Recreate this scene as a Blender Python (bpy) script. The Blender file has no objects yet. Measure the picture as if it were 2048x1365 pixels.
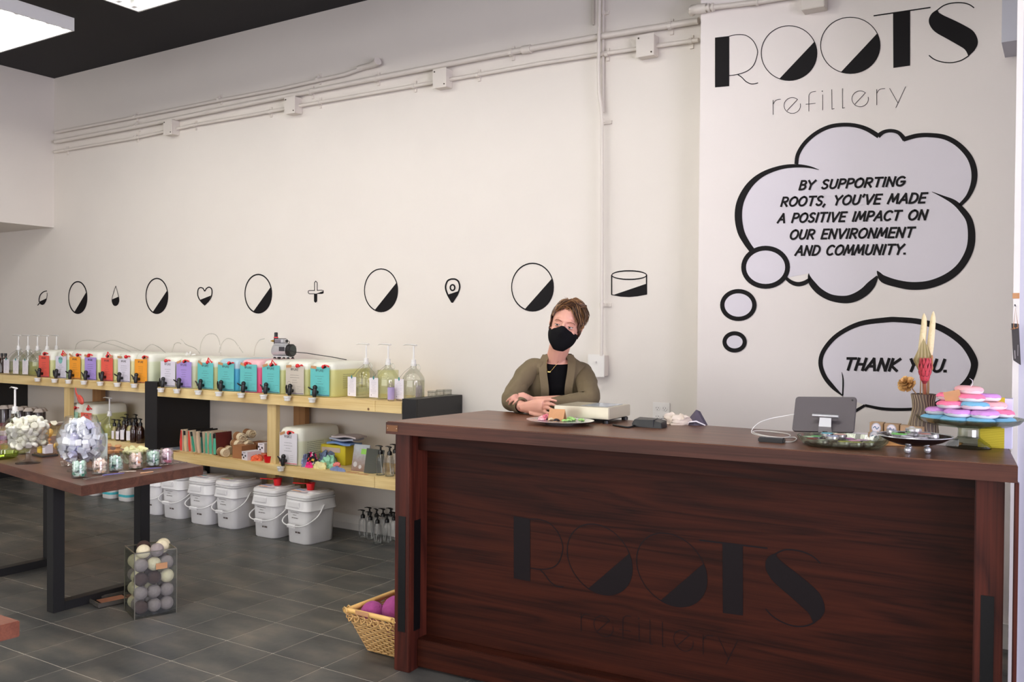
import bpy, bmesh, math, random
from mathutils import Vector, Matrix, noise
from mathutils.geometry import tessellate_polygon
random.seed(11)
SC = bpy.context.scene
COL = SC.collection
PI = math.pi
rnd = random.uniform

# ------------------------------------------------------------------ camera
F, EYE = 1778.0, 1.45
def cam_axes(yaw, pitch, roll):
    cy, sy, cp, sp = math.cos(yaw), math.sin(yaw), math.cos(pitch), math.sin(pitch)
    fw = Vector((sy*cp, cy*cp, sp)); rt = Vector((cy, -sy, 0)); up = rt.cross(fw)
    return (math.cos(roll)*rt + math.sin(roll)*up, -math.sin(roll)*rt + math.cos(roll)*up, fw)
RT, UP, FW = cam_axes(math.radians(-32.02), math.radians(-0.7), math.radians(0.43))
CAM = Vector((0, 0, EYE))
cd = bpy.data.cameras.new('camera'); cam = bpy.data.objects.new('camera', cd); COL.objects.link(cam)
cd.sensor_width = 36.0; cd.lens = F/2048*36.0; cd.clip_start = 0.05; cd.clip_end = 60
cam.matrix_world = Matrix(((RT.x, UP.x, -FW.x, 0), (RT.y, UP.y, -FW.y, 0), (RT.z, UP.z, -FW.z, EYE), (0, 0, 0, 1)))
SC.camera = cam
# ------------------------------------------------------------------ world, exposure, daylight, added front fill
SC.view_settings.view_transform = 'Standard'; SC.view_settings.look = 'None'
SC.view_settings.gamma = 1.0; SC.view_settings.use_curve_mapping = False
SC.view_settings.exposure = 0.06
SC.cycles.max_bounces = 8; SC.cycles.transparent_max_bounces = 24; SC.cycles.sample_clamp_indirect = 4.0
SC.cycles.caustics_reflective = False; SC.cycles.caustics_refractive = False
w = bpy.data.worlds.new('world'); SC.world = w; w.use_nodes = True
w.node_tree.nodes['Background'].inputs[0].default_value = (0.62, 0.72, 1.0, 1)
w.node_tree.nodes['Background'].inputs[1].default_value = 0.5
ld = bpy.data.lights.new('window_daylight', 'AREA'); ld.shape = 'RECTANGLE'; ld.size = 4.5; ld.size_y = 2.2
ld.energy = 380; ld.color = (0.86, 0.82, 1.0)
lo = bpy.data.objects.new('window_daylight', ld); COL.objects.link(lo)
lo.location = (3.9, 0.4, 1.5); lo.rotation_euler = (PI/2, 0, PI/2)
l2 = bpy.data.lights.new('front_fill', 'AREA'); l2.shape = 'RECTANGLE'; l2.size = 9.0; l2.size_y = 2.3; l2.energy = 185; l2.color = (1.0, 0.97, 0.93)  # fill light added behind the camera to brighten the shop from the front
lo2 = bpy.data.objects.new('front_fill', l2); COL.objects.link(lo2); lo2.location = (-4.0, -3.25, 1.6); lo2.rotation_euler = (PI/2, 0, 0)
LAMP = 16.0          # strength of the fluorescent tubes

# ------------------------------------------------------------------ pixel <-> place helpers (2048 x 1365 frame)
def ray(px, py): return RT*((px-1024)/F) - UP*((py-682.5)/F) + FW
def onY(y, px, py):
    d = ray(px, py); return CAM + d*((y-CAM.y)/d.y)
def onZ(z, px, py):
    d = ray(px, py); return CAM + d*((z-CAM.z)/d.z)
def onX(x, px, py):
    d = ray(px, py); return CAM + d*((x-CAM.x)/d.x)

# ------------------------------------------------------------------ materials
def _lin(c): return tuple((v/12.92 if v <= .04045 else ((v+.055)/1.055)**2.4) for v in c)
def rgb(r, g, b): return _lin((r/255, g/255, b/255))
MATS = {}
def mat(name, col, rough=.5, metal=0, trans=0, emit=0, spec=.5, sub=0, noise=0, nscale=20, bump=0, coat=0, sheen=0):
    if name in MATS: return MATS[name]
    m = bpy.data.materials.new(name); m.use_nodes = True; nt = m.node_tree; b = nt.nodes['Principled BSDF']
    b.inputs['Base Color'].default_value = (*col, 1); b.inputs['Roughness'].default_value = rough
    b.inputs['Metallic'].default_value = metal; b.inputs['Specular IOR Level'].default_value = spec
    b.inputs['Coat Weight'].default_value = coat; b.inputs['Sheen Weight'].default_value = sheen
    if emit: b.inputs['Emission Color'].default_value = (*col, 1); b.inputs['Emission Strength'].default_value = emit
    if noise or bump:
        tc = nt.nodes.new('ShaderNodeTexCoord'); nz = nt.nodes.new('ShaderNodeTexNoise')
        nz.inputs['Scale'].default_value = nscale; nz.inputs['Detail'].default_value = 5
        nt.links.new(tc.outputs['Object'], nz.inputs['Vector'])
        if noise:
            mx = nt.nodes.new('ShaderNodeMix'); mx.data_type = 'RGBA'
            mx.inputs[6].default_value = (*[c*(1-noise) for c in col], 1); mx.inputs[7].default_value = (*[min(1, c*(1+noise)) for c in col], 1)
            nt.links.new(nz.outputs[0], mx.inputs[0]); nt.links.new(mx.outputs[2], b.inputs['Base Color'])
        if bump:
            bp = nt.nodes.new('ShaderNodeBump'); bp.inputs['Strength'].default_value = bump; bp.inputs['Distance'].default_value = .004
            nt.links.new(nz.outputs[0], bp.inputs['Height']); nt.links.new(bp.outputs[0], b.inputs['Normal'])
    MATS[name] = m; return m
def wood(name, dark, light, axis=0, rough=.4, scale=1.0, knots=False, spec=.5, ring=9.0):
    """streaky grain running along one object axis, with wide cathedral bands"""
    if name in MATS: return MATS[name]
    m = bpy.data.materials.new(name); m.use_nodes = True; nt = m.node_tree; b = nt.nodes['Principled BSDF']
    b.inputs['Roughness'].default_value = rough; b.inputs['Specular IOR Level'].default_value = spec
    tc = nt.nodes.new('ShaderNodeTexCoord'); mp = nt.nodes.new('ShaderNodeMapping')
    s = [ring*scale]*3; s[axis] = .7*scale; mp.inputs['Scale'].default_value = s
    nt.links.new(tc.outputs['Object'], mp.inputs['Vector'])
    n1 = nt.nodes.new('ShaderNodeTexNoise'); n1.inputs['Scale'].default_value = 1.0; n1.inputs['Detail'].default_value = 3
    n1.inputs['Distortion'].default_value = .8; nt.links.new(mp.outputs[0], n1.inputs['Vector'])
    mp2 = nt.nodes.new('ShaderNodeMapping'); s = [150*scale]*3; s[axis] = 2.5*scale; mp2.inputs['Scale'].default_value = s
    nt.links.new(tc.outputs['Object'], mp2.inputs['Vector'])
    n2 = nt.nodes.new('ShaderNodeTexNoise'); n2.inputs['Scale'].default_value = 1.0; n2.inputs['Detail'].default_value = 4
    nt.links.new(mp2.outputs[0], n2.inputs['Vector'])
    ms = nt.nodes.new('ShaderNodeMath'); ms.operation = 'MULTIPLY'; ms.inputs[1].default_value = 9.0; nt.links.new(n1.outputs[0], ms.inputs[0])
    fr = nt.nodes.new('ShaderNodeMath'); fr.operation = 'PINGPONG'; fr.inputs[1].default_value = 1.0; nt.links.new(ms.outputs[0], fr.inputs[0])
    mx = nt.nodes.new('ShaderNodeMath'); mx.operation = 'MULTIPLY_ADD'; mx.inputs[1].default_value = .42; nt.links.new(fr.outputs[0], mx.inputs[0])
    m3 = nt.nodes.new('ShaderNodeMath'); m3.operation = 'MULTIPLY'; m3.inputs[1].default_value = .75; nt.links.new(n2.outputs[0], m3.inputs[0]); nt.links.new(m3.outputs[0], mx.inputs[2])
    rp = nt.nodes.new('ShaderNodeValToRGB'); rp.color_ramp.elements[0].position = .2; rp.color_ramp.elements[1].position = .85
    rp.color_ramp.elements[0].color = (*dark, 1); rp.color_ramp.elements[1].color = (*light, 1)
    nt.links.new(mx.outputs[0], rp.inputs[0]); out = rp.outputs[0]
    if knots:
        vo = nt.nodes.new('ShaderNodeTexVoronoi'); vo.inputs['Scale'].default_value = 5.0; nt.links.new(tc.outputs['Object'], vo.inputs['Vector'])
        r2 = nt.nodes.new('ShaderNodeValToRGB'); r2.color_ramp.elements[0].position = .035; r2.color_ramp.elements[1].position = .06
        r2.color_ramp.elements[0].color = (1, 1, 1, 1); r2.color_ramp.elements[1].color = (0, 0, 0, 1); nt.links.new(vo.outputs['Distance'], r2.inputs[0])
        mk = nt.nodes.new('ShaderNodeMix'); mk.data_type = 'RGBA'; mk.inputs[7].default_value = (*rgb(120, 78, 40), 1)
        nt.links.new(r2.outputs[0], mk.inputs[0]); nt.links.new(out, mk.inputs[6]); out = mk.outputs[2]
    nt.links.new(out, b.inputs['Base Color'])
    MATS[name] = m; return m
def glass(name, tint=(1, 1, 1), edge=(.55, .6, .58), amt=.12, rough=.03):
    """thin clear glass: see-through, darker and more mirror-like where it is seen edge-on"""
    if name in MATS: return MATS[name]
    m = bpy.data.materials.new(name); m.use_nodes = True; nt = m.node_tree; nt.nodes.clear()
    out = nt.nodes.new('ShaderNodeOutputMaterial'); lw = nt.nodes.new('ShaderNodeLayerWeight'); lw.inputs[0].default_value = .35
    cm = nt.nodes.new('ShaderNodeMix'); cm.data_type = 'RGBA'; cm.inputs[6].default_value = (*tint, 1); cm.inputs[7].default_value = (*edge, 1)
    pw = nt.nodes.new('ShaderNodeMath'); pw.operation = 'POWER'; pw.inputs[1].default_value = 4.0; nt.links.new(lw.outputs['Facing'], pw.inputs[0]); nt.links.new(pw.outputs[0], cm.inputs[0])
    tr = nt.nodes.new('ShaderNodeBsdfTransparent'); nt.links.new(cm.outputs[2], tr.inputs[0])
    gl = nt.nodes.new('ShaderNodeBsdfGlossy'); gl.inputs['Roughness'].default_value = rough
    ma = nt.nodes.new('ShaderNodeMath'); ma.operation = 'MULTIPLY_ADD'; ma.inputs[1].default_value = .35; ma.inputs[2].default_value = amt*.3
    nt.links.new(lw.outputs['Fresnel'], ma.inputs[0])
    mx = nt.nodes.new('ShaderNodeMixShader'); nt.links.new(ma.outputs[0], mx.inputs[0]); nt.links.new(tr.outputs[0], mx.inputs[1]); nt.links.new(gl.outputs[0], mx.inputs[2])
    nt.links.new(mx.outputs[0], out.inputs[0]); MATS[name] = m; return m
def cloudy(name, col, alpha=.8, rough=.35):
    """translucent plastic or liquid: partly see-through"""
    if name in MATS: return MATS[name]
    m = mat(name, col, rough); m.node_tree.nodes['Principled BSDF'].inputs['Alpha'].default_value = alpha; return m
def jug_mat(name, liquid, level):
    """hazy white jug wall; the liquid shows through up to its level"""
    if name in MATS: return MATS[name]
    m = bpy.data.materials.new(name); m.use_nodes = True; nt = m.node_tree; b = nt.nodes['Principled BSDF']
    b.inputs['Roughness'].default_value = .38
    tc = nt.nodes.new('ShaderNodeTexCoord'); sx = nt.nodes.new('ShaderNodeSeparateXYZ'); nt.links.new(tc.outputs['Object'], sx.inputs[0])
    rp = nt.nodes.new('ShaderNodeMapRange'); rp.inputs[1].default_value = level-.006; rp.inputs[2].default_value = level+.006
    nt.links.new(sx.outputs[2], rp.inputs[0])
    mx = nt.nodes.new('ShaderNodeMix'); mx.data_type = 'RGBA'; mx.inputs[6].default_value = (*liquid, 1)
    mx.inputs[7].default_value = (*[.5*a+.5*c for a, c in zip(rgb(238, 238, 226), liquid)], 1) if name.startswith('jug_pink') or name.startswith('jug_blue') else (*rgb(238, 238, 224), 1)
    nt.links.new(rp.outputs[0], mx.inputs[0]); nt.links.new(mx.outputs[2], b.inputs['Base Color'])
    MATS[name] = m; return m

# ------------------------------------------------------------------ mesh building
class MB:
    def __init__(s): s.v = []; s.f = []
    def add(s, vs, fs):
        n = len(s.v); s.v += [tuple(v) for v in vs]; s.f += [tuple(n+i for i in f) for f in fs]; return s
    def box(s, x0, x1, y0, y1, z0, z1):
        return s.add([(x0,y0,z0),(x1,y0,z0),(x1,y1,z0),(x0,y1,z0),(x0,y0,z1),(x1,y0,z1),(x1,y1,z1),(x0,y1,z1)],
                     [(0,3,2,1),(4,5,6,7),(0,1,5,4),(1,2,6,5),(2,3,7,6),(3,0,4,7)])
    def cbox(s, c, d, M=None):
        n = len(s.v); x, y, z = d[0]/2, d[1]/2, d[2]/2; s.box(-x, x, -y, y, -z, z)
        for i in range(n, len(s.v)):
            p = Vector(s.v[i]); p = (M @ p if M else p) + Vector(c); s.v[i] = tuple(p)
        return s
    def loft(s, rings, caps=(True, True), close=True):
        n = len(s.v); k = len(rings[0])
        for r in rings: s.v += [tuple(p) for p in r]
        for i in range(len(rings)-1):
            for j in range(k if close else k-1):
                a = n+i*k+j; b = n+i*k+(j+1) % k; s.f.append((a, b, b+k, a+k))
        if caps[0]: s.f.append(tuple(n+j for j in reversed(range(k))))
        if caps[1]: s.f.append(tuple(n+(len(rings)-1)*k+j for j in range(k)))
        return s
    def lathe(s, prof, c=(0,0,0), k=20, caps=(True, True), a=1.0, b=1.0):
        return s.loft([[(c[0]+a*r*math.cos(2*PI*j/k), c[1]+b*r*math.sin(2*PI*j/k), c[2]+z) for j in range(k)] for r, z in prof], caps)
    def tube(s, path, r, k=8, caps=(True, True), flat=1.0):
        P = [Vector(p) for p in path]; R = r if isinstance(r, (list, tuple)) else [r]*len(P); rings = []
        up = None
        for i, p in enumerate(P):
            t = (P[min(i+1, len(P)-1)]-P[max(i-1, 0)])
            if t.length < 1e-9: t = Vector((0, 0, 1))
            t.normalize()
            if up is None:
                up = Vector((0, 0, 1)) if abs(t.z) < .9 else Vector((0, 1, 0))
            sd = t.cross(up)
            if sd.length < 1e-6: sd = t.cross(Vector((1, 0, 0)))
            sd.normalize(); up = sd.cross(t).normalized()
            rings.append([p + sd*math.cos(2*PI*j/k)*R[i] + up*math.sin(2*PI*j/k)*R[i]*flat for j in range(k)])
        return s.loft(rings, caps)
    def ball(s, c, r, k=10, rx=1, ry=1, rz=1, M=None, jit=0):
        h = max(4, k//2+1); vs = []; fs = []
        for i in range(1, h):
            for j in range(k):
                t = PI*i/h; q = Vector((rx*math.sin(t)*math.cos(2*PI*j/k), ry*math.sin(t)*math.sin(2*PI*j/k), rz*math.cos(t)))*r*(1+rnd(-jit, jit))
                vs.append((M @ q if M else q)+Vector(c))
        for q in ((0, 0, rz*r), (0, 0, -rz*r)): vs.append((M @ Vector(q) if M else Vector(q))+Vector(c))
        T, B = len(vs)-2, len(vs)-1
        for j in range(k):
            j2 = (j+1) % k; fs.append((T, j, j2)); fs.append((B, (h-2)*k+j2, (h-2)*k+j))
            for i in range(h-2): fs.append((i*k+j, (i+1)*k+j, (i+1)*k+j2, i*k+j2))
        return s.add(vs, fs)
    def prism(s, pts, f0, f1):
        """pts: outline in 2D; f0(u,v), f1(u,v): places of its two faces"""
        k = len(pts); tri = tessellate_polygon([[Vector((p[0], p[1], 0)) for p in pts]])
        n = len(s.v); s.v += [tuple(f0(*p)) for p in pts]+[tuple(f1(*p)) for p in pts]
        for t in tri: s.f.append((n+t[0], n+t[1], n+t[2])); s.f.append((n+k+t[2], n+k+t[1], n+k+t[0]))
        for j in range(k): s.f.append((n+j, n+(j+1) % k, n+k+(j+1) % k, n+k+j))
        return s
    def flat(s, pts3):
        n = len(s.v); s.v += [tuple(p) for p in pts3]
        q = [Vector(p) for p in pts3]
        for t in tessellate_polygon([q]): s.f.append(tuple(n+i for i in t))
        return s
    def brush(s, pts, wid, fn, closed=False):
        """a pen line of varying width along 2D points, laid on a surface by fn(u,v)"""
        P = [Vector((p[0], p[1])) for p in pts]; W = wid if isinstance(wid, (list, tuple)) else [wid]*len(P); k = len(P); n = len(s.v)
        for i, p in enumerate(P):
            a = P[(i-1) % k] if closed or i else P[0]; b = P[(i+1) % k] if closed or i < k-1 else P[-1]
            t1 = (p-a).normalized() if (p-a).length > 1e-9 else (b-p).normalized()
            t2 = (b-p).normalized() if (b-p).length > 1e-9 else t1
            t = t1+t2; t = t.normalized() if t.length > 1e-6 else t2
            nn = Vector((-t.y, t.x)); sc = 1/max(.5, nn.dot(Vector((-t1.y, t1.x))))
            s.v.append(tuple(fn(*(p+nn*W[i]/2*sc)))); s.v.append(tuple(fn(*(p-nn*W[i]/2*sc))))
        for i in range(k if closed else k-1):
            j = (i+1) % k; s.f.append((n+2*i, n+2*i+1, n+2*j+1, n+2*j))
        return s
def mesh_of(name, mb, m, smooth=None, bevel=0):
    me = bpy.data.meshes.new(name); me.from_pydata(mb.v, [], mb.f); me.validate()
    bm = bmesh.new(); bm.from_mesh(me); bmesh.ops.recalc_face_normals(bm, faces=bm.faces)
    if bevel:
        ed = [e for e in bm.edges if len(e.link_faces) == 2 and e.calc_face_angle(0) > .6]
        bmesh.ops.bevel(bm, geom=ed, offset=bevel, segments=2, affect='EDGES', clamp_overlap=True)
    bm.to_mesh(me); bm.free()
    for q in (m if isinstance(m, (list, tuple)) else [m]): me.materials.append(q)
    if smooth:
        me.shade_smooth(); me.set_sharp_from_angle(angle=math.radians(smooth))
    return me
def obj(name, mb, m, parent=None, smooth=None, bevel=0, loc=None, rot=None, label=None):
    o = bpy.data.objects.new(name, mesh_of(name, mb, m, smooth, bevel)); COL.objects.link(o)
    if parent: o.parent = parent
    if loc is not None: o.location = loc
    if rot is not None: o.rotation_euler = rot if isinstance(rot, (tuple, list)) else (0, 0, rot)
    if label: o['label'] = label
    return o
def tag(o, label, cat, group=None, kind=None):
    o['label'] = label; o['category'] = cat
    if group: o['group'] = group
    if kind: o['kind'] = kind
    return o
def struct(name, mb, m, label=None, **k):
    o = obj(name, mb, m, **k); o['kind'] = 'structure'
    if label: o['label'] = label
    return o
def thing(name, label, cat, loc=(0,0,0), rot=0, group=None):
    o = bpy.data.objects.new(name, None); COL.objects.link(o); o.empty_display_size = .05
    o.location = loc; o.rotation_euler = rot if isinstance(rot, (tuple, list)) else (0, 0, rot)
    return tag(o, label, cat, group)
def dup(root, loc=None, rot=None, label=None, group=None, parent=None, scale=None):
    r = root.copy(); COL.objects.link(r)
    if parent: r.parent = parent
    if loc is not None: r.location = loc
    if rot is not None: r.rotation_euler = rot if isinstance(rot, (tuple, list)) else (0, 0, rot)
    if scale is not None: r.scale = (scale,)*3 if not isinstance(scale, tuple) else scale
    if label: r['label'] = label
    if group: r['group'] = group
    for ch in root.children:
        dup(ch, parent=r)
    return r
def rrect(w, d, r, z, k=4, cx=0, cy=0):
    """rounded rectangle ring"""
    out = []; r = min(r, w/2*.999, d/2*.999)
    for qx, qy, a0 in ((1, 1, 0), (-1, 1, 1), (-1, -1, 2), (1, -1, 3)):
        for i in range(k+1):
            a = (a0+i/k)*PI/2; out.append((cx+qx*(w/2-r)+r*math.cos(a), cy+qy*(d/2-r)+r*math.sin(a), z))
    return out
def spline(pts, n=6, closed=False):
    """Catmull-Rom through points of any dimension"""
    P = [tuple(p) for p in pts]; k = len(P); out = []
    for i in range(k if closed else k-1):
        g = lambda j: P[j % k] if closed else P[min(max(j, 0), k-1)]
        a, b, c, d = g(i-1), g(i), g(i+1), g(i+2)
        for q in range(n):
            t = q/n
            out.append(tuple(.5*((2*b[m])+(-a[m]+c[m])*t+(2*a[m]-5*b[m]+4*c[m]-d[m])*t*t+(-a[m]+3*b[m]-3*c[m]+d[m])*t**3) for m in range(len(b))))
    if not closed: out.append(P[-1])
    return out
# pen strokes for capital letters (height 1)
def _arc(cx, cy, rx, ry, a0, a1, n=8): return [(cx+rx*math.cos(math.radians(a0+(a1-a0)*i/n)), cy+ry*math.sin(math.radians(a0+(a1-a0)*i/n))) for i in range(n+1)]
FONT = {
 'A': (.72, [[(0,0),(.38,1),(.72,0)],[(.12,.34),(.62,.34)]]), 'B': (.6, [[(.05,0),(.05,1)],[(.05,1)]+_arc(.3,.77,.25,.23,90,-90)+[(.05,.54)],[(.05,.54)]+_arc(.32,.27,.28,.27,90,-90)+[(.05,0)]]),
 'C': (.68, [_arc(.38,.5,.38,.5,50,310,12)]), 'D': (.68, [[(.05,0),(.05,1)],[(.05,1)]+_arc(.25,.5,.42,.5,90,-90,10)+[(.05,0)]]),
 'E': (.56, [[(.56,1),(.05,1),(.05,0),(.56,0)],[(.05,.52),(.5,.52)]]), 'F': (.55, [[(.55,1),(.05,1),(.05,0)],[(.05,.52),(.48,.52)]]),
 'G': (.75, [_arc(.38,.5,.38,.5,50,340,13)+[(.74,.46),(.42,.46)]]), 'H': (.66, [[(.05,0),(.05,1)],[(.62,0),(.62,1)],[(.05,.5),(.62,.5)]]),
 'I': (.14, [[(.07,0),(.07,1)]]), 'K': (.62, [[(.05,0),(.05,1)],[(.6,1),(.06,.45),(.62,0)]]), 'L': (.52, [[(.05,1),(.05,0),(.52,0)]]),
 'M': (.86, [[(0,0),(.14,1),(.43,.2),(.72,1),(.86,0)]]), 'N': (.7, [[(.05,0),(.05,1),(.64,0),(.64,1)]]), 'O': (.78, [_arc(.39,.5,.38,.5,90,450,16)]),
 'P': (.6, [[(.05,0),(.05,1)]+_arc(.32,.74,.27,.26,90,-90)+[(.05,.48)]]), 'R': (.66, [[(.05,0),(.05,1)]+_arc(.32,.74,.27,.26,90,-90)+[(.05,.48)],[(.26,.48),(.64,0)]]),
 'S': (.58, [_arc(.3,.75,.25,.25,40,200,7)[:-1]+[(.16,.58),(.42,.45)]+_arc(.28,.25,.26,.25,30,-150,8)]), 'T': (.68, [[(0,1),(.68,1)],[(.34,1),(.34,0)]]),
 'U': (.68, [[(.05,1),(.05,.35)]+_arc(.34,.32,.29,.32,180,360,8)+[(.63,.35),(.63,1)]]), 'V': (.7, [[(0,1),(.34,0),(.7,1)]]),
 'Y': (.68, [[(0,1),(.33,.5)],[(.68,1),(.33,.5),(.3,0)]]), '.': (.16, [[(.03,.05),(.11,.05)]]), ',': (.2, [[(.12,.08),(.03,-.18)]]), "'": (.16, [[(.1,1.05),(.04,.82)]]),
 'W': (.95, [[(0,1),(.24,0),(.47,.8),(.7,0),(.95,1)]]), '1': (.3, [[(.05,.8),(.2,1),(.2,0)]]), '2': (.55, [_arc(.27,.73,.25,.27,170,-30,7)+[(.03,0),(.55,0)]]), '0': (.55, [_arc(.28,.5,.26,.5,90,450,12)]),
 '8': (.55, [_arc(.28,.75,.2,.24,90,450,9),_arc(.28,.26,.25,.26,90,450,9)]), '5': (.52, [[(.5,1),(.1,1),(.06,.55)]+_arc(.26,.3,.25,.3,120,-150,7)]), '6': (.55,[[(.45,1),(.1,.5)]+_arc(.28,.28,.23,.28,150,-210,10)]),
 ' ': (.42, [])}
def text_width(t, gap=.2): return sum(FONT[c][0]+gap for c in t)-gap
dk_ = [0]
def write(mb, t, fn, h, pen, x0=0, y0=0, width=None, gap=.2, slant=0.0):
    """pen lettering, caps height h, on the surface fn(u,v); squeezed to width if given"""
    kx = (width/(text_width(t, gap)*h)) if width else 1.0; x = 0
    for c in t:
        wd, st = FONT[c]
        for s_ in st:
            q = [Vector((x0+(x+p[0])*h*kx+p[1]*h*slant, y0+p[1]*h)) for p in s_]; run = [q[0]]; runs = []
            for i in range(1, len(q)):
                run.append(q[i])
                if i < len(q)-1 and (q[i]-q[i-1]).length > 1e-9 and (q[i+1]-q[i]).length > 1e-9 and (q[i]-q[i-1]).normalized().dot((q[i+1]-q[i]).normalized()) < .7: runs.append(run); run = [q[i]]
            runs.append(run)
            for r_ in runs:
                dk_[0] += 1; fo = lambda u, v, k_=dk_[0]: Vector(fn(u, v))+Vector((0, -.00015*(k_ % 7), 0))
                if len(r_) < 2 or (r_[0]-r_[-1]).length < 1e-9 and len(r_) == 2: continue
                e0 = (r_[0]-r_[1]).normalized()*pen*.4; e1 = (r_[-1]-r_[-2]).normalized()*pen*.4
                mb.brush([r_[0]+e0]+r_[1:-1]+[r_[-1]+e1], pen, fo)
        x += wd+gap
    return mb
# ================================================================== THE ROOM
YW, YM = 4.85, 4.67           # main wall, lettered wall in front of it
X0, X1, YB, ZC = -11.0, 4.0, -3.2, 3.8
wall_white = mat('wall_white_paint', rgb(224, 217, 208), .6, noise=.03, nscale=3)
mural_white = mat('mural_white_vinyl', rgb(232, 224, 219), .5)
trim_white = mat('trim_white', rgb(228, 224, 218), .4)
pipe_white = mat('painted_conduit', rgb(218, 210, 200), .45)
black_ceiling = mat('ceiling_black_paint', rgb(26, 23, 25), .85)
struct('wall_back', MB().box(X0, X1, YW, YW+.1, 0, ZC), wall_white)
struct('wall_back_right', MB().box(onY(YM, 1397, 500).x, X1, YM, YW, 0, ZC), mural_white, label='white wall panel covered by the printed lettering')
struct('ceiling', MB().box(X0, X1, YB, YW, ZC, ZC+.1), black_ceiling)
struct('wall_left', MB().box(X0-.1, X0, YB, YW, 0, ZC), wall_white)
struct('wall_front', MB().box(X0, -8.6, YB-.1, YB, 0, ZC).box(.6, X1, YB-.1, YB, 0, ZC).box(-8.6, .6, YB-.1, YB, 0, .4).box(-8.6, .6, YB-.1, YB, 2.8, ZC), wall_white)
xs = onY(YW, 108, 455).x
struct('trim_bulkhead', MB().box(X0, xs, YB, YW, 2.39, ZC), wall_white, label='white bulkhead lowered over the left end of the room')
# right side: wall with a window opening behind the camera line, and the near wall end with its casing
struct('wall_right', MB().box(X1, X1+.1, YB, YW, 0, .3).box(X1, X1+.1, YB, YW, 2.7, ZC).box(X1, X1+.1, 2.8, YW, .3, 2.7).box(X1, X1+.1, YB, -2.0, .3, 2.7), wall_white)
YR = 3.72
blue_grey = mat('wall_blue_grey', rgb(196, 196, 206), .6)
struct('wall_right_return', MB().box(onY(YR, 2041, 500).x, 1.4, YR, YR+.14, 0, ZC), blue_grey, label='pale grey wall end at the right edge of the picture')
struct('trim_casing', MB().box(onY(YR-.01, 2028, 500).x, onY(YR, 2041, 500).x, YR-.012, YR+.14, 0, ZC), trim_white, label='cream corner casing right of the counter')
a = onY(YM-.25, 2003, 85)
struct('trim_duct', MB().box(a.x, a.x+.9, YM-.25, YM, a.z, ZC), blue_grey, label='boxed duct in the top right corner')
struct('baseboard_back', MB().loft([[(x, YW, 0), (x, YW-.035, 0), (x, YW-.04, .05), (x, YW-.03, .11), (x, YW, .135)] for x in (X0, onY(YM, 1397, 500).x)]), trim_white)
struct('baseboard_right', MB().box(onY(YM, 1397, 500).x, onY(YM, 2040, 500).x+.6, YM-.016, YM, 0, .115), trim_white)

# floor: pale grout bed, slate tiles laid on it
grout = mat('grout', rgb(156, 149, 138), .8, noise=.25, nscale=4)
def slate():
    m = bpy.data.materials.new('slate_tile'); m.use_nodes = True; nt = m.node_tree; b = nt.nodes['Principled BSDF']
    g = nt.nodes.new('ShaderNodeNewGeometry'); n = nt.nodes.new('ShaderNodeTexNoise'); n.inputs['Scale'].default_value = 3.2; n.inputs['Detail'].default_value = 7
    mp = nt.nodes.new('ShaderNodeMapping'); mp.inputs['Scale'].default_value = (1, 2.2, 1); nt.links.new(g.outputs['Position'], mp.inputs[0]); nt.links.new(mp.outputs[0], n.inputs['Vector'])
    r = nt.nodes.new('ShaderNodeValToRGB'); e = r.color_ramp.elements; e[0].position = .3; e[1].position = .72
    e[0].color = (*rgb(54, 56, 56), 1); e[1].color = (*rgb(104, 97, 88), 1); q = e.new(.5); q.color = (*rgb(75, 74, 71), 1)
    nt.links.new(n.outputs[0], r.inputs[0])
    oi = nt.nodes.new('ShaderNodeObjectInfo'); hv = nt.nodes.new('ShaderNodeHueSaturation')
    mr = nt.nodes.new('ShaderNodeMapRange'); mr.inputs[3].default_value = .88; mr.inputs[4].default_value = 1.12; nt.links.new(oi.outputs['Random'], mr.inputs[0])
    nt.links.new(mr.outputs[0], hv.inputs['Value']); nt.links.new(r.outputs[0], hv.inputs['Color']); nt.links.new(hv.outputs[0], b.inputs['Base Color'])
    n2 = nt.nodes.new('ShaderNodeTexNoise'); n2.inputs['Scale'].default_value = 30; nt.links.new(g.outputs['Position'], n2.inputs['Vector'])
    bp = nt.nodes.new('ShaderNodeBump'); bp.inputs['Strength'].default_value = .25; bp.inputs['Distance'].default_value = .003
    nt.links.new(n2.outputs[0], bp.inputs['Height']); nt.links.new(bp.outputs[0], b.inputs['Normal'])
    b.inputs['Roughness'].default_value = .42; return m
slate_m = slate()
floor = struct('floor', MB().box(X0, X1, YB, YW, -.1, -.0015), grout)
T, tx, ty = .302, -3.29, 3.087
def seen(x, y, m=60):
    d = Vector((x, y, 0))-CAM; z = d.dot(FW)
    if z < .2: return None
    px = 1024+F*d.dot(RT)/z; py = 682.5-F*d.dot(UP)/z
    return (px, py) if -m < px < 2048+m and py < 1365+m else None
cells = []
for i in range(-27, 26):
    for j in range(-21, 6):
        cx, cy = tx+(i+.5)*T, ty+(j+.5)*T
        if cx-T/2 < X0 or cx+T/2 > X1 or cy-T/2 < YB or cy-T/2 > YW-.05: continue
        hid = cx > -2.25 and cy > 2.7
        s_ = seen(cx, cy); cells.append(((0 if s_ and not hid else 100)+math.hypot(cx, cy), cx, cy))
cells.sort()
tm = mesh_of('tile', MB().loft([rrect(T-.0055, T-.0055, .004, -.0015, 1), rrect(T-.0055, T-.0055, .004, -.0005, 1), rrect(T-.0068, T-.0068, .003, 0, 1)], (False, True)), slate_m)
cut = lambda R_: [(p[0], min(p[1], YW-(ty+5.5*T)-.001), p[2]) for p in R_]
tmc = mesh_of('tile', MB().loft([cut(rrect(T-.0055, T-.0055, .004, z, 1)) for z in (-.0015, 0)], (False, True)), slate_m)
rest = MB()
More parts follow.
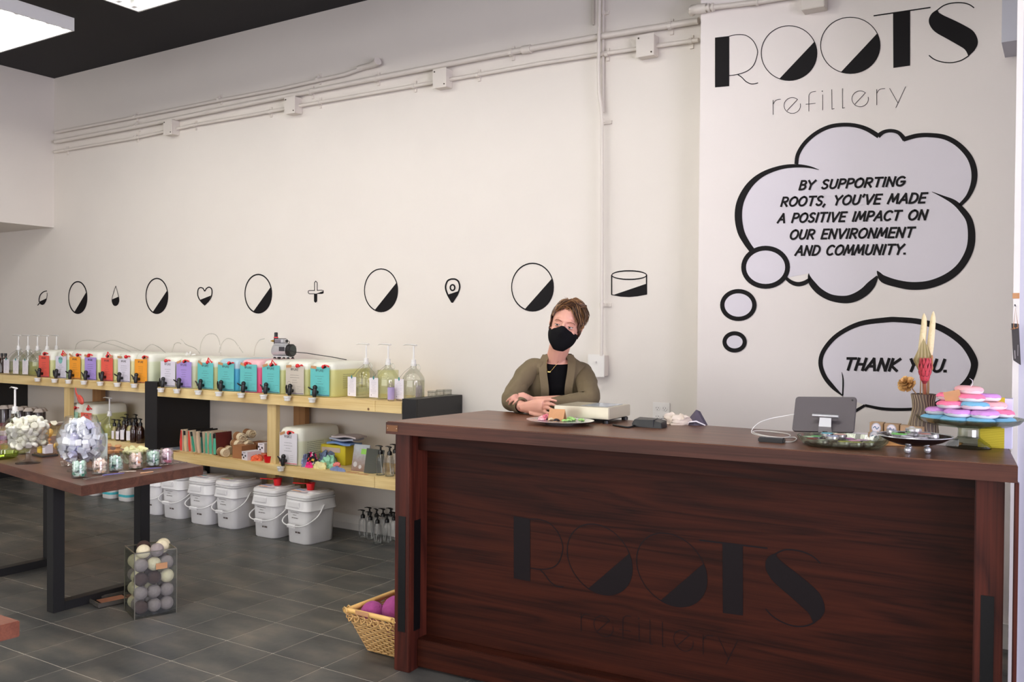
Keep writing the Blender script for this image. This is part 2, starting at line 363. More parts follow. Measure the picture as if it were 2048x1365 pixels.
for n_, (d_, cx, cy) in enumerate(cells):
    if n_ < 290 and d_ < 100:
        o = bpy.data.objects.new('tile', tmc if cy+T/2 > YW else tm); COL.objects.link(o); o.parent = floor; o.location = (cx, cy, 0)
    else: rest.loft([[(cx+p[0], min(YW-.001, cy+p[1]), p[2]) for p in rrect(T-.0055, T-.0055, .004, z, 1)] for z in (-.0015, 0)], (False, True))
o = obj('far_tiles', rest, slate_m, floor); o['kind'] = 'stuff'

# ================================================================== CEILING LIGHTS
lamp_white = mat('lamp_housing', rgb(225, 225, 222), .4)
tube_glow = mat('fluorescent_tube', (1.0, .98, .935), .5, emit=LAMP)
FW_, FD_, FH_ = 1.2, .62, .085
def make_light(loc, label):
    t = thing('ceiling_light', label, 'light', loc, 0, 'fluorescent ceiling lights')
    w_, d_ = FW_/2, FD_/2
    mb = MB().box(-w_, w_, -d_, d_, FH_-.008, FH_).box(-w_, -w_+.012, -d_, d_, 0, FH_-.008).box(w_-.012, w_, -d_, d_, 0, FH_-.008)
    mb.box(-w_+.012, w_-.012, -d_, -d_+.012, 0, FH_-.008).box(-w_+.012, w_-.012, d_-.012, d_, 0, FH_-.008)
    for k in range(5):     # white reflector ridges between the tubes
        y = -d_+FD_*(k+1)/6; mb.loft([[(x, y-.016, FH_-.008), (x, y, .03), (x, y+.016, FH_-.008)] for x in (-w_+.012, w_-.012)])
    obj('housing', mb, lamp_white, t)
    tm_ = MB().tube([(-w_+.05, 0, 0), (w_-.05, 0, 0)], .0127, 8)
    smd = mesh_of('lamp_holder', MB().box(-.019, .019, -.012, .012, -.016, .04), lamp_white)
    for k in range(6):
        y = -d_+FD_*(k+.5)/6
        if k == 0: o1 = obj('tube', tm_, tube_glow, t, smooth=60)
        else: o1 = o1.copy(); COL.objects.link(o1)
        o1.location = (0, y, .026)
        for sx in (1, -1):
            o2 = obj('lamp_holder', None, None, t) if False else bpy.data.objects.new('lamp_holder', smd); COL.objects.link(o2); o2.parent = t; o2.location = (sx*(w_-.031), y, .026)
    for sx in (-.45, .45): obj('hanger_wire', MB().tube([(sx, 0, FH_), (sx, 0, ZC-loc[2])], .0025, 5), lamp_white, t)
    return t
ZL = 3.40
xa = onZ(ZL, 148, 62).x; xb = onZ(ZL, 276, 24).x
L0 = make_light((xa-FW_/2, 3.45-FD_/2, ZL), 'square-cornered fluorescent light at the left edge, glowing white')
dup(L0, (xb+FW_/2, 3.45-FD_/2, ZL), label='fluorescent light cut by the top edge, nearer the counter')
k_ = 0
for y in (3.45-FD_/2, 1.7, .1, -1.5):
    for x in (xa-FW_/2, xb+FW_/2, xb+FW_/2+1.9, xb+FW_/2+3.8):
        if y > 3 and x < xb+.7 or y > 3 and x > -1.5: continue
        if y < 0 and x > xb+3.5: continue
        dup(L0, (x, y, ZL), label='fluorescent ceiling light, %s row, %s' % ('nearest the lettered wall' if y > 3 else 'second' if y > 1 else 'third' if y > -1 else 'rearmost', ('far left', 'left', 'middle', 'right')[k_ % 4])); k_ += 1

# ================================================================== WIRING ON THE WALL
def wallpath(pts, y): return [onY(y, *p) for p in pts]
g = 'painted conduit runs on the long wall'
def pipe(pts, y, r, label, ends=None):
    t = thing('conduit_pipe', label, 'pipe', (0, 0, 0), 0, g)
    pp = wallpath(pts, y); obj('pipe', MB().tube(pp, r, 8), pipe_white, t, smooth=60); return t, pp
def clamp(t, px, py, y, r, vert=False):
    p = onY(y, px, py)
    d = (r*2+.05, .012, .02) if vert else (.02, .012, r*2+.05)
    mb = MB().cbox((p.x, YW-.006, p.z), d); a_ = r+.004
    mb.tube([(p.x-.011, p.y, p.z), (p.x+.011, p.y, p.z)] if not vert else [(p.x, p.y, p.z-.011), (p.x, p.y, p.z+.011)], a_, 8)
    obj('strap', mb, pipe_white, t, smooth=40)
t, pp = pipe([(112,265),(260,236.5),(435,201.5),(560,178),(640,160),(690,149),(712,141),(742,131)], 4.822, .015, 'topmost white conduit, stopping in an open bend on the wall')
e = onY(4.81, 751, 127); obj('end_fitting', MB().tube([pp[-1]-Vector((.12, 0, .004)), pp[-1], e, e+Vector((.03, -.01, .01))], [.019, .022, .027, .03], 10), pipe_white, t, smooth=50)
for p in ((270,233),(438,198),(636,157)): clamp(t, *p, 4.822, .015)
t, pp = pipe([(111,284),(270,254),(500,207),(752,156.5),(1000,108),(1200,73),(1397,41.5)], 4.815, .020, 'middle white conduit, the thickest of the three long runs')
for p in ((273,252),(620,183.5),(752,156.5),(1022,104.5),(1340,51)): clamp(t, *p, 4.815, .020)
obj('coupling', MB().tube([onY(4.815,1045,100.5), onY(4.815,1062,97.5)], .026, 10), pipe_white, t, smooth=50)
t, pp = pipe([(109,304),(271,276),(388,250),(500,230.5),(637,205),(827,172),(955,149.5),(1080,127),(1210,107),(1397,80)], 4.822, .013, 'lowest white conduit, strung with four square junction boxes')
for p in ((131,300.5),(271,274.5),(388,250),(538,223.5),(637,205),(827,172),(955,149.5),(1213,107.5),(1381,82)): clamp(t, *p, 4.822, .013)
t, pp = pipe([(1199,-12),(1198,60),(1197,130),(1198,185),(1202.5,215),(1204,245),(1204,450),(1203,712)], 4.782, .011, 'white conduit dropping down the wall to the switch box')
for p in ((1205,242),(1204,610)): clamp(t, *p, 4.79, .011, True)
t, pp = pipe([(1206,-12),(1206,225)], 4.83, .009, 'thin white conduit beside the top of the dropping one'); clamp(t, 1206, 26, 4.83, .009, True)
t, pp = pipe([(1187,-12),(1186.5,50)], 4.835, .007, 'short white conduit stub at the top of the wall')
def make_box(px, py, label):
    p = onY(4.80, px, py); t = thing('junction_box', label, 'box', (p.x, YW, p.z), 0, 'junction boxes on the lowest conduit')
    obj('box_body', MB().box(-.052, .052, -.075, 0, -.06, .06), pipe_white, t, bevel=.003)
    obj('cover_plate', MB().box(-.056, .056, -.080, -.075, -.064, .064), pipe_white, t, bevel=.001)
    dk = mat('dark_screw', rgb(70, 60, 50), .5, metal=.6)
    for sx, sz in ((-.04, .045), (.04, -.045)): obj('screw', MB().tube([(sx, -.080, sz), (sx, -.083, sz)], .005, 8), dk, t)
    return t
for p, l in (((341,256),'white junction box on the conduit, farthest left of four'), ((585,212),'white junction box above the middle of the jugs'),
             ((884,158),'white junction box between the open bend and the vertical conduit'), ((1294,93),'white junction box right of the vertical conduit')): make_box(*p, l)
# elbow and pipe on the lettered wall
t = thing('conduit_elbow', 'white conduit elbow turning onto the lettered wall', 'pipe', (0,0,0))
pe = [onY(YM-.02, *p) for p in ((1386,19),(1398,18),(1413,16))]
obj('elbow', MB().tube([pe[0]+Vector((-.02, .04, 0)), pe[0], pe[1], pe[2]], [.022, .026, .028, .026], 12), pipe_white, t, smooth=50)
pq = [onY(YM-.03, *p) for p in ((1410,16.5),(1440,13),(1515,4),(1590,-8))]; obj('pipe', MB().tube(pq, .015, 8), pipe_white, t, smooth=50)
for q in ((1418,15.5),(1426,14.5),(1515,4)):
    c = onY(YM-.03, *q); obj('locking_ring', MB().tube([c-Vector((.006,0,0)), c+Vector((.006,0,0))], .022, 10), pipe_white, t, smooth=50)
p = onY(YM-.05, 1628, -8); tag(obj('junction_box', MB().cbox((p.x, YM-.04, p.z), (.115, .08, .14)), pipe_white, bevel=.003), 'white junction box half out of the picture above the lettering', 'box')
# switch box and outlet
p = onY(4.78, 1192, 732); t = thing('switch_box', 'white switch box on the wall behind the person\'s shoulder', 'switch', (p.x, YW, p.z))
obj('box_body', MB().box(-.05, .05, -.065, 0, -.062, .062), pipe_white, t, bevel=.003)
obj('cover_plate', MB().box(-.055, .055, -.072, -.065, -.068, .068), trim_white, t, bevel=.002)
obj('toggle', MB().box(-.006, .006, -.088, -.072, .016, .026), trim_white, t)
p = onY(YW, 1323, 826); t = thing('wall_outlet', 'white four-socket wall outlet above the counter', 'outlet', (p.x, YW, p.z))
obj('plate', MB().box(-.053, .053, -.007, 0, -.060, .060), trim_white, t, bevel=.002)
dks = mat('socket_dark', rgb(70, 62, 58), .6)
for sx in (-.022, .022):
    for sz in (-.024, .026):
        s_ = obj('socket', MB().lathe([(.0165, 0), (.0165, .003), (.0155, .004)], k=18), trim_white, t, loc=(sx, -.007, sz), rot=(PI/2, 0, 0))
        obj('socket_hole', MB().box(-.008, -.0055, -.001, .006, .004, .0045).box(.0055, .008, -.001, .006, .004, .0045).box(-.002, .002, -.010, -.0055, .004, .0045), dks, s_)

# ================================================================== WALL GRAPHICS (vinyl, cut from flat black film)
vinyl = mat('black_vinyl', rgb(20, 17, 19), .6, spec=.15)
def wfn(y, ox, oy, s): return lambda u, v: onY(y, ox+u/s, oy+v/s)
WV = YW-.002
A_ = wfn(WV, 40, 510, 6.4); B_ = wfn(WV, 360, 510, 6.0235); C_ = wfn(WV, 700, 510, 6.827); D_ = wfn(WV, 1000, 500, 6.0235)
def ell(cx, cy, rx, ry, n=40, a0=0): return [(cx+rx*math.cos(2*PI*i/n+a0), cy+ry*math.sin(2*PI*i/n+a0)) for i in range(n)]
def fill(mb, pts, fn): return mb.flat([Vector(fn(*p))+Vector((0, -.0005, 0)) for p in pts])
def decal(name, label, cat, mb, grp=None): return tag(obj(name, mb, vinyl), label, cat, grp)
def circ(fn, cx, cy, rx, ry, p1, p2, label):
    mb = MB(); mb.brush(ell(cx, cy, rx, ry), [11+5*abs(math.sin(2*PI*i/40)) for i in range(40)], fn, True)
    a1 = math.atan2((p1[1]-cy)/ry, (p1[0]-cx)/rx); a2 = math.atan2((p2[1]-cy)/ry, (p2[0]-cx)/rx)
    if a2 < a1: a2 += 2*PI
    fill(mb, [(cx+(rx+4)*math.cos(a1+(a2-a1)*i/16), cy+(ry+4)*math.sin(a1+(a2-a1)*i/16)) for i in range(17)], fn)
    decal('circle_decal', label, 'wall decal', mb, 'half-filled circles on the long wall')
circ(A_, 740, 547, 117, 203, (852,470), (695,735), 'black half-filled circle on the wall between leaf and drop')
circ(A_, 1752, 527, 140, 224, (1888,450), (1700,725), 'black half-filled circle on the wall between drop and heart')
circ(B_, 943, 469, 161, 232, (1092,385), (883,680), 'black half-filled circle on the wall between heart and plus')
circ(C_, 424, 485, 227, 292, (635,378), (338,750), 'black half-filled circle on the wall between plus and map pin')
circ(D_, 392, 450, 252, 287, (622,345), (298,712), 'black half-filled circle just above the person\'s head')
m = MB(); m.brush(spline([(245,604),(245,560),(262,510),(300,475),(345,462)]), 12, A_); m.brush(spline([(346,486),(346,530),(335,580),(315,620),(290,638),(265,630),(246,602)]), 7, A_)
m.brush([(225,648),(252,616)], 12, A_); fill(m, [(245,602),(338,558),(333,588),(312,628),(287,642),(260,632)], A_)
decal('leaf_decal', 'small black leaf symbol on the wall, farthest left', 'wall decal', m)
m = MB(); m.brush([(1225,398)]+spline([(1182,535),(1176,590),(1193,638),(1220,653),(1250,638),(1268,590),(1262,535)])+[(1225,398)], 6, A_); fill(m, [(1178,572),(1265,535),(1268,590),(1250,640),(1220,655),(1195,640),(1176,595)], A_)
decal('drop_decal', 'small black water drop symbol on the wall', 'wall decal', m)
m = MB(); m.brush([(298,440)]+spline([(276,402),(245,395),(220,415),(212,470),(225,520),(260,570),(298,605)])+spline([(340,562),(375,508),(386,450),(378,408),(350,390),(318,405)])+[(298,440)], 13, B_)
fill(m, [(248,540),(375,490),(340,562),(298,609),(260,572)], B_); decal('heart_decal', 'small black heart symbol on the wall', 'wall decal', m)
m = MB(); m.brush([(1620,430),(1620,335),(1635,317),(1652,335),(1652,428),(1705,426),(1727,432),(1727,460),(1710,467),(1650,468),(1648,560),(1632,573),(1618,560),(1618,470),(1560,470),(1545,460),(1545,437),(1560,430)], 8, B_, True)
fill(m, [(1618,468),(1650,468),(1648,560),(1632,575),(1617,560)], B_); fill(m, [(1645,468),(1724,438),(1724,464)], B_); decal('plus_decal', 'small black rounded plus symbol on the wall', 'wall decal', m)
m = MB(); m.brush([(1395,652)]+spline([(1340,558),(1310,480),(1307,420),(1332,357),(1375,334),(1405,331),(1440,335),(1478,362),(1497,420),(1492,475),(1462,550)])+[(1395,652)], 22, C_)
m.brush(ell(1400, 448, 31, 39, 20), 20, C_, True); fill(m, [(1340,542),(1478,497),(1462,558),(1395,658)], C_); decal('map_pin_decal', 'black map pin symbol on the wall', 'wall decal', m)
m = MB(); m.brush(ell(1556, 305, 210, 52, 36), [9+7*abs(math.sin(2*PI*i/36)) for i in range(36)], D_, True); m.brush([(1345,305),(1345,540)], 15, D_); m.brush([(1765,300),(1765,535)], 15, D_)
m.brush([(1340,540),(1450,560),(1556,565),(1660,555),(1770,535)], 10, D_); fill(m, [(1375,541),(1765,408),(1765,535),(1660,557),(1556,567),(1450,562)], D_)
decal('tin_decal', 'black half-filled round tin symbol on the wall', 'wall decal', m)

# shop lettering: drawn once as shapes in one frame, used on the wall and inlaid in the counter
def shop_letters(fn):
    out = []
    m = MB(); fill(m, [(95,238),(185,228),(185,545),(95,553)], fn); m.brush(spline([(185,229),(235,219),(290,224),(335,257),(361,310),(361,350),(340,410),(300,448),(240,470),(185,478)]), 5, fn)
    m.brush(spline([(238,471),(265,490),(290,515),(320,530),(345,530),(367,524)]), 6, fn); out.append(('letter_r', m))
    for cx, cy, rx, ry, p1, p2 in ((563,336,176,173,(725,262),(500,500)), (950,287,188,178,(1125,208),(888,460))):
        m = MB(); m.brush(ell(cx, cy, rx, ry, 48), 5, fn, True)
        a1 = math.atan2((p1[1]-cy)/ry, (p1[0]-cx)/rx); a2 = math.atan2((p2[1]-cy)/ry, (p2[0]-cx)/rx)
        fill(m, [(cx+(rx+2)*math.cos(a1+(a2-a1)*i/20), cy+(ry+2)*math.sin(a1+(a2-a1)*i/20)) for i in range(21)], fn); out.append(('letter_o', m))
    m = MB(); m.brush([(1097,100),(1457,47)], 8, fn); fill(m, [(1220,84),(1328,68),(1328,415),(1222,430)], fn); out.append(('letter_t', m))
    m = MB(); m.brush(spline([(1733,50),(1700,28),(1650,17),(1590,20),(1540,35),(1497,66)]), [9]+[7]*30, fn) if False else m.brush(spline([(1733,50),(1700,28),(1650,17),(1590,20),(1540,35),(1497,66)]), 7, fn)
    fill(m, spline([(1500,60),(1465,85),(1446,125),(1455,165),(1490,205),(1560,245),(1630,285),(1675,315),(1697,357)], 4)+spline([(1735,320),(1755,280),(1752,240),(1725,195),(1670,160),(1600,125),(1545,100),(1510,80)], 4), fn)
    m.brush(spline([(1700,352),(1650,382),(1590,396),(1530,392),(1480,375),(1447,350)]), 7, fn); out.append(('letter_s', m))
    def e_(cx, cy): return [[(cx+c[0], cy+c[1]) for c in ((-33,33),(34,-39))], [(cx+52*math.cos(math.radians(a)), cy-50*math.sin(math.radians(a))) for a in range(50, 378, 12)]]
    words_ = [[(462,633),(462,725)], spline([(462,660),(475,638),(492,630),(510,628)], 3)]
    m = MB()
    for s_ in words_: m.brush(s_, 3.4, fn)
    out.append(('letter_r', m)); m = MB()
    for s_ in e_(583, 667): m.brush(s_, 3.4, fn)
    out.append(('letter_e', m)); m = MB()
    for s_ in ([(688,705)]+spline([(688,620),(690,598),(705,583),(733,578)], 4), [(668,660),(730,653)]): m.brush(s_, 3.4, fn)
    out.append(('letter_f', m)); m = MB(); m.brush([(775,598),(775,697)], 3.4, fn); fill(m, ell(773,577,4,4,8), fn); out.append(('letter_i', m))
    for x, y in ((833,565),(900,559)):
        m = MB(); m.brush([(x,y),(x+1,y+125),(x+16,y+122)], 3.4, fn); out.append(('letter_l', m))
    m = MB()
    for s_ in e_(1012, 625): m.brush(s_, 3.4, fn)
    out.append(('letter_e', m)); m = MB()
    for s_ in ([(1117,565),(1117,665)], spline([(1117,592),(1130,570),(1148,562),(1170,560)], 3)): m.brush(s_, 3.4, fn)
    out.append(('letter_r', m)); m = MB()
    for s_ in ([(1198,558),(1250,650)], [(1300,547),(1237,682)]): m.brush(s_, 3.4, fn)
    out.append(('letter_y', m)); return out
MV = YM-.002
t = thing('shop_lettering', 'large black art deco shop name with thin word below, high on the wall', 'sign', (0,0,0))
for n_, m in shop_letters(wfn(MV, 1400, 0, 3.16)): obj(n_, m, vinyl, t)
# bubbles
film = mat('bubble_pale_film', rgb(220, 214, 222), .5)
K = wfn(MV-.001, 1420, 230, 2.276); KF = wfn(MV+.0012, 1420, 230, 2.276)
def var(mb, pts, fn=K):
    s_ = spline(pts, 5); mb.brush([(p[0], p[1]) for p in s_], [p[2] for p in s_], fn)
segs = [
 [(393,224,18),(400,180,18),(430,130,18),(480,85,18),(540,55,18),(600,45,18),(660,48,18),(715,65,20),(768,97,22)],
 [(765,97,22),(790,78,17),(825,72,16),(860,82,17),(887,113,22)],
 [(880,112,20),(940,95,20),(1000,92,20),(1070,102,22),(1130,135,24),(1180,190,26),(1202,250,28),(1200,310,26),(1175,370,20),(1135,414,16)],
 [(496,250,2),(450,237,10),(390,232,16),(320,240,18),(240,270,22),(180,320,28),(140,390,32),(129,460,34),(140,530,32),(165,580,28),(192,618,26)],
 [(1010,350,2),(1060,372,10),(1110,397,22),(1145,430,26),(1180,480,30),(1191,550,34),(1180,620,34),(1140,690,34),(1080,740,36),(1000,772,36),(920,779,36),(850,768,34),(790,748,34),(768,722,16),(760,710,2)],
 [(762,735,10),(735,772,36),(700,808,40),(655,833,38),(610,841,34),(550,832,30),(500,805,30),(465,768,28),(452,740,14),(449,722,2)],
 [(345,742,14),(370,762,18),(400,771,20),(430,765,20),(458,748,18)]]
t = thing('thought_bubble', 'black-outlined cloud thought bubble on the wall, thanking for support in five lines', 'sign', (0,0,0))
m = MB()
for s_ in segs: var(m, s_)
obj('cloud_outline', m, vinyl, t)
poly = [(p[0], p[1]) for q in (0, 1, 2) for p in spline(segs[q], 3)]+[(p[0], p[1]) for p in spline(segs[4][2:], 3)]+[(p[0], p[1]) for p in spline(segs[5], 3)]+[(345,742)]+[(p[0], p[1]) for p in reversed(spline(segs[3][2:], 3))]
obj('bubble_fill', fill(MB(), poly, KF), film, t)
for cx, cy, rx, ry, wd in ((253,694,100,87,22), (129,866,73,63,20), (112,1034,46,39,19)):
    obj('bubble_ring', MB().brush(ell(cx, cy, rx, ry, 40), wd, wfn(MV-.0018, 1420, 230, 2.276), True), vinyl, t); obj('bubble_fill', fill(MB(), ell(cx, cy, rx, ry, 40), wfn(MV-.0008, 1420, 230, 2.276)), film, t)
def line_of_text(txt, a_, b_, h, pen, par, slant=.28):
    P0, P1 = K(*a_), K(*b_); ux = (P1-P0); L_ = ux.length; ux.normalize(); top = K(a_[0], a_[1]-h); hh = (top-P0).length
    fn = lambda u, v: P0+ux*u+Vector((0, 0, 1))*v+Vector((0, -.0005, 0))
    wd_ = L_-hh*slant*.3; kx_ = wd_/(text_width(txt)*hh); x_ = 0
    for c_ in txt:
        if c_ != ' ':
            m_ = write(MB(), c_, lambda u, v: fn(u+x_*hh*kx_, v), hh, pen, width=FONT[c_][0]*hh*kx_, slant=slant); obj('letter', m_, vinyl, par)
        x_ += FONT[c_][0]+.2
for txt, a_, b_, h in (("BY SUPPORTING", (405,340), (885,322), 38), ("ROOTS, YOU'VE MADE", (322,416), (980,399), 39), ("A POSITIVE IMPACT ON", (308,491), (985,476), 39),
                       ("OUR ENVIRONMENT", (362,566), (925,556), 40), ("AND COMMUNITY.", (388,639), (893,634), 41)): line_of_text(txt, a_, b_, h, .0105, t)
t = thing('speech_bubble', 'black-outlined oval speech bubble on the wall saying thanks, above the tablet', 'sign', (0,0,0))
m = MB(); se = [(604,1280,4),(560,1240,18),(521,1190,20),(503,1130,20),(520,1070,20),(580,1003,20),(680,952,22),(800,934,24),(860,933,24),(960,943,26),(1060,975,30),(1150,1038,32),(1198,1110,34),(1200,1160,32),(1170,1220,34),(1100,1280,30),(1020,1320,20),(940,1338,14),(860,1342,14),(780,1338,14),(705,1323,12)]
var(m, se); m.brush([(705,1323),(640,1362),(615,1385)], [12,15,3], K); m.brush([(604,1282),(612,1330),(615,1385)], [3,5,3], K); var(m, [(600,1172,2),(606,1210,7),(604,1278,7)])
obj('oval_outline', m, vinyl, t); obj('bubble_fill', fill(MB(), [(p[0], p[1]) for p in spline(se, 3)], KF), film, t)
line_of_text("THANK YOU.", (610,1160), (1080,1170), 51, .0135, t, .3)
# ================================================================== THE COUNTER
HC = 1.065
cA, cB, cC, cD = (onZ(HC, *p) for p in ((772.6,843), (2036,931.6), (2016,893), (975,821)))
ca = math.atan2(cB.y-cA.y, cB.x-cA.x); cM = Matrix.Translation((cA.x, cA.y, 0)) @ Matrix.Rotation(ca, 4, 'Z'); cI = cM.inverted()
def cl(px, py, off):            # counter frame: point on the upright plane OFF behind the front edge
    n = cM.to_3x3() @ Vector((0, 1, 0)); p0 = cM @ Vector((0, off, 0)); d = ray(px, py); return cI @ (CAM+d*((p0-CAM).dot(n)/d.dot(n)))
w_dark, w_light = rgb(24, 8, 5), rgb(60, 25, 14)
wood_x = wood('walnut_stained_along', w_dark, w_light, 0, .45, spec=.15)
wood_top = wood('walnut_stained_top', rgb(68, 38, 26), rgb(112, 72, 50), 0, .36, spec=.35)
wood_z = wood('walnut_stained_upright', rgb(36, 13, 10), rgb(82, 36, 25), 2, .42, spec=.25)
inlay = mat('black_metal_inlay', rgb(14, 14, 15), .35, metal=.3)
ct = thing('shop_counter', 'long dark stained wooden counter with the shop name inlaid in its front', 'counter', (cA.x, cA.y, 0), ca)
P4 = [cI @ p for p in (cA, cB, cC, cD)]; TT = .052
obj('countertop', MB().prism([(p.x, p.y) for p in P4], lambda u, v: (u, v, HC-TT), lambda u, v: (u, v, HC)), wood_top, ct, bevel=.003)
obj('edge_strip', MB().box(P4[0].x, P4[1].x, -.0035, 0, HC-TT, HC-.003), wood('walnut_edge', rgb(46, 24, 17), rgb(84, 48, 36), 0, .4, spec=.3), ct, bevel=.001)
xl0, xl1 = cl(790, 900, .06).x, cl(821, 900, .06).x; xr0, xr1 = cl(1950, 960, .06).x, cl(2010, 960, .06).x
dp = .132
for x0, x1, y0 in ((xl0, xl1, .06), (xr0, xr1, .06), (xl0, xl1, P4[3].y-.15), (xr0, xr1, P4[2].y-.15)):
    pt = obj('post', MB().box(x0, x1, y0, y0+(dp if y0 < .1 else .09), 0, HC-TT), wood_z, ct, bevel=.004)
    if y0 < .1:
        if x0 < 1: obj('metal_inlay', MB().box(x0+.022, x1-.022, y0-.002, y0+.02, .17, .66).box(x1-.01, x1+.002, y0+.03, y0+.075, .17, .64), inlay, pt)
        else: obj('metal_inlay', MB().box(x0+.02, x1-.024, y0-.002, y0+.02, .05, .655), inlay, pt)
zap = cl(843, 899, .14).z
obj('apron', MB().box(xl1, xr0, .115, .16, zap, HC-TT), wood_x, ct, bevel=.002)
obj('front_panel', MB().box(xl1, xr0, .185, .205, .06, zap+.03), wood_x, ct)
zr = max(.05, cl(831, 1314, .11).z)
obj('bottom_rail', MB().box(xl1, xr0, .115, .18, .012, zr+.075), wood_x, ct, bevel=.003)
obj('end_panel', MB().box(xl0+.02, xl0+.04, .17, P4[3].y-.15, .06, HC-TT), wood_x, ct)
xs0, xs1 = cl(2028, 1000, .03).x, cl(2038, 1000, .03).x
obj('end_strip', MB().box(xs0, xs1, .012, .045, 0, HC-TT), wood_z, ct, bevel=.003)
# name inlaid in the panel (same drawing as on the wall, in darker wood)
wr = wfn(MV, 1400, 0, 3.16); q0 = wr(95, 553); q1 = wr(1330, 415); qh = wr(95, 238); r0 = cl(1028, 1157, .185); r1 = cl(1487, 1232, .185); rh = cl(1030, 1033, .185)
kx = (r1.x-r0.x)/(q1.x-q0.x); kz = (rh.z-r0.z)/(qh.z-q0.z); sl = (q1.z-q0.z)/(q1.x-q0.x); sr = (r1.z-r0.z)/(r1.x-r0.x)
def cfn(u, v):
    p = wr(u, v); x = r0.x+(p.x-q0.x)*kx; return Vector((x, .1838, r0.z+(p.z-q0.z-sl*(p.x-q0.x))*kz+sr*(x-r0.x)))
ink = mat('dark_wood_inlay', rgb(17, 9, 12), .45, spec=.2)
for n_, m in shop_letters(cfn): obj(n_, m, ink, ct)
pl = cI @ onZ(HC, 772.6, 843)
bp_ = obj('maker_plate', MB().box(.006, .062, -.0050, -.0035, HC-TT*.78, HC-TT*.28), mat('bronze_plate', rgb(120, 84, 60), .35, metal=.8), ct)
obj('plate_rivet', MB().box(.009, .012, -.0065, -.0050, HC-TT*.56, HC-TT*.5).box(.056, .059, -.0065, -.0050, HC-TT*.56, HC-TT*.5), mat('rivet_bright', rgb(200, 180, 160), .3, metal=.9), bp_)

# ================================================================== WALL SHELVES
pine = wood('pine_board', rgb(206, 170, 106), rgb(238, 212, 154), 0, .55, .8, knots=True, ring=7)
pine_z = wood('pine_post', rgb(196, 162, 100), rgb(228, 204, 150), 2, .55, .8, ring=7)
shaded_pine = wood('shaded_pine_post', rgb(150, 108, 66), rgb(184, 140, 94), 2, .7, .8, ring=7)  # rear posts: same pine, with the shade under the shelves put into its colour
black_lam = mat('black_laminate', rgb(20, 19, 21), .4)
YF = 4.35
def shelf_unit(x0, x1, z1, z2, seams, fx, rx, label, lowx=None):
    t = thing('shelving_unit', label, 'shelf', ((x0+x1)/2, YF, 0)); cx = (x0+x1)/2
    for z, a_ in ((z1, x0), (z2, lowx or x0)):
        obj('shelf_board', MB().box(a_-cx, x1-cx, .022, YW-YF, z-.02, z), pine, t)
        ss = [a_-cx]+[q-cx for q in seams if q > a_]+[x1-cx]
        for q in range(len(ss)-1): obj('front_board', MB().box(ss[q]+.0012, ss[q+1]-.0012, 0, .022, z-.072, z), pine, t, bevel=.001)
        obj('back_rail', MB().box(a_-cx, x1-cx, YW-YF-.04, YW-YF, z-.072, z-.021), pine, t)
    for a_, b_ in fx: obj('post', MB().box(a_-cx, b_-cx, .024, .062, z2, z1-.021), pine_z, t); q_ = (YF+.345)/(YF+.04); obj('lower_post', MB().box(a_*q_-cx, b_*q_-cx, .325, .365, 0, z2-.021), pine_z, t)
    for a_, b_ in rx: obj('rear_post', MB().box(a_-cx, b_-cx, YW-YF-.085, YW-YF-.042, z2, z1-.021).box(a_-cx, b_-cx, YW-YF-.085, YW-YF-.042, 0, z2-.021), shaded_pine, t)
    return t
U1 = (-8.6, -6.09); U2 = (-5.935, -3.53); Z1a, Z1b, Z2a, Z2b = 1.012, .53, .992, .505
shelf_unit(U1[0], U1[1], Z1a, Z1b, [-8.12, -7.87], [(onY(4.39,132,790).x, onY(4.39,143,790).x)], [(onY(4.78,188,790).x, onY(4.78,205,790).x)], 'pine shelf unit at the left, carrying seven jugs')
shelf_unit(U2[0], U2[1], Z2a, Z2b, [onY(YF,750,815).x], [(onY(4.39,538,860).x, onY(4.39,555,860).x)], [(onY(4.78,590,830).x, onY(4.78,613,830).x)], 'pine shelf unit at the right, carrying eight jugs')
for x0, x1, z, l in ((-8.76,-8.603,1.03,'tall black end cabinet at the left end of the shelves'), (-6.087,-5.938,1.03,'black divider cabinet between the two pine shelf units'), (-3.527,-3.418,1.02,'black end cabinet beside the counter')):
    t = thing('end_cabinet', l, 'cabinet', ((x0+x1)/2, YF, 0), 0, 'black laminate cabinets of the shelves'); h = (x1-x0)/2
    zb_ = .44 if 'divider' in l else 0
    obj('cabinet_body', MB().box(-h, h, .012, YW-YF-.002, zb_, z-.004), black_lam, t, bevel=.002)
    if zb_: obj('rear_leg', MB().box(-h, h, YW-YF-.05, YW-YF-.002, 0, zb_), black_lam, t); obj('cabinet_top', MB().box(-h, h, 0, YW-YF-.002, z-.004, z), black_lam, t)
    obj('front_edge', MB().box(-h, h, 0, .0118, zb_, z-.0045), black_lam, t)
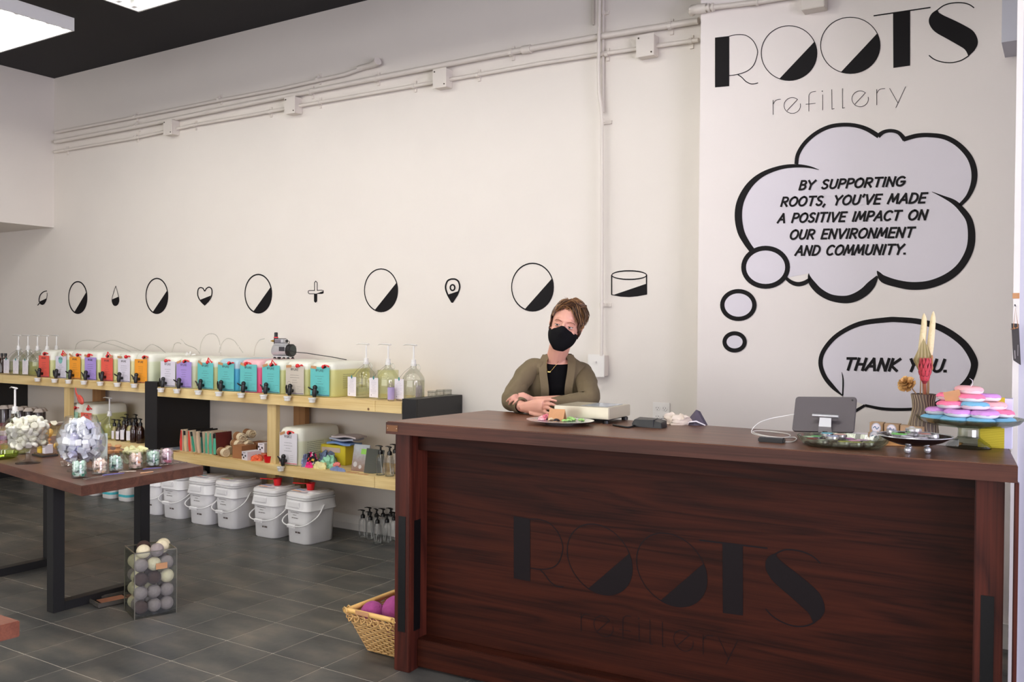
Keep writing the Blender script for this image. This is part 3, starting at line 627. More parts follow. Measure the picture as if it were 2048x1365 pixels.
# ================================================================== COMMON MATERIALS
white_pl = mat('white_plastic', rgb(232, 230, 226), .35)
black_pl = mat('black_plastic', rgb(16, 15, 16), .35)
red_pl = mat('red_plastic', rgb(214, 26, 34), .3)
kraft = mat('kraft_card', rgb(190, 140, 98), .8, noise=.08, nscale=60)
kraft_dk = mat('kraft_card_dark', rgb(150, 100, 62), .8, noise=.08, nscale=60)
paper = mat('white_paper', rgb(232, 226, 232), .7)
ink_p = mat('printed_ink', rgb(60, 55, 60), .7)
ink_l = mat('faint_print', rgb(140, 134, 140), .7)
clear = glass('clear_glass')
clear2 = glass('clear_glass_thick', (.98, 1, .99), (.5, .56, .52), .2)
def flat_mat(c): return mat('card_%d_%d_%d' % c, rgb(*c), .6)
def print_lines(mb, x0, x1, z0, z1, n, fn, pen=.0016, centre=True):
    for i in range(n):
        z = z1-(z1-z0)*i/max(1, n-1); L_ = (x1-x0)*rnd(.35, 1); a_ = (x0+x1-L_)/2 if centre else x0
        while L_ > .004:
            s_ = min(L_, rnd(.006, .02)); mb.brush([(a_, z), (a_+s_*.85, z)], pen, fn); a_ += s_; L_ -= s_
    return mb
def ring_pts(c, r, n, ax='z', ph=0):
    return [(c[0]+r*math.cos(2*PI*i/n+ph), c[1]+r*math.sin(2*PI*i/n+ph), c[2]) if ax == 'z' else (c[0]+r*math.cos(2*PI*i/n+ph), c[1], c[2]+r*math.sin(2*PI*i/n+ph)) for i in range(n+1)]

# ================================================================== JUGS
CARDC = {'red': (232, 92, 76), 'orange': (244, 160, 44), 'purple': (170, 146, 214), 'teal': (100, 190, 188), 'white': (226, 220, 232), 'beige': (202, 192, 178)}
PALE = rgb(206, 208, 148)
def jug(loc, label, card, liquid, level, cw=.158, ch=.188, cz=.2, w_=.203, d_=.40, h_=.236, hood=True, tagk=0, cap=0, print_word='PURE', group='drink-style jugs with hanging cards', cx=0, tap=0, card_bottom=True):
    t = thing('dispenser_jug', label, 'jug', loc, 0, group)
    mb = MB(); rings = []
    for z, s_ in ((0, .93), (.004, .97), (.015, 1), (h_*.74, 1), (h_*.84, .985), (h_*.91, .95), (h_*.96, .88), (h_*.985, .78), (h_, .6)):
        rings.append(rrect(w_*s_, d_-(1-s_)*w_, .045*s_, z, 4, 0, d_/2))
    obj('jug_body', mb.loft(rings), jug_mat('jug_%s_%d' % (liquid[0], int(level*1000)), liquid[1], level), t, smooth=50)
    obj('filler_neck', MB().tube([(.0, .03, h_*.84), (0, .012, h_*.92)], [.022, .019], 12), white_pl, t, smooth=50)
    c = CARDC[card] if isinstance(card, str) else card
    ce = obj('card', MB().box(cx-cw/2, cx+cw/2, -.0105, -.009, cz-ch, cz), flat_mat(c), t)
    fn = lambda u, v: Vector((u, -.0112, v))
    m = MB(); tw = cw*.34; write(m, print_word, fn, ch*.075, .0022, cx-tw*.42, cz-ch*.155, tw); m.brush([(cx-tw*.56, cz-ch*.15), (cx-tw*.56, cz-ch*.07)], .006, fn)
    print_lines(m, cx-cw*.28, cx+cw*.28, cz-ch*.58, cz-ch*.32, 4, fn); print_lines(m, cx+cw*.12, cx+cw*.44, cz-ch*.9, cz-ch*.72, 4, fn, .0011, False)
    obj('print', m, ink_p, ce)
    obj('card_foot', MB().box(cx-cw/2+.003, cx+cw/2-.003, -.0116, -.0112, cz-ch+.004, cz-ch+.008), mat('card_stripe', rgb(60, 50, 90), .5) if card_bottom else red_pl, ce)
    # tap: barrel, lever, spout
    tx_ = cx-cw*.12
    m = MB().tube([(tx_, 0, .032), (tx_, -.05, .032)], .012, 10).tube([(tx_+.012, -.045, .07), (tx_+.012, -.05, .028), (tx_+.012, -.05, .002)], [.013, .0165, .012], 10)
    m.ball((tx_+.012, -.045, .066), .0165, 10)
    tp = obj('tap', m, black_pl, t, smooth=50)
    lv = [[(-.012, -.05, .03), (-.014, -.055, .05), (-.032, -.058, .066)], [(-.014, -.05, .02), (-.014, -.055, .058), (-.006, -.06, .072)], [(-.012, -.045, .05), (-.03, -.05, .058), (-.042, -.055, .067)]][tap % 3]
    obj('lever', MB().tube([(tx_+p[0], p[1], p[2]) for p in lv], [.009, .009, .005], 6, flat=.6), black_pl, tp, smooth=50)
    m = MB().lathe([(.011, -.008), (.011, .006), (.026, .008), (.0265, -.001), (.022, -.003), (.021, -.022), (.014, -.024), (.001, -.024)], (tx_-.006, -.052, -.012), 18, (False, True))
    obj('drip_cup', m, white_pl, tp, smooth=40)
    # red stopper with its strap, and a small kraft tag
    if cap is not None:
        sx = (-.03, .0, .02, .03)[cap % 4]; m = MB().ball((sx, -.006, h_*.86), .0145, 10)
        m.tube([(sx, -.01, h_*.86), (sx+.02, -.016, h_*.86+.02*(cap % 3-.3)), (sx+.04, -.008, h_*.86+.008), (sx+.046, -.004, h_*.86)], [.006, .004, .004, .008], 6)
        cp = obj('stopper', m, red_pl, t, smooth=60)
        obj('valve', MB().tube([(sx+.012, -.014, h_*.84), (sx+.03, -.017, h_*.87)], .006, 6), black_pl, cp) if cap % 2 else None
    if tagk: obj('kraft_tag', MB().cbox((-.055*(1 if tagk > 0 else -1), -.012, h_*.84), (.05, .0015, .018), Matrix.Rotation(rnd(-.5, .5), 3, 'Y')), kraft, t)
    return t
BLUE, PINK = rgb(70, 170, 206), rgb(232, 92, 138); CLEARL = rgb(222, 224, 196)
left = [(85,'red',('pale',PALE),.15,'jug with a red card, leftmost on the shelf'), (119,'white',('green',rgb(190,214,168)),.16,'jug with a white card printed with a teal roundel'), (147,'orange',('pale',PALE),.17,'jug with an orange card between white and purple ones'),
        (178,'purple',('pale',PALE),.17,'jug with a purple card on the left shelf unit'), (211,'red',('pale',PALE),.18,'jug with a red card between purple and white ones'), (245,'white',('gold',rgb(222,214,160)),.17,'jug with a plain white card on the left shelf unit'), (279,'orange',('mint',rgb(222,228,196)),.17,'jug with an orange card, last before the black divider')]
g = 'jugs of liquid with taps and coloured cards on the upper shelves'
def fit_w(row, i, py, base):
    X_ = [onY(YF, r_[0], py).x for r_ in row]; return min([base]+[abs(X_[i]-X_[k])-.003 for k in (i-1, i+1) if 0 <= k < len(X_)])
for i, (px, c, lq, lv, lb) in enumerate(left):
    x = onY(YF, px, 740).x
    ww = fit_w(left, i, 740, .203); jug((x, YF+.022, Z1a), lb, c, lq, lv, min(.155, ww+.0), .185, .188, w_=ww, cap=i+1, tagk=(0,-1,1,1,-1,1,-1)[i], group=g, tap=i, cx=0)
for o in [q for q in bpy.data.objects if q.get('label', '').startswith('jug with a white card printed')]:
    fn = lambda u, v: Vector((u, -.0106, v)); cc = [c_ for c_ in o.children if c_.name.startswith('card')][0]
    obj('roundel', fill(MB(), ell(-.005, .155, .03, .03, 20), fn), flat_mat((130, 196, 190)), cc)
right = [(333,'white',('mint',rgb(222,228,196)),.18,'jug with a white card, first after the black divider'), (365,'purple',('mint',rgb(222,228,196)),.17,'jug with a purple card on the right shelf unit'), (408,'teal',('pale',PALE),.17,'jug with a teal card and yellow-green liquid, next to the purple card'),
         (449,'teal',('blue',BLUE),.165,'jug of bright blue liquid with a teal card'), (494,'teal',('pink',PINK),.18,'jug of bright pink liquid with a teal card'), (539,'teal',('pale',PALE),.17,'jug with a teal card under the air compressor\'s left end'),
         (587,'beige',('pale',PALE),.18,'jug with a beige card on the right shelf unit'), (637,'teal',('lime',rgb(214,212,140)),.185,'jug with a teal card, last before the pump jars')]
for i, (px, c, lq, lv, lb) in enumerate(right):
    x = onY(YF, px, 755).x
    ww = fit_w(right, i, 755, .213); j = jug((x, YF+.022, Z2a), lb, c, lq, lv, min(.172, ww), .192, .2, w_=ww, cap=i, tagk=(0,1,1,1,1,1,1,1)[i], group=g, tap=i+1)
    if i == 7:      # printed side panel
        fs = lambda u, v: Vector((.1068, u, v)); m = MB(); print_lines(m, .1, .3, .06, .15, 8, fs, .0022, False); m.brush([(.29, .05), (.29, .155)], .005, fs); obj('side_print', m, ink_p, j)
    if i == 6:
        m = MB(); m.brush(ell(-.055, .075, .017, .02, 20), .0014, lambda u, v: Vector((u, -.0112, v)), True); obj('seal_print', m, ink_p, j)
# jugs on the lower shelves
x = onY(YF, 570, 900).x
j = jug((x+.01, YF+.03, Z2b), 'white jug with a tall white card and clear drip cup on the lower shelf', (232,228,234), ('clear',CLEARL), .17, .17, .215, .225, w_=.22, h_=.262, cap=1, tagk=1, group='jugs on the lower shelves', print_word='PURCLE', card_bottom=False)
fs = lambda u, v: Vector((.1103, u, v)); m = MB(); print_lines(m, .06, .3, .07, .16, 8, fs, .0022, False); m.brush([(.3, .13), (.3, .19)], .006, fs); obj('side_print', m, ink_p, j)
for px, c, lb in ((143,(150,196,172),'jug with a pale green card on the lower left shelf'), (170,(232,92,72),'jug with a red-orange card on the lower left shelf')):
    x = onY(YF+.06, px, 830).x; jug((x, YF+.08, Z1b), lb, c, ('pale',PALE), .19, .15, .16, .20, w_=.18, h_=.27, d_=.33, cap=2 if px == 170 else 3, group='jugs on the lower shelves')

# ================================================================== PUMP JARS (glass growlers with a pump)
def growler(loc, label, liquid, lvl, r=.072, h=.235, tag_=True, rot=0, group='big glass pump jars', tagdx=-.05, stem=.085, handle=True):
    t = thing('pump_jar', label, 'jar', loc, rot, group)
    prof = [(r*.93, 0), (r, .008), (r, h*.55), (r*.93, h*.64), (r*.72, h*.74), (r*.42, h*.84), (r*.27, h*.9), (r*.25, h)]
    obj('glass', MB().lathe(prof, k=24, caps=(True, False)), clear2, t, smooth=60)
    if liquid: obj('liquid', MB().lathe([(r*.9, .006), (r*.96, .012), (r*.96, lvl)], k=20), cloudy('liquid_'+liquid[0], liquid[1], .3, .1), t, smooth=40)
    if handle: obj('ring_handle', MB().tube([(r*.26+.002, 0, h*.97), (r*.55, 0, h*.98), (r*.72, 0, h*.9), (r*.6, 0, h*.8)], .005, 8), clear2, t, smooth=60)
    m = MB().lathe([(.019, h-.012), (.0195, h+.004), (.016, h+.006), (.015, h+.028), (.006, h+.03), (.0055, h+.03+stem)], k=14)
    z = h+.03+stem
    m.tube([(-.085, 0, z+.004), (-.06, 0, z+.010), (0, 0, z+.008), (.022, 0, z+.006)], [.004, .006, .010, .009], 8, flat=.55)
    obj('pump', m, white_pl, t, smooth=45)
    obj('dip_tube', MB().tube([(0, 0, .015), (0, 0, h)], .003, 6), clear2, t)
    if tag_:
        cd_ = obj('hang_tag', MB().box(tagdx-.037, tagdx+.037, -r-.012, -r-.0105, .012, .14), paper, t)
        fn = lambda u, v: Vector((u, -r-.0125, v)); m = MB(); print_lines(m, tagdx-.028, tagdx+.028, .04, .12, 9, fn, .0012); m.brush([(tagdx-.02, .022), (tagdx-.02, .032)], .004, fn); obj('print', m, ink_l, cd_)
        obj('leaf_clip', MB().ball((tagdx, -r-.014, .14), .009, 8, rx=.7, ry=.3, rz=1.4), mat('leaf_teal', rgb(50, 130, 126), .5), cd_)
        obj('tag_string', MB().tube([(0, -.018, h*.95), (tagdx*.5, -r*.8, h*.8), (tagdx, -r-.012, .145)], .0008, 4), ink_p, cd_)
    return t
GR = 'glass pump jars with white pumps on the upper shelves'
for px, py, lq, lv, lb in ((732,798,('a',rgb(206,206,160)),.07,'glass pump jar nearly empty, beside the last jug'), (776,798,('b',rgb(214,216,110)),.19,'glass pump jar full of yellow liquid, middle of three'), (827,797,('c',rgb(196,190,140)),.13,'glass pump jar half full, beside the black end cabinet')):
    p = onZ(Z2a, px, py-6); growler((onY(4.52, px, 760).x, 4.52, Z2a), lb, lq, lv, group=GR)
for i, px in enumerate((37, 56, 75, 94, 113)):
    yg = 4.5 if i < 4 else 4.73; growler((onY(yg, px, 700).x, yg, Z1a), ('glass pump jar farthest left in the row of five', 'glass pump jar second from the left of the row of five', 'glass pump jar in the middle of the row of five', 'glass pump jar just left of the red card jug', 'glass pump jar standing behind the red card jug')[i], (('d',rgb(190,190,120)), ('e',rgb(196,200,110)), ('b',rgb(214,216,110)))[i % 3], .12, tag_=i < 3, group=GR, rot=.1)
# small bottles standing around the right pump jars
def small_bottle(loc, label, col, h=.12, r=.021, lab=(178,160,206)):
    t = thing('small_bottle', label, 'bottle', loc, rnd(-.2, .2), 'small labelled bottles by the pump jars')
    obj('glass', MB().lathe([(r*.95, 0), (r, .005), (r, h*.8), (r*.6, h*.9), (r*.45, h)], k=14), glass('lilac_glass', (.92, .9, .96), (.6, .55, .66), .15), t, smooth=50)
    obj('bottle_label', MB().lathe([(r+.001, h*.08), (r+.001, h*.72)], k=14, caps=(False, False)), flat_mat(lab), t, smooth=50); return t
for px, y, lb in ((782,4.40,'small lilac bottle in front of the yellow pump jar'), (799,4.47,'small lilac bottle just behind the third tag'), (838,4.66,'small mauve bottle behind the half full pump jar')):
    small_bottle((onY(y, px, 780).x, y, Z2a), lb, None)
# tins on the black end cabinet
for i, (px, y, z, lb) in enumerate(((866,4.55,1.02,'clear lidded pot at the front of the black end cabinet'), (880,4.66,1.02,'clear lidded pot in the middle of the end cabinet'), (895,4.72,1.02,'clear lidded pot nearest the wall on the end cabinet'))):
    t = thing('glass_pot', lb, 'jar', (min(-3.447, onY(y, px, 795).x), y, z), 0, 'clear pots on the end cabinet'); r = .027
    obj('glass', MB().lathe([(r*.95, 0), (r, .004), (r, .028)], k=18), glass('smoky_glass', (.75, .76, .74), (.4, .42, .4), .2), t, smooth=50); obj('lid', MB().lathe([(r+.001, .028), (r+.0015, .036), (r-.004, .038)], k=18), glass('smoky_glass'), t, smooth=50)
# dark bottles at the far left
amber = mat('amber_glass', rgb(44, 22, 14), .08, spec=.8)
for px, lb in ((4,'dark brown bottle cut by the left edge of the picture'), (11,'dark brown bottle beside the row of pump jars')):
    t = thing('dark_bottle', lb, 'bottle', (onY(4.55, px, 720).x, 4.55, Z1a), 0, 'dark bottles at the left end'); r = .03
    obj('glass', MB().lathe([(r, 0), (r, .10), (r*.7, .13), (r*.36, .145), (r*.34, .165)], k=16), amber, t, smooth=50); obj('cap', MB().lathe([(r*.42, .16), (r*.42, .185)], k=12), black_pl, t, smooth=40)

# ================================================================== COMPRESSOR AND TUBING ON TOP OF THE JUGS
JT = Z2a+.236
silver = mat('brushed_silver', rgb(206, 206, 208), .3, metal=.45)
steel_dk = mat('dark_steel', rgb(60, 60, 66), .4, metal=.6)
yc = 4.60; pc = onY(yc, 566, 713); t = thing('air_compressor', 'small silver air compressor with a red-ringed regulator on top of the jugs', 'compressor', (pc.x, yc, JT+.003), .1)
obj('motor', MB().tube([(-.075, 0, .062), (-.07, 0, .062), (.055, 0, .062)], [.038, .044, .044], 22), silver, t, smooth=50)
obj('crank_case', MB().tube([(-.085, 0, .045), (-.07, 0, .05), (-.02, 0, .06)], [.03, .04, .044], 16), silver, t, smooth=50)
obj('fan_cover', MB().tube([(.055, 0, .06), (.06, 0, .06), (.086, 0, .06), (.092, 0, .06)], [.045, .048, .046, .036], 22), black_pl, t, smooth=40)
gr_ = obj('fan_grille', MB().tube([(.092, 0, .06), (.093, 0, .06)], .036, 18), mat('grille_green', rgb(60, 70, 66), .5), t)
m = MB()
for k in range(-3, 4): m.box(.093, .0945, -.034, .034, .06+k*.009-.0015, .06+k*.009+.0015)
obj('grille_bars', m, black_pl, gr_)
obj('head', MB().box(-.06, .028, -.026, .026, .098, .112).box(-.054, .022, -.03, .03, .112, .142), silver, t, bevel=.003)
obj('head_plate', MB().box(-.05, .004, -.0315, -.030, .116, .138), mat('grey_plate', rgb(120, 116, 124), .4), t)
obj('gasket', MB().box(-.056, .024, -.031, .031, .1125, .115).box(-.058, .005, -.03, .03, .142, .146), black_pl, t)
rg = obj('regulator', MB().tube([(-.066, 0, .105), (-.066, 0, .15)], .0155, 12).tube([(-.066, 0, .156), (-.066, 0, .185), (-.066, 0, .19)], [.013, .013, .010], 12), black_pl, t, smooth=50)
obj('red_ring', MB().tube([(-.066, 0, .149), (-.066, 0, .157)], .0165, 14), red_pl, rg, smooth=50)
obj('nozzle', MB().tube([(-.08, 0, .127), (-.095, 0, .127), (-.103, 0, .127), (-.115, 0, .127)], [.008, .009, .006, .003], 8), mat('brass', rgb(196, 150, 70), .3, metal=.9), rg, smooth=50)
obj('switch_knob', MB().ball((.045, -.012, .128), .011, 10), black_pl, t, smooth=60)
obj('air_line', MB().tube([(.05, -.012, .128), (.066, -.012, .127), (.07, -.012, .12), (.062, -.012, .104)], .0028, 6), black_pl, t, smooth=60)
obj('name_plate', MB().box(.002, .05, -.047, -.0425, .055, .086), mat('plate_dark', rgb(50, 48, 54), .4), t)
obj('base', MB().box(-.07, .075, -.034, .034, .012, .02), silver, t)
for sx, sy in ((-.055, -.026), (-.02, -.026), (.03, -.026), (.068, -.026), (-.055, .026), (.068, .026)): obj('rubber_foot', MB().lathe([(.013, 0), (.010, .006), (.004, .012)], (sx, sy, 0), 12), black_pl, t, smooth=50)
pw = [onY(yc-.04, *p) for p in ((577,702),(592,705),(615,707),(640,711),(661,714))]; pw = [p-Vector((pc.x, yc, JT+.003)) for p in pw]
tag(obj('power_cord', MB().tube([p+Vector((pc.x, yc, JT+.003)) for p in pw]+[Vector((pw[-1].x+pc.x+.02, yc+.1, JT+.004))], .003, 6), black_pl, smooth=60), 'black power cord trailing right from the compressor', 'cord')
hose = glass('clear_hose', (.96, .96, .94), (.7, .7, .68), .3)
arcs = [[(150,700),(155,687),(172,681),(200,684),(235,693),(262,704)], [(187,697),(203,687),(225,681),(245,687),(282,702)], [(286,704),(301,690),(316,694),(331,706)], [(344,705),(349,689),(357,686),(362,688)],
        [(400,706),(402,688),(411,672),(424,668),(434,673),(440,690),(438,706)], [(442,712),(442,692),(453,678),(467,681),(476,692),(486,706)], [(529,678),(519,681),(511,694),(508,712)], [(362,679),(373,690),(390,697),(400,708)]]
names = ['first clear hose arching over the left shelf jugs', 'clear hose arching above the purple and red left cards', 'small clear hose loop above the black divider', 'short clear hose stub above the right purple card', 'tall clear hose loop left of centre on the jugs', 'tall clear hose loop nearer the compressor', 'clear hose running down from the compressor nozzle', 'clear hose ending at the white valves']
for a_, nm in zip(arcs, names):
    tag(obj('clear_hose', MB().tube([onY(4.58, *p[:2]) for p in spline(a_, 4)], .0028, 6), hose, smooth=60), nm, 'hose', 'clear hoses above the jugs')
pv = onY(4.55, 378, 702); t = thing('hose_valves', 'little white valves tangled on the jugs behind the purple card', 'valve', (pv.x, 4.55, JT+.002))
for k in range(4): a_ = rnd(0, 3); obj('valve', MB().tube([(-.04+k*.025, 0, .008), (-.04+k*.025+.03*math.cos(a_), .01, .012+.02*abs(math.sin(a_)))], .006, 8), white_pl, t, smooth=50)

# ================================================================== LOWER RIGHT SHELF
ZS = Z2b
cols = [((206,48,44),'red'), ((214,190,150),'cream'), ((208,62,46),'red'), ((46,140,112),'green'), ((212,180,150),'cream'), ((28,92,76),'dark green'), ((70,160,130),'green'), ((78,168,138),'green'), ((84,176,146),'pale green')]
xs_ = [361, 370, 379, 388, 396, 404, 412, 420, 428]
where = ['leftmost of the row', 'second in the row', 'leaning beside a green pouch', 'with a black corner, leaning', 'with cream edges in mid row', 'darkest of the row', 'first of three greens at the right', 'second of three greens at the right', 'last in the row, its maroon side showing']
for i, (px, (c, cn)) in enumerate(zip(xs_, cols)):
    x = onY(4.42, px, 880).x; t = thing('snack_pouch', '%s upright pouch on the lower shelf, %s' % (cn, where[i]), 'pouch', (x, 4.42, ZS), 0, 'upright pouches on the lower shelf')
    R = Matrix.Rotation((.02, -.06, -.1, -.22, -.12, -.08, -.04, -.03, .0)[i], 3, 'Y'); mb = MB(); h = .165
    n0 = len(mb.v); mb.loft([[(-.004, -.0, 0), (.022, 0, 0), (.022, .15, 0), (-.004, .15, 0)], [(-.012, 0, h*.4), (.022, 0, h*.4), (.022, .15, h*.4), (-.012, .15, h*.4)], [(.0, 0, h), (.016, 0, h), (.016, .15, h), (.0, .15, h)]])
    mb.v = [tuple(R @ Vector(v)) for v in mb.v]
    obj('pouch_body', mb, mat('pouch_maroon', rgb(96, 30, 26), .5) if i == 8 else flat_mat((214,196,168)), t)
    f = MB().loft([[(-.001, -.0025, .006), (.019, -.0025, .006), (.019, -.0005, .006), (-.001, -.0005, .006)], [(-.007, -.0025, h*.4), (.019, -.0025, h*.4), (.019, -.0005, h*.4), (-.007, -.0005, h*.4)], [(.003, -.0025, h*.97), (.013, -.0025, h*.97), (.013, -.0005, h*.97), (.003, -.0005, h*.97)]])
    if i in (7, 8): f.v = [(v[0]*1.25, v[1], v[2]) for v in f.v]
    f.v = [tuple(R @ Vector(v)) for v in f.v]; obj('pouch_face', f, flat_mat(c), t)
    if i in (1, 3, 5, 8):
        f = MB().box(-.006, .018, -.0045, -.0028, h*.76, h*.96); f.v = [tuple(R @ Vector(v)) for v in f.v]; obj('sticker', f, black_pl, t)
    if i in (2, 4, 5): obj('zip_top', MB().cbox(R @ Vector((.008, .07, h+.006)), (.012, .15, .014), R), black_pl, t)
for k, (px, y, c) in enumerate(((340,4.45,(160,160,166)), (350,4.5,(120,124,136)), (330,4.52,(190,188,192)))):
    p = onY(y, px, 893); tag(obj('flyer', MB().cbox((p.x, y, ZS+.002+k*.003), (.2, .14, .002), Matrix.Rotation(.3*k-.3, 3, 'Z')), flat_mat(c)), ('grey flyer lying left of the pouches', 'dark blue-grey flyer lying beside the pouches', 'pale flyer at the end of the lower shelf')[k], 'paper', 'flyers on the lower shelf')
for k, px in enumerate((385, 392, 470)):
    tag(obj('price_tag', MB().cbox((onZ(ZS, px, 898).x, 4.385, ZS+.001), (.07, .025, .0015), Matrix.Rotation(-.1, 3, 'Z')), kraft), ('kraft price tag lying before the pouches', 'kraft price tag lying under the green pouch', 'kraft price tag lying before the rolls')[k], 'tag', 'kraft tags on the lower shelf')
cream = mat('undyed_cotton', rgb(224, 206, 172), .9, noise=.12, nscale=80, bump=.6)
band = mat('brown_band', rgb(150, 104, 66), .8)
def roll(loc, label, rot=(0, 0, 0), r=.032, L_=.12, frayed=False):
    t = thing('loofah_roll', label, 'roll', loc, rot, 'banded cotton rolls on the lower shelf')
    obj('cloth_roll', MB().tube([(-L_/2, 0, 0), (-L_/2+.004, 0, 0), (L_/2-.006, 0, 0), (L_/2, 0, 0)], [r*.9, r, r, r*.86], 18), cream, t, smooth=50)
    sp = [(L_/2+.0005, r*.8*(1-q/34)*math.cos(q*.55), r*.8*(1-q/34)*math.sin(q*.55)) for q in range(34)]
    obj('spiral_end', MB().tube(sp, .0022, 5), mat('cotton_shadow', rgb(176, 152, 120), .9), t, smooth=60)
    obj('paper_band', MB().tube([(-L_*.36, 0, 0), (L_*.14, 0, 0)], r+.0015, 18), band, t, smooth=60)
    if frayed:
        m = MB()
        for q in range(16):
            a_ = rnd(0, 6.28); b_ = rnd(.2, .8); m.tube([(L_/2-.004, r*b_*math.cos(a_), r*b_*math.sin(a_)), (L_/2+rnd(.008, .02), r*(b_+.15)*math.cos(a_+.5), r*(b_+.15)*math.sin(a_+.5)), (L_/2+rnd(.0, .012), r*(b_+.25)*math.cos(a_+1), r*(b_+.2)*math.sin(a_+1))], .0035, 5)
        obj('fringe', m, cream, t, smooth=60)
    return t
for px, y, z, lb, fr_ in ((447,4.41,ZS+.032,'cotton roll at the front, beside the kraft box',0), (456,4.52,ZS+.032,'cotton roll low down behind the kraft box',0), (474,4.49,ZS+.088,'cotton roll in the middle layer of the stack',0), (493,4.53,ZS+.088,'cotton roll in the middle layer, nearest the box end',1), (479,4.5,ZS+.142,'cotton roll on the upper left of the stack',1), (498,4.6,ZS+.155,'frayed cotton roll topmost at the back',1)):
    roll((onY(y, px, 870).x, y, z), lb, (0, 0, -.35), frayed=bool(fr_))
def carton(x, y, z, w_, d_, h_, m_, label, cat='box', grp=None, rot=0, dots=False):
    t = thing('carton', label, cat, (x, y, z), rot, grp); obj('box_body', MB().box(-w_/2, w_/2, 0, d_, 0, h_-.002), m_, t, bevel=.0015)
    obj('lid_flap', MB().box(-w_/2-.0005, w_/2+.0005, -.0005, d_, h_-.002, h_), m_, t)
    if dots:
        m = MB(); fn = lambda u, v: Vector((u, -.001, v))
        for a_, b_ in ((-.022, .6), (.012, .52), (-.008, .3)): fill(m, ell(a_, h_*b_, .009, .008, 10), fn)
        print_lines(m, -w_*.36, w_*.36, h_*.85, h_*.86, 1, fn, .004); obj('print', m, ink_p, t)
    return t
gk = 'cartons on the lower shelf'
carton(onY(4.4,474,900).x, 4.40, ZS, .10, .14, .093, kraft_dk, 'brown kraft carton in front of the rolls', grp=gk)
carton(onY(4.56,510,893).x, 4.56, ZS, .12, .1, .10, kraft_dk, 'brown kraft carton behind the white one', grp=gk)
carton(onY(4.37,489,910).x, 4.37, ZS, .066, .12, .062, paper, 'white carton with three printed dots at the front', grp=gk, dots=True, rot=-.1)
carton(onY(4.48,521,893).x, 4.485, ZS+.045, .066, .06, .068, paper, 'white carton with three printed dots raised behind', grp=gk, dots=True)
carton(onY(4.48,521,893).x, 4.485, ZS, .10, .062, .044, mat('orange_box', rgb(206, 120, 84), .7), 'flat orange carton under the raised white one', grp=gk)
# red scoop
def scoop(loc, rot, label, cup=.045):
    t = thing('measuring_scoop', label, 'scoop', loc, rot, 'red measuring scoops')
    obj('cup', MB().lathe([(cup*.78, 0), (cup*.82, .003), (cup, .046), (cup+.004, .048), (cup-.003, .046), (cup*.76, .004), (.001, .004)], k=20, caps=(True, False)), red_pl, t, smooth=40)
    obj('handle', MB().box(cup-.002, cup+.10, -.009, .009, .040, .045), red_pl, t, bevel=.002); return t
scoop((onY(4.385,537,918).x, 4.398, ZS+.002), 1.2, 'red plastic scoop on the lower shelf beside the white jug')
orange_cloth = mat('orange_cloth', rgb(226, 104, 66), .9, noise=.1)
def heap(name, label, cat, loc, rx, ry, rz, m_, grp=None, rot=0, n=14, k=34, seed=1, folds=.22, extra=None):
    """a crumpled cloth: a low mound with folds and an uneven hem"""
    rr = random.Random(seed); ph = [rr.uniform(0, 6.28) for _ in range(6)]; rings = []
    for i in range(n):
        f = i/(n-1); z = rz*math.sin(f*PI/2)**.8 if i else 0.0; q = math.cos(f*PI/2)**.6 if i < n-1 else .02
        rings.append([(rx*q*(1+folds*math.sin(3*a_+ph[0])*.6+folds*math.sin(7*a_+ph[1]+f*3)*.6)*math.cos(a_), ry*q*(1+folds*math.sin(4*a_+ph[2])+folds*.5*math.sin(9*a_+ph[3]+f*4))*math.sin(a_), z*(1+folds*math.sin(5*a_+ph[4]+f*5))) for a_ in [2*PI*j/k for j in range(k)]])
    mb = MB().loft(rings); amp = min(rx, ry, rz)*.55; out = []
    for v in mb.v:
        d = noise.noise_vector(Vector(v)*(9/max(rx, ry)*.22)+Vector((seed, 0, 0))); e_ = noise.noise_vector(Vector(v)*(9/max(rx, ry)*.5)+Vector((0, seed, 0)))
        q = Vector(v)+d*amp*.8+e_*amp*.5; out.append((q.x, q.y, max(0, q.z) if v[2] > .001 else 0))
    mb.v = out; o = obj(name, mb, m_, smooth=60, loc=loc, rot=rot); tag(o, label, cat, grp); return o
heap('cloth', 'orange folded cloth beside the red scoop', 'cloth', (onY(4.42,514,905).x-.0, 4.42, ZS), .045, .035, .03, orange_cloth, 'cloths on the lower shelf', seed=3)
gc = 'cloths on the lower shelf'
def pxl(px, y, py=920): return onY(y, px, py).x
heap('cloth', 'slate blue cloth behind the patterned one', 'cloth', (pxl(656,4.55), 4.55, ZS), .07, .05, .075, mat('slate_cloth', rgb(112, 126, 156), .9, noise=.1), gc, seed=5)
heap('cloth', 'denim blue cloth at the left of the cloth pile', 'cloth', (pxl(614,4.42), 4.42, ZS), .022, .04, .07, mat('denim', rgb(136, 144, 182), .9, noise=.15, nscale=60), gc, seed=6)
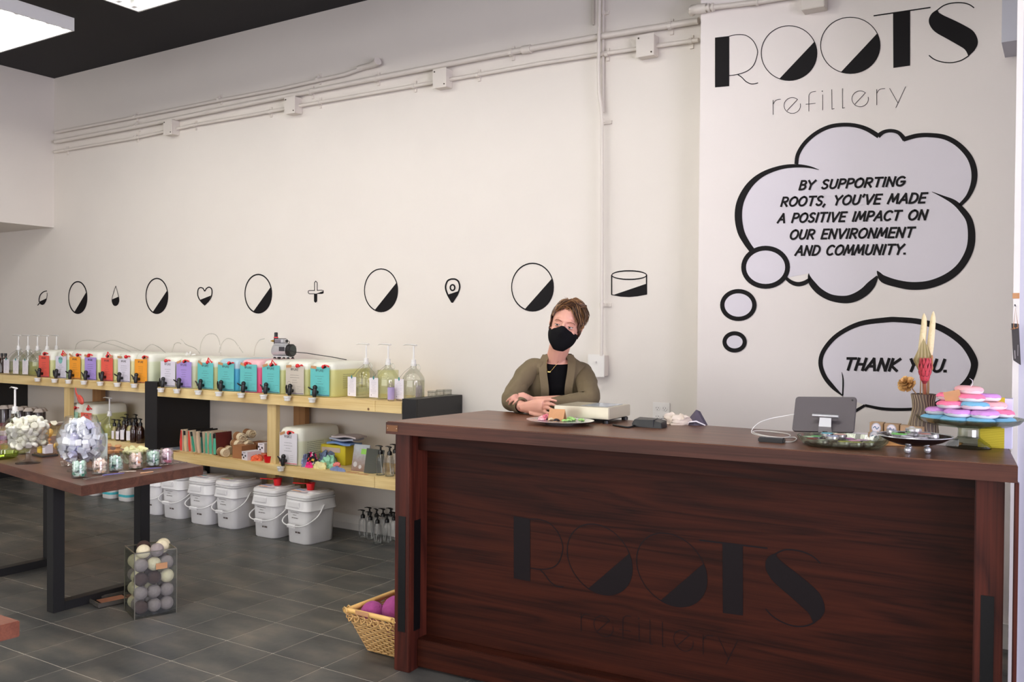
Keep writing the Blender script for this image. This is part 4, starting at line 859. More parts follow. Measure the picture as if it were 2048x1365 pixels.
def patterned():
    m = mat('patterned_cloth', rgb(220, 30, 120), .8); nt = m.node_tree; b = nt.nodes['Principled BSDF']; tc = nt.nodes.new('ShaderNodeTexCoord'); v = nt.nodes.new('ShaderNodeTexVoronoi'); v.inputs['Scale'].default_value = 62
    r = nt.nodes.new('ShaderNodeValToRGB'); r.color_ramp.interpolation = 'CONSTANT'; e = r.color_ramp.elements; e[0].color = (*rgb(24, 20, 30), 1); e[1].position = .45; e[1].color = (*rgb(230, 40, 130), 1)
    for p_, c in ((.66, (220, 60, 50)), (.78, (240, 200, 90)), (.86, (240, 235, 240))): q = e.new(p_); q.color = (*rgb(*c), 1)
    s = nt.nodes.new('ShaderNodeSeparateColor'); nt.links.new(tc.outputs['Object'], v.inputs['Vector']); nt.links.new(v.outputs['Color'], s.inputs[0]); nt.links.new(s.outputs[0], r.inputs[0]); nt.links.new(r.outputs[0], b.inputs['Base Color']); return m
heap('cloth', 'pink and black patterned cloth in the cloth pile', 'cloth', (pxl(622,4.43), 4.43, ZS), .045, .03, .085, patterned(), gc, seed=8, folds=.2)
heap('cloth', 'bright pink cloth edge under the patterned cloth', 'cloth', (pxl(618,4.385,938), 4.387, ZS), .03, .014, .03, mat('hot_pink', rgb(232, 40, 130), .8), gc, seed=9)
heap('cloth', 'mint green net cloth in the cloth pile', 'cloth', (pxl(658,4.46), 4.46, ZS), .065, .04, .062, mat('mint_net', rgb(158, 214, 182), .9, bump=.8, nscale=60), gc, seed=10, folds=.3, k=30)
heap('cloth', 'pale yellow net cloth at the front of the pile', 'cloth', (pxl(640,4.395,938), 4.397, ZS), .05, .022, .036, mat('lemon_net', rgb(234, 226, 168), .9, bump=.8, nscale=60), gc, seed=11, folds=.35, k=30)
heap('cloth', 'coral cloth tucked in the mint one', 'cloth', (pxl(674,4.425,930), 4.425, ZS+.022), .032, .014, .025, mat('coral', rgb(226, 128, 122), .9), gc, seed=12)
heap('cloth', 'blue lace-edged cloth at the right of the pile', 'cloth', (pxl(677,4.40,940), 4.392, ZS), .062, .016, .022, mat('lace_blue', rgb(120, 134, 176), .9, noise=.3, nscale=120), gc, seed=13, folds=.28)
# yellow sign, towels, booklet
t = thing('display_sign', 'yellow display box with a pale paper label, under folded towels', 'box', (pxl(671,4.6,905), 4.58, ZS), .05)
obj('panel', MB().box(-.125, .105, 0, .09, 0, .135), mat('sign_yellow', rgb(216, 196, 44), .6), t, bevel=.002); obj('paper_label', MB().box(-.105, .06, -.002, 0, .085, .118), mat('label_mauve', rgb(208, 186, 170), .7), t)
def towel(loc, sx, sy, label, m_, rot=0, seed=1):
    rr = random.Random(seed); mb = MB(); nx, ny = 12, 6; ph = rr.uniform(0, 6)
    f = lambda i, j, o_: (-sx/2+sx*i/nx, -sy/2+sy*j/ny, .005*math.sin(i*.55+ph)+.003*math.sin(j+ph)+(.010 if i < nx-1 else .0)*0+o_+.010)
    top = [[f(i, j, .012) for j in range(ny+1)] for i in range(nx+1)]; bot = [[f(i, j, 0) for j in range(ny+1)] for i in range(nx+1)]
    mb.loft([t_+list(reversed(b_)) for t_, b_ in zip(top, bot)]); return tag(obj('folded_towel', mb, m_, smooth=50, loc=loc, rot=rot), label, 'towel', 'folded towels on the yellow box')
xT = pxl(690,4.6,880)
towel((xT-.03, 4.625, ZS+.136), .22, .12, 'blue folded towel lying on the yellow box', mat('towel_blue', rgb(116, 146, 196), .9), 0, 2)
towel((xT-.01, 4.628, ZS+.160), .21, .12, 'grey-blue folded towel second from the top', mat('towel_greyblue', rgb(160, 166, 186), .9), .05, 4)
towel((xT+.01, 4.63, ZS+.186), .22, .12, 'pale grey folded towel on top of the pile', mat('towel_grey', rgb(196, 186, 188), .9), .03, 5)
t = thing('booklet', 'upright picture booklet with a green label, leaning beside the towels', 'booklet', (pxl(722,4.47,930), 4.455, ZS), (math.radians(-12), 0, math.radians(4)))
def photo_cover():
    m = mat('booklet_cover', rgb(170, 165, 165), .4); nt = m.node_tree; b = nt.nodes['Principled BSDF']; tc = nt.nodes.new('ShaderNodeTexCoord'); s = nt.nodes.new('ShaderNodeSeparateXYZ'); nt.links.new(tc.outputs['Object'], s.inputs[0])
    n = nt.nodes.new('ShaderNodeTexNoise'); n.inputs['Scale'].default_value = 45; nt.links.new(tc.outputs['Object'], n.inputs['Vector'])
    a_ = nt.nodes.new('ShaderNodeMath'); a_.operation = 'MULTIPLY_ADD'; a_.inputs[1].default_value = .09; nt.links.new(n.outputs[0], a_.inputs[0]); nt.links.new(s.outputs[2], a_.inputs[2])
    r = nt.nodes.new('ShaderNodeValToRGB'); e = r.color_ramp.elements; e[0].position = .05; e[0].color = (*rgb(128, 98, 82), 1); e[1].position = .2; e[1].color = (*rgb(178, 184, 190), 1); q = e.new(.12); q.color = (*rgb(150, 138, 134), 1)
    nt.links.new(a_.outputs[0], r.inputs[0]); nt.links.new(r.outputs[0], b.inputs['Base Color']); return m
obj('pages', MB().box(-.068, .058, .001, .012, 0, .175), paper, t); obj('cover', MB().box(-.07, .06, -.001, .001, 0, .178), photo_cover(), t)
obj('green_label', MB().box(-.005, .05, -.0022, -.001, .115, .15), flat_mat((140, 196, 84)), t)
m = MB(); 
for a_, b_, r_ in ((-.042, .045, .016), (.0, .03, .012)): fill(m, ell(a_, b_, r_, r_*1.1, 14), lambda u, v: Vector((u, -.0015, v)))
obj('cover_picture', m, flat_mat((200, 196, 196)), t)
t = thing('booklet', 'thin dark booklets leaning behind the picture booklet', 'booklet', (pxl(748,4.45,930), 4.44, ZS), (math.radians(-12), .16, .9))
obj('cover', MB().box(-.06, .06, 0, .006, 0, .16), flat_mat((90, 92, 86)), t); obj('pages', MB().box(-.058, .058, .006, .016, 0, .156), flat_mat((190, 190, 180)), t)
tag(obj('price_tag', MB().cbox((pxl(703,4.385,938), 4.395, ZS+.001), (.09, .03, .0015)), kraft), 'kraft price tag lying before the booklet', 'tag', 'kraft tags on the lower shelf')
tag(obj('price_tag', MB().cbox((pxl(725,4.37,950), 4.376, ZS+.001), (.08, .02, .0015)), kraft), 'kraft price tag lying before the pump bottles', 'tag', 'kraft tags on the lower shelf')

# clear pump bottles with black pumps
def pump_bottle(loc, label, rot=0, group='clear pump bottles', r=.029, h=.15):
    t = thing('pump_bottle', label, 'bottle', loc, rot, group)
    obj('glass', MB().lathe([(r*.92, 0), (r, .006), (r, h*.72), (r*.9, h*.82), (r*.6, h*.91), (r*.42, h*.96), (r*.42, h)], k=18, caps=(True, False)), clear, t, smooth=55)
    obj('glass_base', MB().lathe([(r*.9, .002), (r*.9, .008), (.002, .011)], k=18), clear2, t, smooth=55)
    obj('dip_tube', MB().tube([(0, 0, h), (.004, 0, h*.5), (.016, 0, .01)], .0022, 6), mat('pale_tube', rgb(206, 208, 204), .4), t, smooth=60)
    m = MB().lathe([(.0155, h-.012), (.0155, h+.006), (.009, h+.014), (.006, h+.016), (.0055, h+.034)], k=14)
    m.tube([(-.038, 0, h+.040), (-.02, 0, h+.043), (0, 0, h+.040), (.013, 0, h+.038)], [.003, .005, .009, .007], 8, flat=.7)
    obj('pump', m, black_pl, t, smooth=45); return t
pb = pump_bottle((pxl(761,4.42,940), 4.42, ZS), 'clear pump bottle on the lower shelf, left one', .2, 'clear pump bottles on the lower shelf', h=.148)
dup(pb, (pxl(779,4.42,940), 4.42, ZS), -.1, 'clear pump bottle on the lower shelf, middle one'); dup(pb, (pxl(790,4.52,930), 4.52, ZS), .2, 'clear pump bottle on the lower shelf, half behind the counter post')
fl = [(725.6,1079,'standing farthest left'), (740.5,1083.5,'second from the left'), (754.7,1091,'foremost of all'), (774,1089,'at the front, right of the foremost'), (739,1073,'in the back row, left'), (753,1077,'in the middle of the cluster'), (766,1076,'in the middle, right'), (781,1075,'at the back beside the post'), (764,1068,'farthest back'), (788,1084,'half hidden by the counter post')]
for i, (px, py, l) in enumerate(fl):
    p = onZ(0, px, py-3.5); dup(pb, (p.x, p.y, 0), (.3, .1, 2.9, 3.2, .4, -.3, .2, .1, 3.0, .2)[i], 'clear pump bottle on the floor, '+l, 'clear pump bottles on the floor')

# ================================================================== LOWER LEFT SHELF
ZL1 = Z1b
def amber_bottle(loc, label, h=.15, r=.03, m_=amber, lab=True, rot=0, pump=True):
    t = thing('amber_bottle', label, 'bottle', loc, rot, 'brown and clear pump bottles on the lower left shelf')
    obj('glass', MB().lathe([(r*.92, 0), (r, .006), (r, h*.66), (r*.85, h*.78), (r*.5, h*.88), (r*.38, h*.92), (r*.38, h)], k=18), m_, t, smooth=55)
    if lab: obj('bottle_label', MB().loft([[(math.sin(a_)*(r+.001), -math.cos(a_)*(r+.001), z) for a_ in [-.75+1.5*q/8 for q in range(9)]] for z in (h*.1, h*.62)], (False, False), False), paper, t, smooth=60)
    m = MB().lathe([(.0145, h-.012), (.0145, h+.008), (.008, h+.016), (.0055, h+.018), (.0055, h+.034)], k=12)
    m.tube([(-.04, 0, h+.038), (-.02, 0, h+.043), (0, 0, h+.040), (.013, 0, h+.038)], [.003, .005, .009, .007], 8, flat=.7); obj('pump', m, black_pl, t, smooth=45); return t
honey = mat('clear_bottle_filled', rgb(150, 140, 90), .15, spec=.7)
for px, py, h, r, m_, lb, l in ((229,879,.125,.022,honey,True,'clear labelled pump bottle, leftmost'), (238,880,.125,.024,amber,True,'small brown labelled pump bottle, second'), (248,881,.15,.028,amber,True,'brown labelled pump bottle, third'), (260,882,.145,.027,honey,True,'clear labelled pump bottle between brown ones'), (268,884,.15,.03,amber,False,'plain brown pump bottle'), (281,886,.15,.033,amber,False,'large plain brown pump bottle beside the black divider'), (254,877,.16,.026,amber,False,'brown pump bottle in the back row'), (272,878,.165,.026,amber,False,'tallest brown pump bottle, in the back row')):
    p = onZ(ZL1, px, py-(1 if py > 878.5 else 3)); yy = max(4.40, min(p.y, 4.42)) if py > 878.5 else 4.52
    amber_bottle((onY(yy, px, 860).x, yy, ZL1), l, h, r, m_, lb, rnd(-.3, .3))
growler((onY(4.44,219,850).x, 4.44, ZL1), 'glass pump jar with a long white pump on the lower left shelf', ('b', rgb(206,208,120)), .12, r=.05, h=.20, stem=.10, group='pump jar on the lower left shelf', tagdx=-.06, handle=False)
for i in range(8):
    px = (8, 22, 34, 48, 58, 68, 78, 84)[i] if i < 8 else 0
    if px == 34: px = 40
    y = 4.46+(.06 if i % 2 else 0); t = thing('filled_jar', ('jar of dark goods at the left edge', 'jar of dark goods beside the pump jar\'s left', 'jar of dark goods behind the pump jar', 'jar of dark goods right of the pump stem', 'jar of dark goods, fourth from the right end', 'jar of dark goods, third from the right end', 'jar of dark goods, second from the right end', 'jar of dark goods at the right end of its row')[i]+' on the lower left shelf', 'jar', (onY(y, px, 850).x, y, ZL1), 0, 'cloth-topped jars of dark goods on the lower left shelf')
    r = .031; obj('glass', MB().lathe([(r, 0), (r, .15), (r*.85, .165)], k=16), mat('dark_filled_glass', rgb(74, 66, 68), .12, spec=.8), t, smooth=50)
    obj('red_base', MB().lathe([(r+.001, .0), (r+.001, .03)], k=16), mat('dark_red', rgb(110, 30, 40), .4), t)
    rr = [[((r*.86+.009*q*(1+.35*math.sin(6*a_))) *math.cos(a_), (r*.86+.009*q*(1+.35*math.sin(6*a_)))*math.sin(a_), .192-.016*q) for a_ in [2*PI*k/24 for k in range(24)]] for q in (0, .6, 1.1, 2)]
    obj('cloth_lid', MB().loft(rr, (True, False)), mat('grey_cloth_lid', rgb(196, 184, 174), .8), t, smooth=60)
# red strainer ladle hanging from the upper shelf
yl = 4.32; hp = [onY(yl, *p) for p in ((151,776),(152,786),(156,795),(162,800))]
t = thing('strainer_ladle', 'red slotted ladle hanging under the left shelf', 'ladle', (hp[0].x, yl, hp[0].z))
o0 = hp[0]; obj('handle', MB().tube([p-o0 for p in hp], [.008, .010, .016, .02], 8, flat=.4), mat('coral_plastic', rgb(214, 84, 70), .4), t, smooth=50)
bc = onY(yl, 161, 800)-o0; bm_ = obj('bowl', MB().ball(bc, .05, 16, rx=1.0, ry=.3, rz=.62, M=Matrix.Rotation(.7, 3, 'Y')), mat('coral_plastic', rgb(214, 84, 70), .4), t, smooth=60)
m = MB()
for q in range(3): m.brush([(bc.x+a_, bc.z+b_) for a_, b_ in ell(-.014+q*.016, .008-q*.012, .009, .009, 10)], .0015, lambda u, v: Vector((u, bc.y-.0165, v)), True)
obj('slots', m, mat('slot_light', rgb(236, 150, 136), .5), bm_)
tag(obj('hanging_string', MB().tube([Vector(o0)+Vector((.01, .0, -.07)), onY(yl, 156, 818), onY(yl+.03, 152, 826)], .0012, 5), white_pl), 'thin white string under the red ladle', 'string')

# ================================================================== FLOOR: PAILS
pail_w = mat('pail_white', rgb(242, 240, 240), .38)
def make_pail(label, loc):
    t = thing('storage_pail', label, 'bucket', loc, 0, 'white lidded pails under the shelves'); W_, D_ = .20, .235
    rg = [rrect(W_*s_, D_*s_, .04, z, 4, 0, D_/2) for z, s_ in ((0, .93), (.006, .97), (.225, 1.04))]
    obj('pail_body', MB().loft(rg), pail_w, t, smooth=45)
    cr = []
    for z, s_ in ((.212, 1.13), (.216, 1.16), (.232, 1.12), (.262, 1.09), (.266, 1.09)):
        ring = rrect(W_*s_, D_*s_, .045, z, 5, 0, D_/2)
        if z < .22: ring = [(p[0], p[1], p[2]-.010*abs(math.sin(math.atan2(p[1]-D_/2, p[0])*2))) for p in ring]
        cr.append(ring)
    obj('collar', MB().loft(cr), pail_w, t, smooth=45)
    obj('collar_panel', MB().box(-.062, .045, -.022, -.012, .226, .258), pail_w, t, bevel=.002)
    l1 = [rrect(W_*s_, D_*s_, .045, z, 5, 0, D_/2) for z, s_ in ((.266, 1.03), (.272, 1.10), (.277, 1.11), (.279, 1.0), (.284, 1.06), (.288, 1.10), (.304, 1.08), (.309, 1.02))]
    lid = obj('lid', MB().loft(l1), pail_w, t, smooth=40)
    obj('lid_panel', MB().loft([rrect(W_*.62, D_*.7, .02, .309, 3, .015, D_*.56), rrect(W_*.58, D_*.66, .02, .315, 3, .015, D_*.56)]), pail_w, lid, bevel=.001)
    hy = D_*.5; hp_ = spline([(.122, hy, .235), (.123, hy-.05, .175), (.115, -.01, .135), (.06, -.038, .118), (-.06, -.038, .118), (-.115, -.01, .14), (-.123, hy-.05, .18), (-.122, hy, .235)], 5)
    h_ = obj('handle', MB().tube(hp_, .0045, 6), pail_w, t, smooth=60)
    m = MB().tube([(-.035, -.0385, .118), (.035, -.0385, .118)], .0085, 8)
    for q in range(7): m.box(-.036+q*.011, -.030+q*.011, -.046, -.03, .105, .112)
    obj('grip', m, pail_w, h_, smooth=40)
    fn = lambda u, v: Vector((u, -.0065+.0105*0-.0, v)); m = MB(); fn2 = lambda u, v: Vector((u, .0045-.035*v-.003, v))
    print_lines(m, -.055, .03, .175, .205, 3, fn2, .003); m.brush([(-.01, .07), (.005, .07)], .010, fn2); m.brush([(.010, .07), (.035, .07)], .010, fn2); print_lines(m, -.04, .02, .155, .157, 1, fn2, .004)
    obj('print', m, mat('pail_print', rgb(96, 84, 78), .6), t)
    return t
def lid_cards(t, stripes, off=(0, 0)):
    m = MB().box(-.085, .05, .02, .11, .3155, .3165); c = obj('lid_card', m, paper, t)
    for k, s_ in enumerate(stripes): obj('card_stripe', MB().box(-.08, .0, .026+k*.034, .044+k*.034, .3168, .3172), flat_mat(s_), c)
P0 = make_pail('white lidded pail nearest the counter, with a red scoop on its lid', (0,0,0))
pos = [(576,1083), (511,1071), (437,1052.5), (383,1045), (332,1033), (289,1025)]
labs = [None, 'white lidded pail second from the counter, with a red scoop on its lid', 'white lidded pail third from the counter, with orange and green lid cards', 'white lidded pail fourth from the counter, with orange and teal lid cards', 'white lidded pail fifth from the counter, with a crumpled bag on its lid', 'white lidded pail farthest left, partly behind the table leg']
pails = [P0]+[dup(P0, label=labs[i]) for i in range(1, 6)]
str_ = [[(222,170,120),(120,160,196)], [(222,160,120),(120,130,170)], [(222,150,110),(186,200,120)], [(222,140,100),(110,180,190)], [(200,200,206),(180,186,200)], [(210,206,200),(190,190,190)]]
for i, (q, p) in enumerate(zip(pails, pos)):
    v = onZ(0, *p); yy = min(4.36, max(4.30, v.y)); q.scale = (1.08, 1.08, 1.1); q.location = (v.x+.100, yy-.02, 0); q.rotation_euler = (0, 0, (-.06, .0, -.04, .03, 0, .02)[i]); lid_cards(q, str_[i])
for i in (0, 1):
    L_ = pails[i].location; s_ = scoop((L_.x+.02, L_.y+.11, .3495), 3.5, ('red plastic scoop lying on the lid of the pail nearest the counter', 'red plastic scoop lying on the lid of the second pail')[i], .03)
L_ = pails[4].location; heap('crumpled_bag', 'crumpled clear bag on the lid of the fifth pail', 'bag', (L_.x-.02, L_.y+.08, .349), .04, .035, .022, cloudy('clear_bag', rgb(220, 220, 226), .5), seed=21, folds=.35)
# plastic bottles with teal bands farther left
for i, (px, py) in enumerate(((205,990), (232,997), (262,1003))):
    p = onZ(0, px, py-3); t = thing('refill_bottle', ('white refill bottle farthest left under the shelf', 'white refill bottle with a teal band, left of the table leg', 'white refill bottle with a teal band, nearest the table leg')[i], 'bottle', (p.x, min(p.y, 4.6), 0), 0, 'white refill bottles on the floor')
    obj('bottle_body', MB().loft([rrect(.15*s_, .11*s_, .04*s_, z, 4) for z, s_ in ((0, .92), (.008, 1), (.20, 1), (.235, .8), (.255, .4), (.28, .3))]), white_pl, t, smooth=50)
    if i: obj('teal_band', MB().loft([rrect(.1515, .1115, .0405, z, 4) for z in (.035, .055)], (False, False)), flat_mat((70, 180, 190)), t, smooth=50)
    obj('cap', MB().lathe([(.025, .27), (.025, .295)], k=14), white_pl, t, smooth=40)
# ================================================================== LEFT TABLE
HT = .70
tA, tB, tC = onZ(HT, 163, 972.7), onZ(HT, 407, 932), onZ(HT, 0, 927)
dv_ = (tC-tA).normalized(); tC = tA+dv_*1.95; tD = tB+dv_*1.95+Vector((0, .03, 0))
wood_tab = wood('table_wood_top', rgb(72, 44, 36), rgb(104, 68, 54), 0, .35)
black_metal = mat('black_powder_metal', rgb(17, 17, 18), .5)
def polytable(name, label, pts, z, th, mtop, legs, r_=.03):
    o = pts[0]; t = thing(name, label, 'table', (o.x, o.y, 0))
    obj('tabletop', MB().prism([(p.x-o.x, p.y-o.y) for p in pts], lambda u, v: (u, v, z-th), lambda u, v: (u, v, z)), mtop, t, bevel=.003)
    for x, y0, y1 in legs:
        x -= o.x; y0 -= o.y; y1 -= o.y
        obj('leg_frame', MB().box(x-r_, x+r_, y0, y0+2*r_, 0, z-th).box(x-r_, x+r_, y1-2*r_, y1, 0, z-th).box(x-r_, x+r_, y0+2*r_, y1-2*r_, 0, .045).box(x-r_, x+r_, y0+2*r_, y1-2*r_, z-th-.02, z-th), black_metal, t, bevel=.002)
    return t
lf = onZ(0, 100, 1226); lb_ = onX(lf.x, 284, 1000)
polytable('display_table', 'dark wood table on black metal loop legs, laid with glass jars', [tA, tB, tD, tC], HT, .05, wood_tab, [(lf.x, lf.y, lb_.y+.03), (onY(lb_.y, 101, 1100).x, lf.y+.02, lb_.y+.03)])
fz = .45; fP = onZ(fz, 40, 1242); f1 = onZ(fz, 0, 1229)-fP; f2 = onZ(fz, 0, 1252)-fP
f1 = f1.normalized()*.8; f2 = f2.normalized()*.7
polytable('low_table', 'corner of a low reddish wood table cut by the picture\'s lower left', [fP, fP+f1, fP+f1+f2, fP+f2], fz, .055, wood('low_table_wood', rgb(96, 50, 38), rgb(132, 78, 58), 0, .35), [], .03)
lt = bpy.data.objects[-1] if False else [o for o in bpy.data.objects if o.name == 'low_table'][0]
for q in (.15, .85):
    c = f1*q*.6+f2*.5+f1*.1; obj('leg', MB().box(c.x-.025, c.x+.025, c.y-.025, c.y+.025, 0, fz-.055), black_metal, lt)

# pedestal bowl of white tablets
clear_b = glass('bowl_glass', (1, 1, 1), (.78, .82, .80), .12)
def scatter(n, inside, size, mb_m, name, label, cat, grp, zc=0, tries=6000, dmin=.02, seed=1, mats=None):
    rr = random.Random(seed); P = []; k = 0
    while len(P) < n and k < tries:
        k += 1; p = inside(rr)
        if p is None: continue
        if all((Vector(p)-q).length > dmin for q in P): P.append(Vector(p))
    ms = [mesh_of(name, mb_m, m) for m in mats]
    c_ = sum(P, Vector())/len(P); zs_ = sorted(p.z for p in P)
    for i, p in enumerate(P):
        s_x = (p-c_).dot(RT); s_y = (p-c_).dot(Vector((FW.x, FW.y, 0)))
        lab_ = label+', '+('low' if p.z < zs_[len(P)//3] else 'halfway up' if p.z < zs_[2*len(P)//3] else 'high')+(' at the left' if s_x < -.03 else ' at the right' if s_x > .03 else ' in the middle')+(', facing the camera' if s_y < -.02 else ', deep behind' if s_y > .02 else '')
        o = bpy.data.objects.new(name, ms[rr.randrange(len(ms))]); COL.objects.link(o); o.location = p
        o.rotation_euler = (rr.uniform(0, 3), rr.uniform(0, 3), rr.uniform(0, 3)); s_ = rr.uniform(.9, 1.1); o.scale = (s_, s_, s_); tag(o, lab_, cat, grp)
    return P
bx = onZ(HT, 45, 928); bx = Vector((bx.x, bx.y+.03, HT))
t = thing('pedestal_bowl', 'footed glass bowl heaped with white tablets', 'bowl', bx)
obj('foot', MB().lathe([(.062, 0), (.062, .004), (.03, .010), (.014, .022), (.011, .06), (.018, .078)], k=28), clear_b, t, smooth=55)
obj('bowl', MB().lathe([(.018, .078), (.085, .084), (.096, .095), (.102, .13), (.107, .20), (.109, .203), (.105, .2), (.099, .13), (.09, .098), (.01, .088)], k=32, caps=(False, False)), clear_b, t, smooth=55)
def in_bowl(rr):
    z = rr.uniform(.10, .245); a_ = rr.uniform(0, 2*PI); R = .088 if z < .2 else .088*math.sqrt(max(0, 1-((z-.2)/.05)**2))+.005
    r = R*(rr.random()**.25 if z < .2 else rr.random()**.5); return (bx.x+r*math.cos(a_), bx.y+r*math.sin(a_), HT+z)
tab = MB().lathe([(.001, -.0095), (.0155, -.0095), (.0195, -.005), (.0195, .005), (.0155, .0095), (.001, .0095)], k=14)
tabm = [mat('tablet_white', rgb(240, 238, 226), .6), mat('tablet_cream', rgb(232, 230, 210), .6)]
scatter(125, in_bowl, 0, tab, 'bath_tablet', 'white tablet in the footed bowl', 'tablet', 'white tablets in the footed bowl', mats=tabm, dmin=.0245, seed=4)
# fish bowl of wrapped cubes
fb = onZ(HT, 151, 943); fb = Vector((fb.x, fb.y+.03, HT))
t = thing('brandy_bowl', 'big round footed glass bowl full of wrapped cubes', 'bowl', fb)
obj('foot', MB().lathe([(.066, 0), (.066, .004), (.03, .012), (.02, .03), (.028, .038)], k=28), clear_b, t, smooth=55)
obj('bowl', MB().lathe([(.028, .038), (.07, .05), (.105, .085), (.121, .13), (.122, .16), (.112, .20), (.09, .245), (.075, .282), (.074, .285), (.073, .282), (.088, .243), (.109, .2), (.118, .16), (.117, .13), (.10, .087), (.02, .046)], k=36, caps=(False, False)), clear_b, t, smooth=55)
def in_fish(rr):
    z = rr.uniform(.062, .262); a_ = rr.uniform(0, 2*PI); R = .100*math.sqrt(max(.05, 1-((z-.145)/.108)**2)) if z < .2 else .088-(z-.2)*.95
    r = R*rr.random()**.3; return (fb.x+r*math.cos(a_), fb.y+r*math.sin(a_), HT+z)
cu = MB().loft([rrect(.030, .026, .002, -.012, 1), rrect(.034, .030, .002, -.010, 1), rrect(.034, .030, .002, .010, 1), rrect(.030, .026, .002, .012, 1)])
cum = [mat('wrapped_pale_%d' % i, rgb(*c), .22, coat=.6) for i, c in enumerate(((236,238,242),(228,232,238),(216,220,230),(240,242,242),(214,214,240)))]
scatter(165, in_fish, 0, cu, 'wrapped_cube', 'wrapped cube in the round bowl', 'cube', 'wrapped cubes in the round glass bowl', mats=cum, dmin=.031, seed=5)
# six small jars of cubes along the front edge
def cube_jar(px, py, cols_, label, h=.088, r=.036):
    p = onZ(HT, px, py); p.y += .02; t = thing('cube_jar', label, 'jar', (p.x, p.y, HT), 0, 'small glass jars of cubes along the table edge')
    obj('glass', MB().lathe([(r*.9, 0), (r, .004), (r, h*.8), (r*.93, h*.87), (r*.93, h), (r*.88, h), (r*.88, h*.86), (r*.95, h*.79), (r*.95, .006), (.001, .005)], k=24), clear_b, t, smooth=50)
    mbs = [MB() for _ in cols_]; rr = random.Random(px); s_ = .013
    for q in range(64):
        z = .012+rr.random()*h*.72; a_ = rr.uniform(0, 2*PI); rad = (r*.74)*rr.random()**.3
        i = 0 if (z > h*.42 or rr.random() < .35) else 1+rr.randrange(len(cols_)-1)
        mbs[i].cbox((rad*math.cos(a_), rad*math.sin(a_), z), (s_, s_, s_), Matrix.Rotation(rr.uniform(0, 3), 3, Vector((rr.random(), rr.random(), .5))))
    for m_, c in zip(mbs, cols_):
        o = obj('cubes', m_, flat_mat(c), t); o['kind'] = 'stuff'
    fn = lambda u, v: Vector((math.sin(u/r+.35)*(r+.0006), -math.cos(u/r+.35)*(r+.0006), v)); m = MB(); write(m, 'PURE', fn, .011, .0016, 0, .028, .024); obj('print', m, ink_p, t)
GRN, PCH, PNK = [(196,226,208),(70,150,126),(230,240,232)], [(240,214,196),(234,160,110),(240,226,200)], [(236,208,214),(206,120,140),(244,226,230)]
for px, py, c, l in ((151,957,GRN,'jar of mint green cubes nearest the table corner'), (192,950,[(244,222,206),(232,190,140),(240,230,210)],'jar of peach and cream cubes, second from the left'), (225,944,GRN,'jar of deep green cubes, third from the left'),
                     (265,939,PCH,'jar of orange cubes, fourth from the left'), (299,934,GRN,'jar of mint green cubes, fifth from the left'), (327,929.5,PNK,'jar of pink cubes, last towards the right')): cube_jar(px, py, c, l)
# tongs
def tongs(a_, b_, m_, label):
    p, q = onZ(HT, *a_), onZ(HT, *b_); d = (q-p); L_ = d.length; t = thing('tongs', label, 'tongs', (p.x, p.y, HT), math.atan2(d.y, d.x), 'small tongs beside the jars')
    for s_ in (1, -1): obj('arm', MB().tube([(0, s_*.012, .006), (L_*.1, s_*.010, .008), (L_*.6, s_*.008, .009), (L_-.006, s_*.002, .008), (L_, 0, .008)], [.005, .003, .003, .004, .004], 6, flat=.5), m_, t, smooth=60)
tm1 = mat('tongs_metal', rgb(180, 168, 160), .25, metal=.8); tm2 = mat('tongs_violet', rgb(96, 92, 160), .35)
for a_, b_, m_, l in (((168,962),(206,956),tm1,'metal tongs by the first jar'), ((206,954),(248,950),tm2,'violet-blue tongs between second and third jars'), ((238,947),(272,946),tm1,'metal tongs before the fourth jar'), ((286,942),(322,939),tm2,'dull violet tongs before the fifth jar'), ((318,934),(346,932),tm1,'metal tongs before the pink jar'), ((348,930),(374,928),tm1,'metal tongs at the right end of the table'))[:]: tongs(a_, b_, m_, l)
p, q = onZ(HT, 281, 948), onZ(HT, 306, 945); tag(obj('wooden_stick', MB().tube([p+Vector((0,0,.003)), q+Vector((0,0,.003))], .003, 6), mat('pale_stick', rgb(214, 170, 130), .6)), 'pale wooden stick lying before the orange jar', 'stick')
# bowl of yellow wedges behind the jars
p = onZ(HT, 254, 930); t = thing('glass_bowl', 'low glass bowl heaped with pale yellow bars', 'bowl', (p.x, p.y+.05, HT)); yb = p.y+.05; xb_ = p.x
obj('bowl', MB().lathe([(.04, 0), (.055, .006), (.075, .05), (.08, .07), (.077, .07), (.07, .048), (.05, .012), (.001, .01)], k=26), glass('green_bowl_glass', (.93, .98, .92), (.5, .62, .5), .15), t, smooth=50)
for i in range(11):
    a_ = i*.57; o = obj('soap_bar', MB().loft([rrect(.028*s_, .06, .01, z, 3) for z, s_ in ((0, .8), (.008, 1), (.02, .8))]), mat('pale_yellow_soap', rgb(232, 230, 176), .6), smooth=50, loc=(xb_+.045*math.cos(a_)*(.3+.7*(i % 3)/2), yb+.04*math.sin(a_), HT+.052+.008*(i % 3)), rot=(.3*math.sin(i), .5*math.cos(i*2), i*.9))
    tag(o, 'pale yellow soap bar in the low glass bowl, '+('at the right rim','behind the right rim','standing at the back','at the back left','lying at the left','at the left rim','at the front left','in the very front','topmost in the middle','at the front right','under the topmost bar')[i], 'soap', 'pale yellow bars in the glass bowl')
p = onZ(HT, 296, 926); t = thing('glass_bowl', 'low glass bowl of small mauve beads behind the mint jar', 'bowl', (p.x, p.y+.06, HT))
obj('bowl', MB().lathe([(.03, 0), (.045, .006), (.058, .05), (.056, .05), (.043, .01), (.001, .008)], k=22), clear_b, t, smooth=50)
m = MB()
